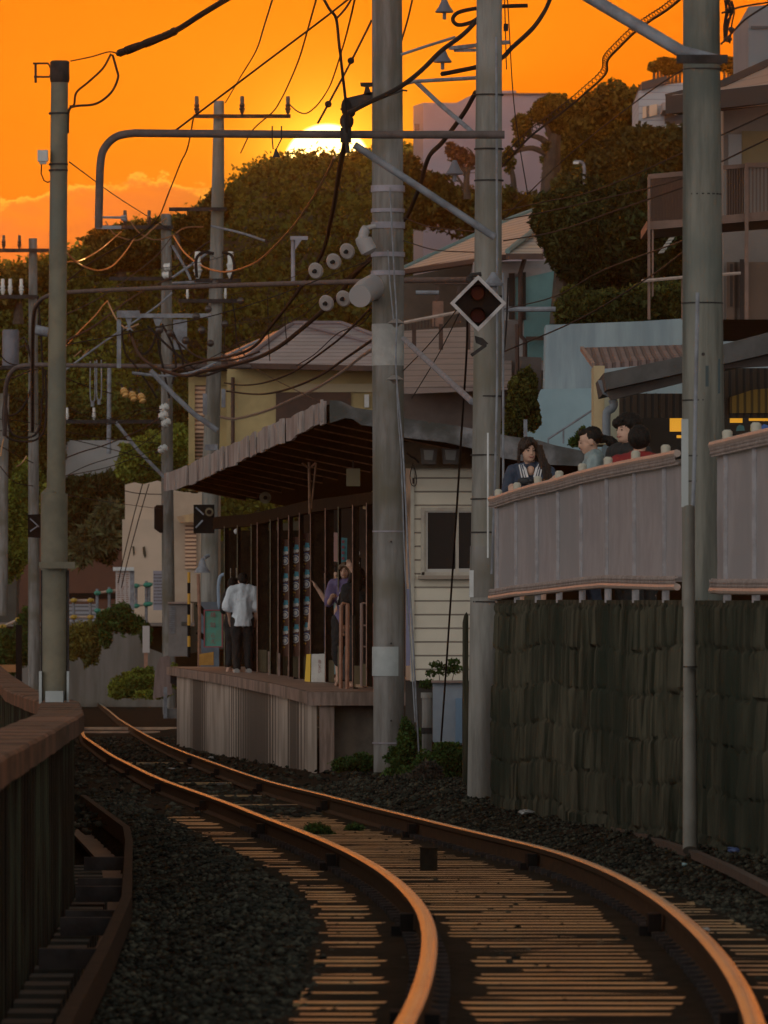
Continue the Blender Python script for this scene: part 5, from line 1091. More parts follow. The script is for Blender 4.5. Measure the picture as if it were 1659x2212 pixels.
# shop at the right
T=thing('shopfront','dark roofed shop with amber lit slats and corrugated side roof','shop',P(1480,1000,95))
cor=stripes('brown_corrugated_sheet',(.21,.14,.13),(.10,.065,.06),10.5,axis=0,rough=.7,duty=.6,bump=.8,noise_c=(.15,.10,.09),soft=.2)
part('side_roof',roofpoly(MB(),[(1282,787,98.5),(1500,768,98.5),(1500,744,101),(1257,751,101)],.06),cor,T,smooth=False)
part('side_roof_rim',MB().bar(P(1257,753,101),P(1282,789,98.5),.04,.05),sm_,T)
shr=mat('shop_roof_slate',(.075,.07,.068),(.05,.048,.046),.7,4,.3)
part('main_roof',MB().slab([(1304,806),(1473,770),(1572,741),(1659,718),(1800,680),(1800,730),(1659,764),(1573,784),(1473,806),(1310,842)],92,3.5),shr,T,smooth=False)
part('lower_fascia',MB().slab([(1311,845),(1474,809),(1573,786),(1659,768),(1800,732),(1800,760),(1659,790),(1573,795),(1475,826),(1320,864)],92.3,.25),mat('fascia_brown',(.085,.07,.065),(.06,.05,.048),.7,4),T,smooth=False)
cp=mat('cream_pillar_paint',(.50,.38,.22),(.44,.33,.19),.75,3)
part('pillar',MB().rect(1283,790,1306,960,98,1.2),cp,T,smooth=False); part('inner_wall',MB().rect(1306,855,1338,960,97.9,.3),mat('pale_green_wall',(.30,.29,.21),(.25,.24,.18),.8,3),T,smooth=False)
part('gutter',MB().slab([(1292,821),(1310,822),(1312,838),(1318,858),(1303,850),(1297,836)],93,.25),mat('gutter_grey',(.2,.23,.27),None,.5),T); part('downpipe',MB().tube(crom(path([(1322,862),(1326,872),(1322,882),(1313,888),(1310,900),(1310,955)],94)),.045,10),mat('grey_gutter',(.22,.25,.29),(.17,.19,.22),.5,4),T)
slat=stripes('dark_screen_slats',(.045,.028,.016),(.012,.009,.006),13,axis=0,rough=.6,duty=.6,bump=.5)
part('slat_screen',MB().rect(1338,850,1475,903,96,.1).rect(1560,795,1800,903,96,.1),slat,T,smooth=False)
part('interior',MB().rect(1338,903,1800,1010,98.5,.2),mat('shop_dark_interior',(.02,.016,.012),None,.9),T,smooth=False)
lit=mat('lit_amber_panel',(.4,.22,.03),None,.6,emit=((.95,.42,.03),.42))
part('lit_window',MB().rect(1447,886,1475,932,96.4,.05),lit,T,smooth=False); part('lit_window',MB().rect(1577,901,1604,913,96.3,.05).rect(1618,901,1700,909,96.3,.05).rect(1462,940,1476,946,96.3,.05),lit,T,smooth=False)
part('lit_slats',MB().slab([(1577,858),(1625,842),(1700,835),(1700,892),(1577,892)],95.9,.04),stripes('amber_slats',(.30,.17,.03),(.10,.06,.015),13,axis=0,duty=.65),T,smooth=False)
part('rolled_blind',MB().slab([(1367,925),(1371,925),(1375,945),(1364,946)],95.5,.05),mat('amber_streak',(.40,.25,.12),None,.6),T,smooth=False)
part('sign_banner',MB().rect(1576,938,1700,964,90,.05),blackp,T,smooth=False)
part('sign_lettering',text_mb('LABO',.105,P(1601,954,89.98),(1,0,0),(0,0,1)),mat('sign_white',(.38,.45,.50),None,.6),T)
for u,v,c in ((1630,925,(.30,.33,.02)),(1652,925,(.03,.10,.35)),(1600,926,(.03,.10,.10))): part('colour_print',MB().slab([(u-10,v+5),(u+9,v+4),(u+7,v-6),(u-2,v-9),(u-8,v-4)],90,.03),mat('print%d'%u,c,None,.6),T,smooth=False)
T=thing('roadside_object','dark rounded object with bright rim peeping over the fence beside the pole','object',P(1472,985,66)); part('dome',MB().ball(P(1478,985,66),.06,.06,.085),blackp,T)
# big house at the right edge
T=thing('balcony_house','big grey house with balcony railing on brown posts at the frame edge','house',P(1620,690,108))
hw=mat('grey_mauve_stucco',(.25,.21,.19),(.20,.17,.155),.85,1.2,.1)
part('wall',MB().slab([(1563,215),(1800,180),(1800,690),(1563,690)],112,8),hw,T,smooth=False)
R=part('roof',roofpoly(MB(),[(1460,222,107),(1560,210,106),(1659,200,105),(1800,180,104),(1800,95,112),(1659,143,112),(1563,187,112),(1445,219,112)],.15),stripes('brown_pink_roofing',(.32,.20,.155),(.24,.15,.12),6,axis=2,rough=.55,duty=.85,bump=.3),T,smooth=False)
part('eave',MB().bar(P(1460,228,106.9),P(1800,190,104),.3,.22),mat('dark_house_wood',(.045,.03,.025),None,.8),R,smooth=False)  # one even dark brown, shared with ridge cap and window strips
part('ridge_cap',MB().tube([P(1440,218,112),P(1563,187,112),P(1659,143,112),P(1800,95,112)],.10,6),MATS['dark_house_wood'],R)
part('fascia',MB().bar(P(1460,216,106.8),P(1800,178,103.9),.1,.12),mat('pale_fascia',(.36,.33,.31),None,.6),R,smooth=False)
part('shutter_panel',MB().rect(1603,283,1700,356,111.9,.1),mat('olive_tan_panel',(.24,.17,.085),(.2,.145,.07),.7,2),T,smooth=False); part('door_panel',MB().rect(1574,290,1602,362,111.9,.1),mat('pale_door',(.30,.28,.28),None,.7),T,smooth=False)
br=mat('brown_balcony_paint',(.20,.11,.08),(.15,.085,.06),.55,5)
B=part('balcony',MB().slab([(1397,478),(1475,474),(1659,456),(1800,440),(1800,468),(1659,475),(1475,490),(1397,497)],108,2.5),br,T,smooth=False)
mb=MB()
for i in range(23): u=1405+i*3.2; mb.tube(path([(u,480),(u,384-(u-1400)*.1)],108.1),.010,4)
part('railing_bars',mb,mat('railing_dark_brown',(.10,.06,.045),None,.5),B); mb=MB()
for i in range(7): u=1571+i*5.6; mb.tube(path([(u,470),(u,362)],108.1),.016,4)
for i in range(22): u=1618+i*8; mb.bar(P(u,462,108.1),P(u,358,108.1),.02,.03)
part('railing_bars',mb,mat('railing_dark',(.10,.06,.045),None,.5),B)
part('railing_top',MB().bar(P(1400,382,108.1),P(1475,375,108.1),.05,.06).bar(P(1562,362,108.1),P(1612,358,108.1),.05,.05).bar(P(1610,357,108),P(1800,354,108),.06,.06),br,B)
for u,v0,v1,w_ in ((1402,382,690,6),(1410,497,640,4),(1613,357,690,8),(1474,600,690,4)): part('support_post',MB().rect(u-w_/2,v0,u+w_/2,v1,107.9,.05),br,T,smooth=False)
part('cross_rail',MB().tube(path([(1386,607),(1475,599),(1600,590)],107.8),.022,6),railm,T)
part('lower_wall_boards',MB().rect(1570,566,1800,690,111.8,.1),stripes('brown_boards',(.17,.105,.075),(.06,.04,.03),2.2,axis=0,duty=.9,noise_c=(.14,.085,.06)),T,smooth=False)
part('window_strip',MB().rect(1577,570,1583,662,111.7,.05).rect(1598,560,1607,690,111.7,.05),MATS['dark_house_wood'],T,smooth=False)
T=thing('outdoor_stairs','pale lit stair flight descending under the balcony','stairs',P(1430,540,120))
for i in range(7): part('step',MB().slab([(1455-i*5,500+i*7),(1467-i*5,498+i*7),(1465-i*5,503+i*7),(1452-i*5,505+i*7)],118-i*.1,.2),mat('step_pale%d'%i,(.46,.44,.40),None,.6),T,smooth=False)
T=thing('corner_building','plain blue grey block with recess at the top right corner','building',P(1640,200,180)); part('wall',MB().slab([(1617,14),(1800,0),(1800,260),(1617,260)],182,8),mat('blue_grey_block',(.19,.21,.23),(.17,.19,.21),.8,.6),T,smooth=False); part('recess',MB().rect(1622,56,1800,62,181.95,.06),mat('recess_dark',(.07,.08,.09),None,.8),T,smooth=False)
T=thing('hilltop_house','white clapboard hilltop house with dark roof band and sunset tinted louvre window','house',P(1425,290,300))
part('wall',MB().slab([(1380,196),(1436,183),(1480,178),(1480,290),(1380,290)],300,8),stripes('white_clapboard',(.42,.40,.42),(.28,.26,.28),4.2,axis=2,duty=.88,bump=.3),T,smooth=False)
part('roof_band',MB().slab([(1386,177),(1441,163),(1441,180),(1386,195)],299.8,7),mat('dark_roof_band',(.07,.05,.045),None,.7),T,smooth=False)
part('louvre_window',MB().slab([(1388,231),(1420,224),(1420,248),(1388,256)],299.9,.1),stripes('sunset_reflection_louvre',(.70,.42,.27),(.12,.07,.05),2.7,axis=0,rough=.25,duty=.75),T,smooth=False)  # sky reflection painted into the louvre colour
part('awning',MB().slab([(1430,222),(1480,211),(1480,236),(1432,238)],297,3),mat('awning_tile',(.30,.25,.24),None,.6),T,smooth=False); part('porch_recess',MB().rect(1436,240,1480,268,299.8,.15),mat('porch_dark',(.05,.06,.07),None,.6),T,smooth=False); part('parapet',MB().rect(1436,268,1480,280,299.6,.3),mat('parapet_pale',(.30,.36,.38),None,.7),T,smooth=False)
T=thing('lilac_building','flat topped lilac concrete building stepping up behind bare trees','building',P(1050,430,520))
lb=mat('lilac_concrete',(.38,.30,.34),(.32,.25,.29),.85,.25,.05,c3=(.23,.18,.20),s3=.08)
part('front_block',MB().slab([(914,222),(986,222),(1037,196),(1115,196),(1115,700),(914,700)],520,25),lb,T,smooth=False)
part('right_block',MB().slab([(1080,203),(1204,203),(1216,207),(1216,700),(1080,700)],518,25),lb,T,smooth=False)
part('left_side',MB().prism([P(893,229,526),P(914,222,520),P(914,700,520),P(893,700,526)],(0,1,0)),mat('lilac_side',(.34,.25,.25),None,.85),T,smooth=False)
part('roof_edge',MB().slab([(1080,201),(1206,201),(1206,204),(1080,204)],517.8,.3),mat('roof_edge_dark',(.10,.08,.09),None,.7),T,smooth=False)
for a,b,c,d_ in ((895,268,906,282),(1066,255,1070,268),(1150,320,1210,321.5),(1000,372,1070,374)): part('window',MB().rect(a,b,c,d_,517.7 if a>910 else 519.9,.2),mat('lilac_window%d'%a,(.09,.05,.05),None,.4),T,smooth=False)
# ---------------------------------------------------------------- far side of the line: walls, boards and guard rails
T=thing('far_block_wall','long pale grey wall on the slope behind wires','wall',P(225,1000,400)); part('wall_face',MB().slab([(120,951),(312,951),(313,975),(270,1010),(136,1044),(120,1044)],400,1.5),mat('far_wall_render',(.27,.27,.27),(.22,.22,.22),.85,.5,c3=(.18,.19,.18),s3=.15),T,smooth=False)
T=thing('cream_wall','tall cream rendered wall with ledge and broken top behind the slim pole','wall',P(330,1345,330)); cw=mat('cream_render',(.58,.44,.34),(.50,.38,.29),.85,.5,.05,c3=(.44,.33,.26),s3=.12)
part('upper_face',MB().slab([(270,1047),(290,1042),(310,1046),(340,1038),(352,1042),(380,1060),(415,1066),(415,1345),(270,1345)],330,3),cw,T,smooth=False)
part('lower_face',MB().slab([(264,1122),(400,1120),(400,1345),(264,1345)],329.6,.4),cw,T,smooth=False)
part('wall_stain',MB().slab([(286,1180),(290,1180),(291,1195),(288,1201)],329.55,.03).slab([(308,1182),(313,1180),(316,1200),(313,1206),(309,1196)],329.55,.03),mat('dark_stain',(.05,.045,.03),None,.9),T,smooth=False)
T=thing('signal_box','dark back of a signal head on the slim pole before the cream wall','signal',P(342,1152,244)); part('case',MB().slab([(333,1096),(338,1091),(352,1091),(352,1151),(345,1151),(333,1142)],244,.25),blackp,T,smooth=False)
T=thing('signal_box','dark square signal back with crossed bars on the left hand pole','signal',P(75,1162,248)); part('case',MB().slab([(60,1112),(90,1110),(90,1162),(60,1160)],248,.3),blackp,T,smooth=False); part('cross_bar',MB().tube(path([(65,1120),(84,1138)],247.9),.02,6).tube(path([(65,1148),(82,1136)],247.9),.02,6),galv,T)
T=thing('red_brown_wall','red brown painted wall under hanging greenery','wall',P(200,1300,405)); part('wall_face',MB().slab([(28,1160),(270,1160),(270,1345),(28,1345)],405,2),mat('red_brown_paint',(.13,.055,.035),(.10,.045,.03),.85,.4),T,smooth=False); part('dark_gap',MB().rect(146,1281,262,1293,404.9,.1),blackp,T,smooth=False)
T=thing('brown_drainpipe','bent brown drainpipe in front of the red brown wall','pipe',P(38,1360,400)); part('pipe_run',MB().tube(path([(58,1120),(52,1180),(37,1252),(37,1370)],400),.10,8),mat('drain_brown',(.17,.09,.07),None,.6),T)
T=thing('low_concrete_wall','low stained concrete wall behind the track bend','wall',P(250,1500,326)); part('wall_face',MB().slab([(30,1360),(210,1352),(311,1350),(320,1400),(372,1420),(372,1530),(30,1530)],326,1.2),mat('streaked_concrete',(.20,.18,.165),(.12,.11,.095),.85,.8,.2,stretch=(2,1,.25),c3=(.12,.12,.09),s3=.12,detail=8),T,smooth=False)
mb=MB(); struct('far_road',MB().add([P(-50,1353,327.5),P(420,1353,327.5),P(420,1340,440),P(-50,1340,440)],[(0,1,2,3)]),MATS['path_paving'])
T=thing('corrugated_sheet','grey corrugated sheet fence behind the guard rails','fence',P(180,1362,390)); part('sheet',MB().rect(146,1305,212,1362,390,.1),stripes('corrugated_grey',(.24,.24,.27),(.10,.10,.11),5.5,axis=2,duty=.6),T,smooth=False)
gp=mat('guard_pipe',(.50,.36,.29),(.38,.27,.22),.5,5); tealc=mat('teal_clamp',(.03,.24,.17),None,.5); yc=mat('ochre_clamp',(.42,.25,.03),None,.5)
def guard(label,posts,rails,cm,d):
    T=thing('guard_rail',label,'railing',P(posts[0][0],posts[0][2],d))
    for u,a,b in posts:
        part('post',MB().tube(path([(u,a),(u,b)],d),.055,6),galv,T)
    for r_ in rails:
        part('rail_pipe',MB().tube(path(r_,d-.1),.05,6),gp,T)
        for u,a,b in posts:
            if r_[0][0]-2<=u<=r_[-1][0]+2: v=float(np.interp(u,[q[0] for q in r_],[q[1] for q in r_])); part('clamp',MB().ball(P(u,v,d-.15),.12,.1,.09,8,5).cbox(P(u+4,v-1,d-.15),.12,.1,.1),cm,T)
guard('guard rail with teal clamps left of the white board',[(210,1272,1365),(236,1268,1370)],[[(210,1281),(250,1275),(285,1272)],[(210,1319),(250,1316),(285,1314)]],tealc,321)
guard('guard rail with teal clamps right of the white board post',[(294,1262,1312),(316,1255,1345),(322,1262,1300)],[[(288,1266),(332,1262)],[(288,1310),(332,1303)]],tealc,321)
guard('guard rail with ochre clamps before the corrugated sheet',[(159,1291,1365),(195,1291,1360)],[[(150,1297),(200,1297)],[(150,1333),(200,1333)]],yc,322)
guard('sloping guard rail with yellow clamps near the frame edge',[(6,1350,1440),(39,1335,1420)],[[(0,1356),(40,1338),(75,1322)],[(0,1395),(40,1378),(75,1368)]],yc,322)
T=thing('notice_stand','white notice board with capped post above the low concrete wall','sign',P(268,1350,319))
part('board',MB().rect(250,1233,281,1316,319,.1),mat('stand_white',(.50,.44,.42),(.42,.36,.35),.6,3),T,smooth=False); part('cap_rail',MB().rect(244,1225,289,1233,318.8,.3),white,T,smooth=False); part('post',MB().rect(281,1232,290,1352,319,.15).rect(251,1316,256,1352,319,.15).rect(259,1318,263,1352,319,.1),galv,T,smooth=False)
mb=MB(); r=random.Random(5)
for i in range(16):
    for a in (253,262,272): mb.rect(a,1240+i*4.5,a+r.uniform(3,7),1241.6+i*4.5,318.96,.02)
part('print',mb,mat('faded_print',(.28,.15,.12),None,.7),T,smooth=False)
notice('lilac grey notice board left of the slim pole',331,1233,352,1318,300,[(1240+7*i,2.5) for i in range(10)],m=mat('lilac_board',(.26,.25,.30),(.22,.21,.26),.6,2),seed=6)
notice('grey brown board back right of the slim pole',370,1232,392,1300,300,[],m=mat('board_back',(.24,.20,.19),None,.7),seed=7)
notice('white blue text board below the sunset tinted louvres',392,1237,408,1302,290,[(1243+6*i,2.5) for i in range(8)],m=mat('blue_white_board',(.36,.38,.44),(.30,.33,.42),.6,2),seed=8)
T=thing('white_marker_post','white topped marker post before the low concrete wall','post',P(316,1440,300)); part('post',MB().rect(308,1352,323,1410,300,.15),mat('marker_post_paint',(.42,.37,.36),None,.6),T,smooth=False); part('foot',MB().rect(311,1410,319,1452,300.05,.1),pipeb,T,smooth=False)
T=thing('far_louvred_building','pale striped building side at the frame edge behind the far pole','building',P(20,1180,420)); part('wall',MB().slab([(-60,1075),(44,1085),(44,1130),(30,1180),(-60,1230)],420,3),stripes('pale_louvre_wall',(.34,.27,.27),(.10,.07,.07),1.5,axis=2,duty=.7),T,smooth=False)
T=thing('orange_box','orange brown box behind the curving wooden fence','box',P(17,1450,205)); part('body',MB().rect(-15,1436,34,1452,206,.5),mat('orange_box_paint',(.36,.14,.04),(.28,.11,.03),.6,4),T,smooth=False); part('dark_post',MB().rect(34,1350,47,1480,206,.2),blackp,T,smooth=False)
T=thing('streetlamp','slim pale street lamp with curved neck among the hillside trees','street lamp',P(1269,440,270)); part('mast',MB().tube(crom(path([(1262,440),(1262,400),(1262,365),(1258,352),(1245,349),(1240,352)],270)),.05,6),galv,T); part('lamp_head',MB().rect(1238,349,1250,354,269.9,.2),white,T)
# ---------------------------------------------------------------- hills and vegetation
def leafmesh(pts,size,tilt=1.0,asp=1.0,norm=None):
    pts=np.asarray(pts,float); n=len(pts); sz=np.broadcast_to(size,(n,)).astype(float)*(.6+.8*RNG.random(n))
    a=RNG.normal(size=(n,3)); a[:,2]*=tilt; a/=np.linalg.norm(a,axis=1,keepdims=True)
    b=RNG.normal(size=(n,3)); b-=a*(a*b).sum(1,keepdims=True); b/=np.linalg.norm(b,axis=1,keepdims=True)
    a*=sz[:,None]*asp; b*=sz[:,None]*.6
    v=np.stack([pts-a,pts+b*.9,pts+a,pts-b*.9],1).reshape(-1,3); return v,np.arange(4*n,dtype=np.int32).reshape(-1,4)
def quads(name,v,f,m,parent=None,loc=V((0,0,0))):
    me=bpy.data.meshes.new(name); v=v-np.array(loc); me.vertices.add(len(v)); me.vertices.foreach_set('co',v.ravel()); me.loops.add(f.size); me.loops.foreach_set('vertex_index',f.ravel().astype(np.int32))
    me.polygons.add(len(f)); me.polygons.foreach_set('loop_start',np.arange(0,f.size,4,dtype=np.int32)); me.polygons.foreach_set('loop_total',np.full(len(f),4,dtype=np.int32)); me.update(calc_edges=True)
    o=link(name,me,m,parent); 
    if parent is None: o.location=loc
    return o
hillfol=mat('hillside_foliage',(.17,.19,.038),(.055,.070,.018),.8,.03,0,island=.8,transl=.3,mixlo=.4,mixhi=.6,c3=(.06,.07,.016),s3=.02,spec=.2)
hillbase=mat('hill_undergrowth',(.030,.032,.010),(.016,.018,.008),.9,.08,0)
darkfol=mat('dark_evergreen_needles',(.040,.050,.017),(.016,.022,.009),.8,1.1,0,island=.75,transl=.2,spec=.15)
midfol=mat('broadleaf_green',(.085,.085,.022),(.028,.036,.011),.75,.8,0,island=.75,transl=.35,spec=.2)
brightfol=mat('fresh_green_leaves',(.17,.20,.035),(.07,.10,.022),.7,.8,0,island=.6,transl=.3,spec=.2)
weedfol=mat('track_weed_leaves',(.055,.10,.025),(.022,.048,.014),.7,3,0,island=.6,transl=.25,spec=.2)
bark=mat('bark',(.07,.05,.035),(.035,.026,.02),.9,4,.4)
RIDGE=[(-700,640),(-200,610),(0,604),(40,600),(90,586),(140,586),(190,566),(215,540),(245,522),(280,508),(330,498),(400,494),(428,472),(455,446),(490,420),(525,388),(560,368),(600,362),(640,352),(690,348),(740,350),(790,344),(840,330),(880,322),(905,330),(950,352),(1000,396),(1060,420),(1200,436),(1500,440),(2100,470)]
rv_=lambda u: float(np.interp(u,*zip(*RIDGE)))
def rd(u): return 620. if u>420 else (450.+ (u-200)*.77 if u>200 else 450.)
us_=np.arange(-700,2100,14); NT_=34; mb=MB()
def hillp(u,t):
    dr=rd(u); vr=rv_(u)+3; vb=1392.; v=vr+(vb-vr)*t; d=dr-(dr-425)*t**.8
    p=P(u,v,d); s=.06; p.z+= (3.2*noise.noise(p*s)+1.4*noise.noise(p*.2))*min(1,t*5); return p
for u in us_:
    for i in range(NT_): mb.v.append(tuple(hillp(u,i/(NT_-1))))
    p=hillp(u,0); mb.v.append((p.x,p.y+120,-3))
n=NT_+1
for i in range(len(us_)-1):
    for k in range(NT_-1): mb.f.append((i*n+k,(i+1)*n+k,(i+1)*n+k+1,i*n+k+1))
    mb.f.append((i*n+n-1,(i+1)*n+n-1,(i+1)*n,i*n))
struct('hill',mb,hillbase,smooth=True)
pts=[];sz=[]
for _ in range(150000):
    u=RNG.uniform(-120,1260) if RNG.random()<.93 else RNG.uniform(1260,2000); t=RNG.random()**1.25*.75
    p=hillp(u,t); c=noise.noise(p*.16)+.6*noise.noise(p*.5); 
    off=.7+1.0*c; 
    if t<.02: off=min(off,.9)
    pts.append((p.x+RNG.normal()*.4,p.y-abs(off)*.8,p.z+off*.75+RNG.normal()*.25)); sz.append(.19 if u>420 else .16)
for _ in range(3800):
    u=RNG.uniform(-50,1100); p=P(u,rv_(u)+RNG.normal()*3-1.5,rd(u)); q=noise.noise(V((u*.045,0,0)))+.6*noise.noise(V((u*.16,3,0))); pts.append((p.x,p.y,p.z+max(0,q)*1.2*RNG.random())); sz.append(.24)
v_,f_=leafmesh(pts,np.array(sz)); o=quads('forest',v_,f_,hillfol); o['kind']='stuff'; o['label']='dense olive green woodland covering the hill that hides the lower half of the sun'; o['category']='woodland'
# slope on the right behind the houses
mb=MB(); us2_=np.arange(1212,2200,20)
def slp(u,t): 
    vr=float(np.interp(u,[1080,1200,1300,1475,2200],[432,420,400,420,430])); v=vr+(760-vr)*t; d=330-195*t
    p=P(u,v,d); p.z+=.8*noise.noise(p*.15)*min(1,t*4); return p
for u in us2_:
    for i in range(20): mb.v.append(tuple(slp(u,i/19)))
    p=slp(u,0); mb.v.append((p.x,p.y+60,-3)); p=slp(u,1); 
n=21
for i in range(len(us2_)-1):
    for k in range(19): mb.f.append((i*n+k,(i+1)*n+k,(i+1)*n+k+1,i*n+k+1))
    mb.f.append((i*n+20,(i+1)*n+20,(i+1)*n,i*n))
struct('hillside',mb,hillbase,smooth=True)
def tree(name,label,cat,blobs,d,m,n,size,trunk=None,group=None,asp=1.0,core=.7,base=None,fringe=1.0,dd=1.0,parts=('crown','trunk'),tm=None):
    """blobs: (u,v,ru,rv) on the sheet at distance d"""
    k=F/d; tot=sum(b[2]*b[3] for b in blobs); pts=[]; mb=MB()
    for u,v,ru,rv in blobs:
        c=P(u,v,d); rx,rz=ru/k,rv/k; ry=(rx+rz)/2*dd; m_=int(n*2.1*ru*rv/tot)
        q=RNG.normal(size=(m_,3)); q/=np.linalg.norm(q,axis=1,keepdims=True); r=(.55+.5*RNG.random(m_)**.7)
        w_=np.array([1+.38*noise.noise(V((x[0]*1.6+u,x[1]*1.6,x[2]*1.6+v)))+.22*noise.noise(V((x[0]*4+u,x[1]*4,x[2]*4))) for x in q])
        pts.append(np.array(c)+q*(r*w_*fringe)[:,None]*np.array([rx,ry,rz]))
        if core: 
            o0=len(mb.v); mb.ball(c,rx*core,ry*core,rz*core,12,8)
            for i in range(o0,len(mb.v)):
                x=V(mb.v[i]); s=1+.35*noise.noise((x-c)*(2.2/max(rx,.01))+V((u,v,0))); mb.v[i]=tuple(c+(x-c)*s)
    pts=np.concatenate(pts); v_,f_=leafmesh(pts,size*.62,asp=asp)
    b=P(*(base or (blobs[0][0],max(q[1]+q[3] for q in blobs))),d)
    T=thing(name,label,cat,b,group)
    quads(parts[0],v_,f_,m,T,b)
    if mb.v:
        cme=mesh_of(parts[0]+'_core',mb,b); link('inner_'+parts[0],cme,m,T)
    if trunk:
        t=MB()
        for uv,r0,r1 in trunk:
            pp=crom(path(uv,d),4); t.tube(pp,[r0+(r1-r0)*i/(len(pp)-1) for i in range(len(pp))],7)
        part(parts[1],t,tm or bark,T)
    return T
tree('flat_topped_tree','dark flat topped tree rising on the left hill below the arm end','tree',[(262,512,62,20),(235,520,42,10),(300,498,42,16),(225,560,40,30),(300,545,60,40)],440,midfol,5200,.22,[([(262,600),(262,530)],.3,.12)],fringe=1.15)
tree('feathery_tree','small feathery tree top left of the bluish pole','tree',[(380,480,26,12),(398,492,18,10),(345,486,16,10)],430,midfol,1100,.20,[([(385,560),(383,490)],.2,.08)],core=0,fringe=1.3)
tree('treetop','bushy treetop against orange sky left of the olive column','tree',[(20,612,40,26),(52,600,26,22),(100,598,40,24),(0,640,40,30)],430,midfol,4000,.22,[([(40,700),(40,620)],.3,.1)],fringe=1.15)
tree('fringed_bush','spiky bush on the ridge beside the bluish pole','bush',[(440,470,26,22),(415,500,30,26),(470,450,28,26)],560,midfol,2200,.26,core=.6,fringe=1.2,parts=('foliage','stem'))
tree('sun_ridge_tree','dark treetops directly in front of the setting sun','tree',[(650,366,30,12),(700,360,30,12),(752,354,14,12),(800,350,34,18),(774,344,10,12),(612,376,30,14)],615,midfol,4200,.24,[([(720,420),(720,345)],.3,.1)],fringe=1.2)
tree('dark_broadleaf_tree','large dark broadleaf tree between lilac building and white hilltop house','tree',[(1250,290,60,62),(1320,245,62,52),(1380,235,40,44),(1215,262,24,30),(1300,330,70,60),(1360,300,52,50),(1240,360,60,44)],340,midfol,15000,.19,[([(1300,460),(1295,380),(1290,300)],.35,.12)],fringe=1.12)
tree('gnarled_tree','gnarled tree with dark leaf clumps in front of the lilac building','tree',[(1128,272,14,20),(1168,244,18,18),(1198,226,28,16),(1120,308,9,8),(1208,262,18,22),(1184,318,10,10),(1100,332,8,8)],310,midfol,3600,.16,[([(1190,440),(1192,380),(1195,330),(1200,290)],.42,.22),([(1195,330),(1170,300),(1130,290)],.16,.06),([(1194,340),(1150,320),(1110,330),(1098,350)],.12,.05),([(1196,310),(1180,270),(1160,250)],.14,.05),([(1198,300),(1212,260)],.14,.06)],fringe=1.2,core=.5)
tree('bare_tree','twisted nearly bare tree between the two concrete poles','tree',[(990,335,14,14),(1010,345,18,10),(975,322,10,12),(1050,370,10,8)],470,mat('reddish_twig_leaves',(.10,.045,.03),(.06,.03,.02),.8,1,0,island=.4,transl=.3),620,.20,[([(1010,430),(1008,390),(1015,360),(1035,335)],.22,.07),([(1010,385),(995,360),(978,340),(972,320)],.14,.04),([(1012,370),(985,352),(965,345)],.10,.03),([(1013,365),(1035,362),(1052,372)],.10,.03),([(1006,410),(990,385),(980,365)],.1,.03),([(1020,352),(1020,330),(1008,318)],.08,.03)],core=0,fringe=1.3)
tree('sapling','thin dark sapling beside the diamond signal pole before lilac building','tree',[(1098,345,10,20),(1104,420,12,16)],300,midfol,300,.13,[([(1112,430),(1108,380),(1098,350),(1092,330)],.12,.04)],core=0,fringe=1.3)
tree('low_shrub','low shrub mass at the foot of the lilac building','shrub',[(890,368,20,34),(930,398,44,24),(1000,430,60,24),(1060,440,50,28),(1130,446,60,28),(1180,448,50,28),(960,450,70,40),(1040,480,70,40),(900,440,40,50)],480,midfol,5200,.26,parts=('foliage','stem'),fringe=1.15)
tree('rounded_shrubs','rounded olive shrub mass under the white hilltop house','shrub',[(1400,330,80,52),(1330,380,80,52),(1440,370,60,56),(1260,420,70,46),(1480,330,60,50),(1380,420,100,50)],280,mat('olive_shrub_leaves',(.060,.058,.016),(.028,.032,.010),.75,.3,0,island=.6,transl=.2,spec=.2),17000,.15,parts=('foliage','stem'),fringe=1.08)
con=[(1192,470,36,48),(1246,510,46,84),(1300,520,58,100),(1360,510,60,96),(1420,500,60,100),(1470,500,50,100),(1236,572,26,36),(1280,600,44,38),(1340,610,70,44),(1430,600,60,50),(1520,560,60,80)]
for i,(g_,l) in enumerate(((con[0:2]+[con[6]],'leftmost dark conifer leaning over the teal house'),(con[2:4]+[con[7]],'middle dark conifer behind the diamond signal hedges'),(con[4:6]+con[8:],'right dark conifer partly hidden by balcony posts'))):
    tree('dark_conifer',l,'tree',g_,150+i*4,darkfol,15000,.085,[([(g_[0][0]+20,700),(g_[0][0]+20,560)],.2,.1)],asp=1.5,fringe=1.12,group='dark conifers above the pale wall')
tree('wall_top_hedge','yellow green hedge and grass along the top of the pale wall','hedge',[(1235,672,36,26),(1300,668,48,34),(1370,660,50,36),(1440,652,50,38),(1500,650,50,36),(1240,640,24,18)],136,mat('yellow_green_hedge',(.085,.085,.020),(.035,.042,.012),.75,1.2,0,island=.6,transl=.25,spec=.2),15000,.075,asp=1.4,parts=('foliage','stem'),fringe=1.12)
r=random.Random(9); mb=MB()
for (u,v,n_) in ((1188,455,0),(1105,480,6),(1150,470,12),(1170,455,10),(1200,440,6),(1360,420,16),(1275,415,12)):
    for i in range(n_): mb.ball(P(u+r.uniform(-12,12),v+r.uniform(-14,18),143),.02,.02,.02,5,4)
tree('wall_foot_ivy','dark ivy bush between signal pole and the pale retaining wall','bush',[(1118,880,22,56),(1140,860,22,50),(1105,925,18,30),(1150,905,16,24)],128,midfol,5200,.06,parts=('foliage','stem'),fringe=1.12)
tree('kerb_bush','small green bush behind the ponytail woman','bush',[(1262,948,16,18),(1280,950,12,14),(1240,955,10,8)],100,weedfol,900,.04,parts=('foliage','stem'),core=.5,fringe=1.2)
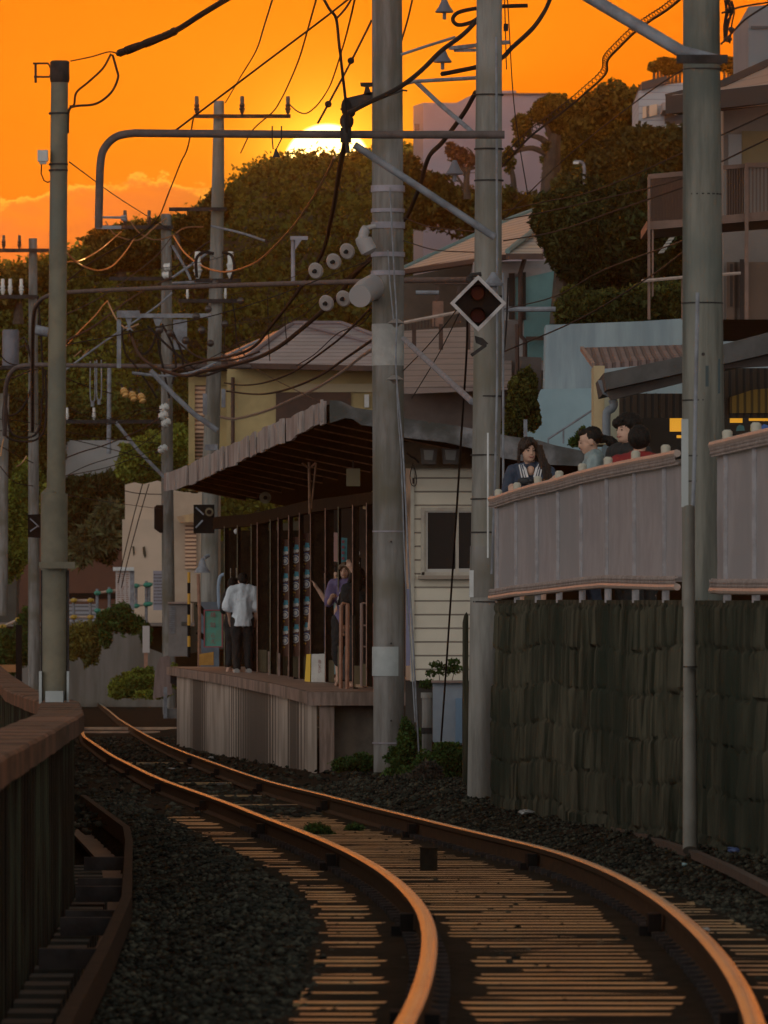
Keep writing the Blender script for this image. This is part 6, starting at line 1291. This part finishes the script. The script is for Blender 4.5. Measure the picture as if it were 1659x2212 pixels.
for i,(u0,u1,l) in enumerate(((1412,1475,'row of thin pines behind the white hilltop house'),(1564,1620,'row of thin pines beside the blue grey corner block'))):
    bl=[(u,146+((u*7)%13)-6,11,9) for u in range(u0,u1,9)]+[(u+4,135+((u*5)%11)-5,10,6) for u in range(u0+(16 if i==0 else 0),u1,9)]
    tree('pine_row',l,'tree',bl,420,midfol,2600,.17,[([(u,182),(u+1,165),(u+random.uniform(-3,3),145)],.09,.05) for u in range(u0,u1,8)],core=.45,fringe=1.15)
tree('hanging_bush','dark tangled bush hanging over the red brown wall','bush',[(200,1080,56,52),(165,1110,30,60),(235,1110,36,76),(200,1150,50,56),(150,1060,20,26),(245,1060,30,36)],392,darkfol,11000,.16,parts=('foliage','stem'),asp=1.6,fringe=1.12)
tree('grass_tuft','pale drooping grass over the red brown wall','grass',[(215,1160,30,24),(235,1110,22,20),(170,1190,20,24)],388,mat('dry_grass_blades',(.12,.12,.05),(.06,.065,.03),.8,2,0,island=.5,transl=.2),700,.30,asp=2.2,core=0,parts=('foliage','stem'),fringe=1.2)
tree('ivy_bank','bright green ivy bank above the cream wall','ivy',[(300,990,42,40),(350,980,40,44),(385,970,34,50),(330,1022,56,22),(400,1010,26,36),(270,1018,20,14)],338,brightfol,9500,.12,parts=('foliage','stem'),fringe=1.1)
tree('slope_scrub','mid green scrub on the slope behind the olive column','shrub',[(250,905,60,40),(330,900,60,44),(190,900,50,30),(390,910,40,46),(120,1000,24,40),(160,930,40,18)],410,mat('scrub_leaves',(.085,.10,.022),(.035,.045,.012),.75,.3,0,island=.6,transl=.25,spec=.2),11000,.17,parts=('foliage','stem'),fringe=1.12)
tree('edge_bank','green overgrown bank at the frame edge behind the far poles','bank',[(10,1120,46,60),(40,1080,34,50),(-20,1180,60,60),(20,1200,30,50),(60,1040,30,40),(50,1170,20,50)],330,brightfol,9000,.12,parts=('foliage','stem'),fringe=1.1,core=.8)
tree('edge_scrub','dark scrub between frame edge and olive column, above the bank','shrub',[(30,960,60,60),(90,960,50,60),(0,1020,50,50),(100,880,60,40),(20,880,60,40)],400,midfol,9000,.17,parts=('foliage','stem'),fringe=1.1)
struct('bank',MB().slab([(-80,1210),(8,1220),(34,1160),(60,1110),(58,1160),(36,1260),(32,1480),(-80,1480)],392,3),mat('dark_bank_concrete',(.07,.07,.06),(.04,.042,.036),.9,.5,.3))
tree('yellow_green_bush','yellow green grassy bush left of the low concrete wall top','bush',[(176,1382,30,28),(196,1368,20,20),(160,1400,16,20),(195,1400,18,30)],320,mat('autumn_grass',(.17,.15,.03),(.07,.075,.018),.8,1,0,island=.5,transl=.3),3000,.11,asp=1.6,parts=('foliage','stem'),fringe=1.15)
tree('wall_top_weeds','tall weeds growing round the white board post','weeds',[(240,1340,26,20),(262,1336,22,24),(290,1350,20,16),(316,1372,10,20),(228,1370,10,26)],317,weedfol,2300,.11,asp=1.7,parts=('foliage','stem'),fringe=1.2,core=.4)
tree('trackside_bush','bright green bush at the foot of the low concrete wall','bush',[(270,1486,32,20),(300,1474,32,26),(320,1462,14,18),(252,1496,16,12)],296,brightfol,4200,.085,parts=('foliage','stem'),fringe=1.12)
tree('edge_weeds','shaggy weeds under the sloping yellow clamped rail','weeds',[(20,1400,30,34),(52,1390,26,36),(60,1350,16,30),(10,1440,24,22)],320,weedfol,3600,.12,asp=1.6,parts=('foliage','stem'),fringe=1.15)
tree('footing_weeds','yellowish weeds beside the pink slanted slab','weeds',[(352,1470,14,24),(376,1462,10,22),(330,1500,30,8)],215,brightfol,900,.06,asp=1.5,parts=('foliage','stem'),fringe=1.2,core=.4)
tree('pole_foot_weeds','green weeds round the foot of the broad pole','weeds',[(862,1636,24,18),(880,1600,16,40),(882,1668,34,14),(850,1672,20,12)],99.6,weedfol,3000,.035,parts=('foliage','stem'),fringe=1.2,core=.4)
tree('cabinet_weeds','dark green weeds below the blue grey cabinet','weeds',[(940,1648,40,22),(980,1640,26,26),(910,1670,40,14),(965,1680,30,14),(960,1615,20,10)],99,weedfol,3800,.033,parts=('foliage','stem'),fringe=1.2,core=.5)
tree('dry_brush','dark dry brushwood heap at the foot of the broad pole','brush',[(905,1685,34,12),(880,1696,24,9),(925,1668,20,16)],97,mat('dry_twigs',(.06,.05,.035),(.03,.026,.02),.9,4,0,island=.4),1600,.045,asp=2.0,core=.5,parts=('foliage','stem'),fringe=1.2)
tree('leafy_seedling','leafy seedling against clapboard wall above the cabinet','plant',[(942,1436,12,6),(960,1448,14,8),(980,1432,10,8),(984,1446,14,7),(932,1455,10,6),(925,1478,14,8)],101.5,weedfol,330,.035,[([(950,1475),(948,1455),(942,1440)],.005,.003),([(975,1475),(980,1455),(980,1435)],.005,.003),([(960,1475),(962,1452)],.005,.003)],core=0,parts=('foliage','stem'),fringe=1.3)
tree('bare_shrub_stems','two thin bark stems of a shrub beside the stub column','shrub',[(905,1600,12,20),(948,1640,10,20)],101,weedfol,260,.04,[([(905,1680),(903,1640),(900,1600),(903,1560),(900,1500)],.02,.008),([(946,1705),(948,1660),(944,1620)],.02,.01),([(1000,1740),(999,1700)],.01,.01)],core=0,parts=('foliage','stem'),fringe=1.2)
tree('pier_weeds','low weeds against the grimy platform end wall','weeds',[(750,1650,26,12),(785,1645,24,16),(735,1656,14,8)],104,weedfol,1500,.032,core=.5,parts=('foliage','stem'),fringe=1.2)
for l,bl,dd_ in (('green grass tuft between the rails beside the inner rail',[(690,1796,22,12),(672,1790,10,8),(706,1806,14,8)],None),('small fresh grass tuft further towards the outer rail',[(765,1791,15,8)],None)):
    v=bl[0][1]+bl[0][3]; d=58.
    for _ in range(20): d=F*(-zg(d))/(v-CY)
    tree('grass_tuft',l,'grass',bl,d,weedfol,700 if len(bl)>1 else 320,.02,asp=2.0,core=0,parts=('foliage','stem'),fringe=1.2)
# litter
litm=[mat('litter_white',(.42,.40,.38),(.25,.24,.24),.6,30),mat('litter_blue',(.10,.14,.30),None,.5),mat('litter_cyan',(.25,.42,.45),None,.5)]
LT=[('crumpled white paper scrap by the platform ribs',565,1603,9,5,0),('white litter scrap left of the ribbed platform wall',489,1608,7,3,0),('torn white bag lying by the near platform pier',684,1672,12,6,0),('cyan plastic scrap by the ribbed wall',680-82,1662-2,9,5,2),('flat pinkish rubble slab before the platform pier',800-55,1680,26,5,0),('grey white stone near the signal pole foot',1137,1757,16,6,0),('bright crumpled wrapper beside the slim drain pipe',1457,1807,7,4,0),('pale blue plastic sheet at the foot of the drain pipe',1502,1818,22,5,2),('blue plastic bag against the stone wall foot',1588,1838,18,7,1),('pale wrapper on the ballast above the outer rail',1478,1869,6,4,2),('small white stone chip by the wall kerb',1355,1779,7,5,0),('whitish stone lump at the wall foot beside drain kerb',1290,1764,9,5,0),('white scrap between rails far up the track',371,1661,8,2,0),('second white scrap between rails far up the track',412,1660,5,2,0),('pale triangular scrap on the sleepers outside the outer rail',1533-10,2018+10-18,10,5,0),('white lump beside the rail near the platform',456,1639,6,4,0)]
for l,u,v,a,b,mi in LT:
    d=60.
    for _ in range(30): d=.5*d+.5*F*(-(zg(d)+(.13 if u>1000 else .02)))/(v-CY)
    mb=MB(); c=P(u,v,d)+V((0,0,b*d/F*.4)); mb.ball(c,a*d/F,a*d/F*1.3,b*d/F*.8,9,6); r=random.Random(u)
    mb.v=[(x+r.uniform(-1,1)*a*d/F*.3,y+r.uniform(-1,1)*a*d/F*.3,z+r.uniform(-1,1)*b*d/F*.4) for x,y,z in mb.v]
    solo('litter',mb,litm[mi],l,'litter',smooth=False)
# ---------------------------------------------------------------- people
skin=mat('skin',(.58,.35,.26),(.48,.28,.20),.55,8,0,spec=.3)
hairm=mat('black_hair',(.018,.013,.010),(.008,.006,.005),.55,40,.6,stretch=(1,1,.1),spec=.2)
hairb=mat('brown_black_hair',(.045,.022,.012),(.016,.009,.007),.5,40,.6,stretch=(1,1,.1),spec=.3)
def seg(mb,a,b,ra,rb,n=10):
    mb.tube([a,V(a).lerp(V(b),.5),b],[ra,(ra+rb)/2*1.03,rb],n); mb.ball(a,ra*1.0,n=n,m=7); mb.ball(b,rb*1.0,n=n,m=7)
def figure(label,loc,H,yaw,J={},hand='relaxed',vox=.012,clothes=(),hair=None,headyaw=0.,headpitch=0.,face=False,group=None,hm=None):
    """local axes: +x is the person's right hand side when looking along +y"""
    T=thing('person',label,'person',loc,group); T.rotation_euler=(0,0,yaw); s=H/1.70
    j=dict(pel=(0,0,.93),waist=(0,.0,1.06),chest=(0,.0,1.26),neck=(0,-.005,1.44),head=(0,.02,1.585),
      shR=(.175,0,1.40),elR=(.22,-.02,1.12),wrR=(.21,.10,.88),shL=(-.175,0,1.40),elL=(-.22,-.02,1.12),wrL=(-.21,.10,.88),
      hiR=(.09,0,.90),knR=(.10,.02,.50),anR=(.10,-.02,.08),hiL=(-.09,0,.90),knL=(-.10,.02,.50),anL=(-.10,-.02,.08))
    j.update(J); j={k:V(v)*s for k,v in j.items()}; g=lambda k:j[k]
    def limbs(mb,e=0.0,torso=True,arms=1.0,legs=1.0,armtop=True):
        if torso:
            mb.ball(g('pel'),(.155+e)*s,(.11+e)*s,(.13+e)*s,16,10)
            mb.tube([g('pel'),g('waist'),g('chest')],[(.12+e)*s,(.105+e)*s,(.125+e)*s],14); mb.ball(g('chest'),(.165+e)*s,(.105+e)*s,(.17+e)*s,16,10)
            mb.tube([g('shL'),g('shL').lerp(g('shR'),.5)+V((0,0,.02*s)),g('shR')],[(.055+e)*s,(.075+e)*s,(.055+e)*s],12)
        for S_ in 'RL':
            if arms>0:
                a,b,c=g('sh'+S_),g('el'+S_),g('wr'+S_)
                if arms<1: b=a.lerp(b,arms); seg(mb,a,b,(.056+e)*s,(.050+e*1.5)*s)
                elif arms<1.2: seg(mb,a,b,(.052+e)*s,(.040+e)*s)
                else: seg(mb,a,b,(.052+e)*s,(.042+e)*s); c2=b.lerp(c,min(1,arms-1)); seg(mb,b,c2,(.040+e)*s,(.028+e)*s)
            if legs>0:
                a,b,c=g('hi'+S_),g('kn'+S_),g('an'+S_)
                if legs<1: b=a.lerp(b,legs); seg(mb,a,b,(.085+e)*s,(.07+e)*s)
                else: seg(mb,a,b,(.085+e)*s,(.055+e)*s); seg(mb,b,b.lerp(c,min(1,legs-1)),(.054+e)*s,(.038+e)*s)
    mb=MB(); limbs(mb,0,True,2,2)
    hd=g('head'); R=Matrix.Rotation(headyaw,3,'Z')@Matrix.Rotation(headpitch,3,'X')
    q=lambda x,y,z: hd+R@V((x*s,y*s,z*s))
    mb.tube([g('chest')+V((0,0,.10*s)),g('neck'),hd+V((0,-.01,-.05))*s],[.075*s,.052*s,.050*s],12)
    def hb_(c,rx,ry,rz): 
        o0=len(mb.v); mb.ball((0,0,0),rx*s,ry*s,rz*s,14,10)
        for i in range(o0,len(mb.v)): mb.v[i]=tuple(q(*c)+R@V(mb.v[i]))
    hb_((0,-.01,.03),.074,.092,.088); hb_((0,.025,-.03),.060,.062,.078); hb_((0,.055,-.075),.032,.032,.026)
    hb_((0,.098,-.020),.012,.016,.014); hb_((0,.090,.004),.009,.010,.026); hb_((.077,-.005,-.012),.010,.022,.032); hb_((-.077,-.005,-.012),.010,.022,.032)
    hb_((0,.085,-.052),.024,.010,.009)
    for S_,sx in (('R',1),('L',-1)):
        w_=g('wr'+S_); dirh=(w_-g('el'+S_)).normalized()
        if hand=='rail' : dirh=V((0,.75,-.35)).normalized()
        side=V((1,0,0)); side=(side-dirh*side.dot(dirh)).normalized(); nn_=dirh.cross(side)
        pc=w_+dirh*.045*s; mb.bar(w_,w_+dirh*.085*s,.072*s,.026*s,up=tuple(nn_)); mb.ball(pc,.036*s,.03*s,.03*s)
        for f in range(4):
            o_=side*(f-1.5)*.019*s; L_=[.066,.075,.070,.054][f]*s; k0=w_+dirh*.085*s+o_
            cu=nn_*(-.45 if nn_.z>0 else .45); a1=k0+(dirh+cu*.3).normalized()*L_*.45; a2=a1+(dirh+cu*1.2).normalized()*L_*.35; a3=a2+(dirh*.6+cu*2).normalized()*L_*.25
            mb.tube([k0,a1,a2,a3],[.0095*s,.009*s,.0085*s,.007*s],7)
        mb.tube([w_+dirh*.02*s-side*sx*.03*s,w_+dirh*.055*s-side*sx*.055*s,w_+dirh*.085*s-side*sx*.06*s],[.012*s,.0105*s,.008*s],7)
    for S_ in 'RL':
        a=g('an'+S_); mb.tube([a+V((0,-.05,-.045))*s,a+V((0,.02,-.035))*s,a+V((0,.10,-.055))*s,a+V((0,.16,-.06))*s],[.035*s,.042*s,.035*s,.022*s],10)
    body=remeshed('body',mb,vox,skin,T,off=V((0,0,0)),sm=1)
    for nm,m,kw in clothes:
        c=MB(); kw=dict(kw); ex=kw.pop('extra',None); limbs(c,kw.pop('e',.012),**kw)
        if ex: ex(c,g,s,q)
        remeshed(nm,c,vox,m,T,off=V((0,0,0)),sm=2)
    if hair:
        c=MB(); hair(c,g,s,q,R); remeshed('hair',c,vox*.8,hm or hairm,T,off=V((0,0,0)),sm=1)
    if face:
        e_=MB(); [e_.ball(q(x,.083,.004),.010*s,.006*s,.005*s,8,6) for x in (.029,-.029)]; [e_.tube([q(x-.016,.088,.026),q(x,.091,.030),q(x+.016,.087,.026)],.0028*s,5) for x in (.03,-.03)]
        me=mesh_of('eyes',e_); link('eyes',me,blackp,T)
        m_=MB().tube([q(-.026,.086,-.046),q(-.012,.0945,-.054),q(.012,.0945,-.054),q(.026,.086,-.046)],[.0025*s,.005*s,.005*s,.0025*s],6); me=mesh_of('mouth',m_); link('mouth',me,mat('lip_'+str(len(MATS)),(.30,.08,.07),None,.5),T)
    return T
def hb3(c,q,R,cc,rx,ry,rz,s):
    o0=len(c.v); c.ball((0,0,0),rx*s,ry*s,rz*s,16,11)
    for i in range(o0,len(c.v)): c.v[i]=tuple(q(*cc)+R@V(c.v[i]))
def hair_short(c,g,s,q,R): hb3(c,q,R,(0,-.026,.048),.090,.100,.088,s); hb3(c,q,R,(0,-.06,.0),.078,.062,.075,s); hb3(c,q,R,(0,.04,.088),.066,.062,.038,s)
def hair_mop(c,g,s,q,R): hair_short(c,g,s,q,R); hb3(c,q,R,(0,-.03,.07),.108,.115,.085,s); hb3(c,q,R,(.03,.05,.06),.07,.06,.05,s)
def hair_long(c,g,s,q,R):
    hb3(c,q,R,(0,-.024,.040),.090,.100,.092,s)
    # fringe swept to both sides
    for x0,x1 in ((-.01,.075),(.0,.085),(-.02,.06),(.012,-.072),(.02,-.082)): c.tube([q(x0,.062,.118),q((x0+x1)/2,.094,.075),q(x1,.080,.018)],[.020*s,.021*s,.012*s],8)
    c.tube([q(.085,.01,.03),q(.092,.0,-.06),q(.086,-.02,-.14)],[.022*s,.016*s,.012*s],8)
    # long fall over the shoulder
    q=lambda x,y,z: g('head')+V((x-.01,y+.015,z))*s
    for k in range(7):
        t=k/6; c.tube(crom([q(-.080-.012*t,.045-.10*t,.05),q(-.105-.03*t,.045-.09*t,-.10),q(-.125-.10*t,.05-.06*t,-.24),q(-.10-.17*t,.06,-.40)],4),[.030*s]*5+[.034*s]*5+[.022*s]*3,8)
    c.tube([q(0,-.09,0),q(-.02,-.10,-.15),q(-.06,-.09,-.30)],[.07*s,.07*s,.06*s],10)
navy=mat('navy_sailor_cloth',(.035,.050,.085),(.025,.036,.062),.8,6)
d=77.7; pz=.22
def sailor(c,g,s,q): pass
gx_=(1146-CX)*d/F
T=figure('long haired woman in navy sailor blouse with striped collar resting both hands on the fence',(gx_,d,pz),1.63,math.pi+.0,
  J=dict(shR=(.165,0,1.385),shL=(-.165,0,1.385),elR=(.235,.05,1.16),wrR=(.175,.24,1.255),elL=(-.27,.05,1.20),wrL=(-.225,.22,1.335),head=(.02,.03,1.585)),hand='rail',vox=.0085,
  clothes=[('blouse',navy,dict(e=.016,torso=True,arms=1.72,legs=0)),('skirt',navy,dict(e=.03,torso=False,arms=0,legs=.9))],hair=hair_long,headyaw=.30,headpitch=-.04,face=True,hm=hairb)
# collar: shaped flaps with stripes, bow
colw_=mat('collar_white',(.55,.52,.52),None,.7)
def local(T,mb,name,m,parent=None): me=mesh_of(name,mb); o=link(name,me,m,parent or T); smooth_by_angle(me); return o
c=MB()
for sx in (1,-1):
    for k in range(3):
        o0=.020*k; c.bar((sx*(.062+o0),.100+.006*(k==0),1.405-.004*k),(sx*(.030+o0*1.1),.150,1.285-.012*k),.011 if k else .020,.007,up=(0,1,.3))
local(T,c,'collar_stripes',colw_)
c=MB()
for sx in (1,-1): c.add([(sx*.055,.110,1.42),(sx*.135,.085,1.40),(sx*.100,.140,1.245),(sx*.012,.150,1.27),(sx*.055,.098,1.42),(sx*.135,.073,1.40),(sx*.100,.128,1.245),(sx*.012,.138,1.27)],[(0,1,2,3),(7,6,5,4),(0,4,5,1),(1,5,6,2),(2,6,7,3),(3,7,4,0)])
local(T,c,'collar',navy)
local(T,MB().ball((0,.083,1.345),.036,.024,.044),'neckline',skin)
c=MB().ball((0,.165,1.255),.024,.02,.022); 
for sx in (1,-1): c.ball((sx*.062,.160,1.25),.055,.016,.034); c.bar((sx*.01,.162,1.25),(sx*.05,.160,1.13),.035,.012,up=(0,1,0))
local(T,c,'bow',mat('black_bow_ribbon',(.012,.012,.015),None,.6))
def hair_pony(c,g,s,q,R):
    hb3(c,q,R,(0,-.030,.040),.084,.094,.086,s); hb3(c,q,R,(0,.035,.085),.055,.050,.030,s); hb3(c,q,R,(0,-.105,-.01),.035,.04,.035,s)
    c.tube(crom([q(0,-.11,.0),q(0,-.165,-.03),q(0,-.20,-.09),q(0,-.205,-.16),q(0,-.20,-.20)],4),[.035*s]*4+[.046*s]*5+[.050*s]*4+[.028*s]*4,10)
teal_=mat('pale_teal_blouse',(.27,.33,.33),(.22,.27,.28),.8,5)
d=71.6
figure('woman in pale teal top with dark ponytail looking down in profile behind the fence',((1283-CX)*d/F,d,.2),1.60,math.pi/2+.05,
  J=dict(elR=(.2,.1,1.12),wrR=(.16,.28,1.10),elL=(-.2,.1,1.12),wrL=(-.16,.28,1.10),head=(0,.035,1.575)),vox=.0095,clothes=[('blouse',teal_,dict(e=.014,torso=True,arms=.9,legs=0)),('trousers',navy,dict(e=.014,torso=False,arms=0,legs=1.9))],hair=hair_pony,headpitch=-.24,face=True)
blk=mat('black_tee_cloth',(.014,.014,.014),None,.85); redt=mat('red_tee_cloth',(.22,.012,.012),None,.8)
d=71.1
figure('taller man in black shirt with thick dark hair standing behind the man in red',((1359-CX)*d/F,d,.2),1.67,math.pi/2+.75,J=dict(head=(0,.03,1.585)),vox=.011,clothes=[('shirt',blk,dict(e=.016,torso=True,arms=.95,legs=0)),('trousers',blk,dict(e=.014,torso=False,arms=0,legs=1.9))],hair=hair_mop,face=True)
d=66.9
figure('man in red shirt with short dark hair seen from behind at the fence',((1381-CX)*d/F,d,.15),1.53,-.15,vox=.011,clothes=[('shirt',redt,dict(e=.016,torso=True,arms=.95,legs=0)),('trousers',blk,dict(e=.014,torso=False,arms=0,legs=1.9))],hair=lambda c,g,s,q,R:(hair_short(c,g,s,q,R),hb3(c,q,R,(0,-.03,.03),.098,.106,.104,s)))
# platform people
wht=mat('white_shirt_cloth',(.72,.76,.82),(.60,.64,.70),.8,9,.3,stretch=(1,1,.3)); blt=mat('black_trouser_cloth',(.010,.010,.011),None,.85)
def zp(d): return float(np.interp(d,[105,172],[-.515,-.36]))
def vplat(u): return None
d=144.4
def loose(c,g,s,q): c.tube([V((0,-.0,.80))*s,V((0,0,1.0))*s,V((0,0,1.3))*s],[.175*s,.165*s,.15*s],14)
Tm=figure('man in loose white shirt and black trousers standing with his back turned on the platform',((524-CX)*d/F,d,zp(d)),1.66,.12,J=dict(head=(.01,.07,1.56),elL=(-.25,.02,1.12),wrL=(-.20,.16,.92),elR=(.24,0,1.12)),vox=.016,
  clothes=[('shirt',wht,dict(e=.035,torso=True,arms=.95,legs=0,extra=loose)),('trousers',blt,dict(e=.03,torso=False,arms=0,legs=1.9))],hair=hair_short,headpitch=-.4)
c=MB(); [c.tube([(x,-.09,.045),(x,.05,.05),(x,.18,.03)],[.045,.055,.035],9) for x in (.10,-.10)]; local(Tm,c,'shoes',mat('pale_sneaker',(.35,.34,.33),None,.6))
d=147.6
figure('person in black holding a phone half hidden beside the man in white shirt',((503-CX)*d/F,d,zp(d)),1.58,-.9,J=dict(elR=(.2,.12,1.15),wrR=(.12,.32,1.25)),vox=.016,clothes=[('dress',blt,dict(e=.03,torso=True,arms=.9,legs=1.8)),],hair=hair_short)
d=126.
figure('person in denim shorts and dark top standing behind the wide shelter post',((705-CX)*d/F,d,zp(d)),1.60,math.pi-.5,J=dict(elR=(.27,-.02,1.14),wrR=(.25,.06,.90)),vox=.015,clothes=[('top',navy,dict(e=.016,torso=True,arms=.5,legs=0)),('shorts',mat('denim_cloth',(.04,.07,.15),(.03,.05,.11),.8,10),dict(e=.03,torso=False,arms=0,legs=.95))],hair=hair_short)
d=122.
mint=mat('mint_dress_cloth',(.20,.32,.33),(.15,.25,.27),.8,6)
figure('person in long mint dress standing between the shelter posts',((729-CX)*d/F,d,zp(d)),1.62,math.pi/2,J=dict(elR=(.05,.18,1.2),wrR=(.03,.30,1.38)),vox=.015,clothes=[('dress',mint,dict(e=.02,torso=True,arms=.6,legs=0,extra=lambda c,g,s,q:c.tube([V((0,0,.95))*s,V((0,0,.5))*s,V((0,0,.12))*s],[.14*s,.19*s,.23*s],14)))],hair=hair_short)
d=114.5
pur=mat('lilac_blouse_cloth',(.15,.11,.22),(.11,.08,.17),.8,6)
figure('woman in lilac cardigan and white top raising her hand beside the pipe gate',((746-CX)*d/F,d,zp(d)),1.60,math.pi-.25,J=dict(elL=(-.22,.14,1.40),wrL=(-.14,.20,1.62),elR=(.20,.15,1.14),wrR=(.12,.28,1.22)),vox=.014,
  clothes=[('cardigan',pur,dict(e=.018,torso=True,arms=.9,legs=0)),('vest',MATS['collar_white'],dict(e=.0,torso=False,arms=0,legs=0,extra=lambda c,g,s,q:c.ball(V((.02,.075,1.2))*s,.08*s,.065*s,.15*s,12,9))),('skirt',blt,dict(e=.03,torso=False,arms=0,legs=1.4))],hair=hair_long,face=True,hm=mat('fair_brown_hair',(.16,.09,.05),(.10,.055,.03),.5,30,.2,stretch=(1,1,.1)))
d=111.2
Tb=figure('person in long black dress carrying a patterned bag next to the ladder shaped barrier',((775-CX)*d/F,d,zp(d)),1.52,.2,J=dict(elR=(.24,-.02,1.12),head=(0,.03,1.57)),vox=.015,clothes=[('dress',blt,dict(e=.025,torso=True,arms=1.8,legs=0,extra=lambda c,g,s,q:c.tube([V((0,0,.95))*s,V((0,0,.5))*s,V((0,0,.10))*s],[.15*s,.21*s,.26*s],14)))],hair=hair_long)
T2=thing('shoulder_bag','small patterned bag hanging at the side of the person in black','bag',P(772,1380,110.6)); part('pouch',MB().slab([(765,1345),(778,1330),(782,1352),(774,1378),(765,1388)],110.7,.06),mat('bag_pattern',(.30,.26,.26),(.06,.05,.06),.7,60,mixlo=.45,mixhi=.55),T2); part('strap',MB().tube(path([(768,1345),(766,1300),(772,1270)],110.7),.008,6),MATS['bag_pattern'],T2)
# ---------------------------------------------------------------- sea haze between the camera and the hill
hz=bpy.data.materials.new('evening_haze'); hz.use_nodes=True; n=NT(hz.node_tree); o_=n.n('ShaderNodeOutputMaterial'); pv=n.n('ShaderNodeVolumePrincipled'); n.l(pv.outputs[0],o_.inputs['Volume'])
pv.inputs['Color'].default_value=(1,.50,.08,1); pv.inputs['Density'].default_value=.00013; pv.inputs['Anisotropy'].default_value=.75
mb=MB().box(-450,450,-30,900,-6,60); me=mesh_of('haze',mb); o=link('haze',me,hz); o['kind']='stuff'; o['label']='thin warm evening haze filling the air towards the hill'; o['category']='haze'
S.cycles.volume_bounces=0
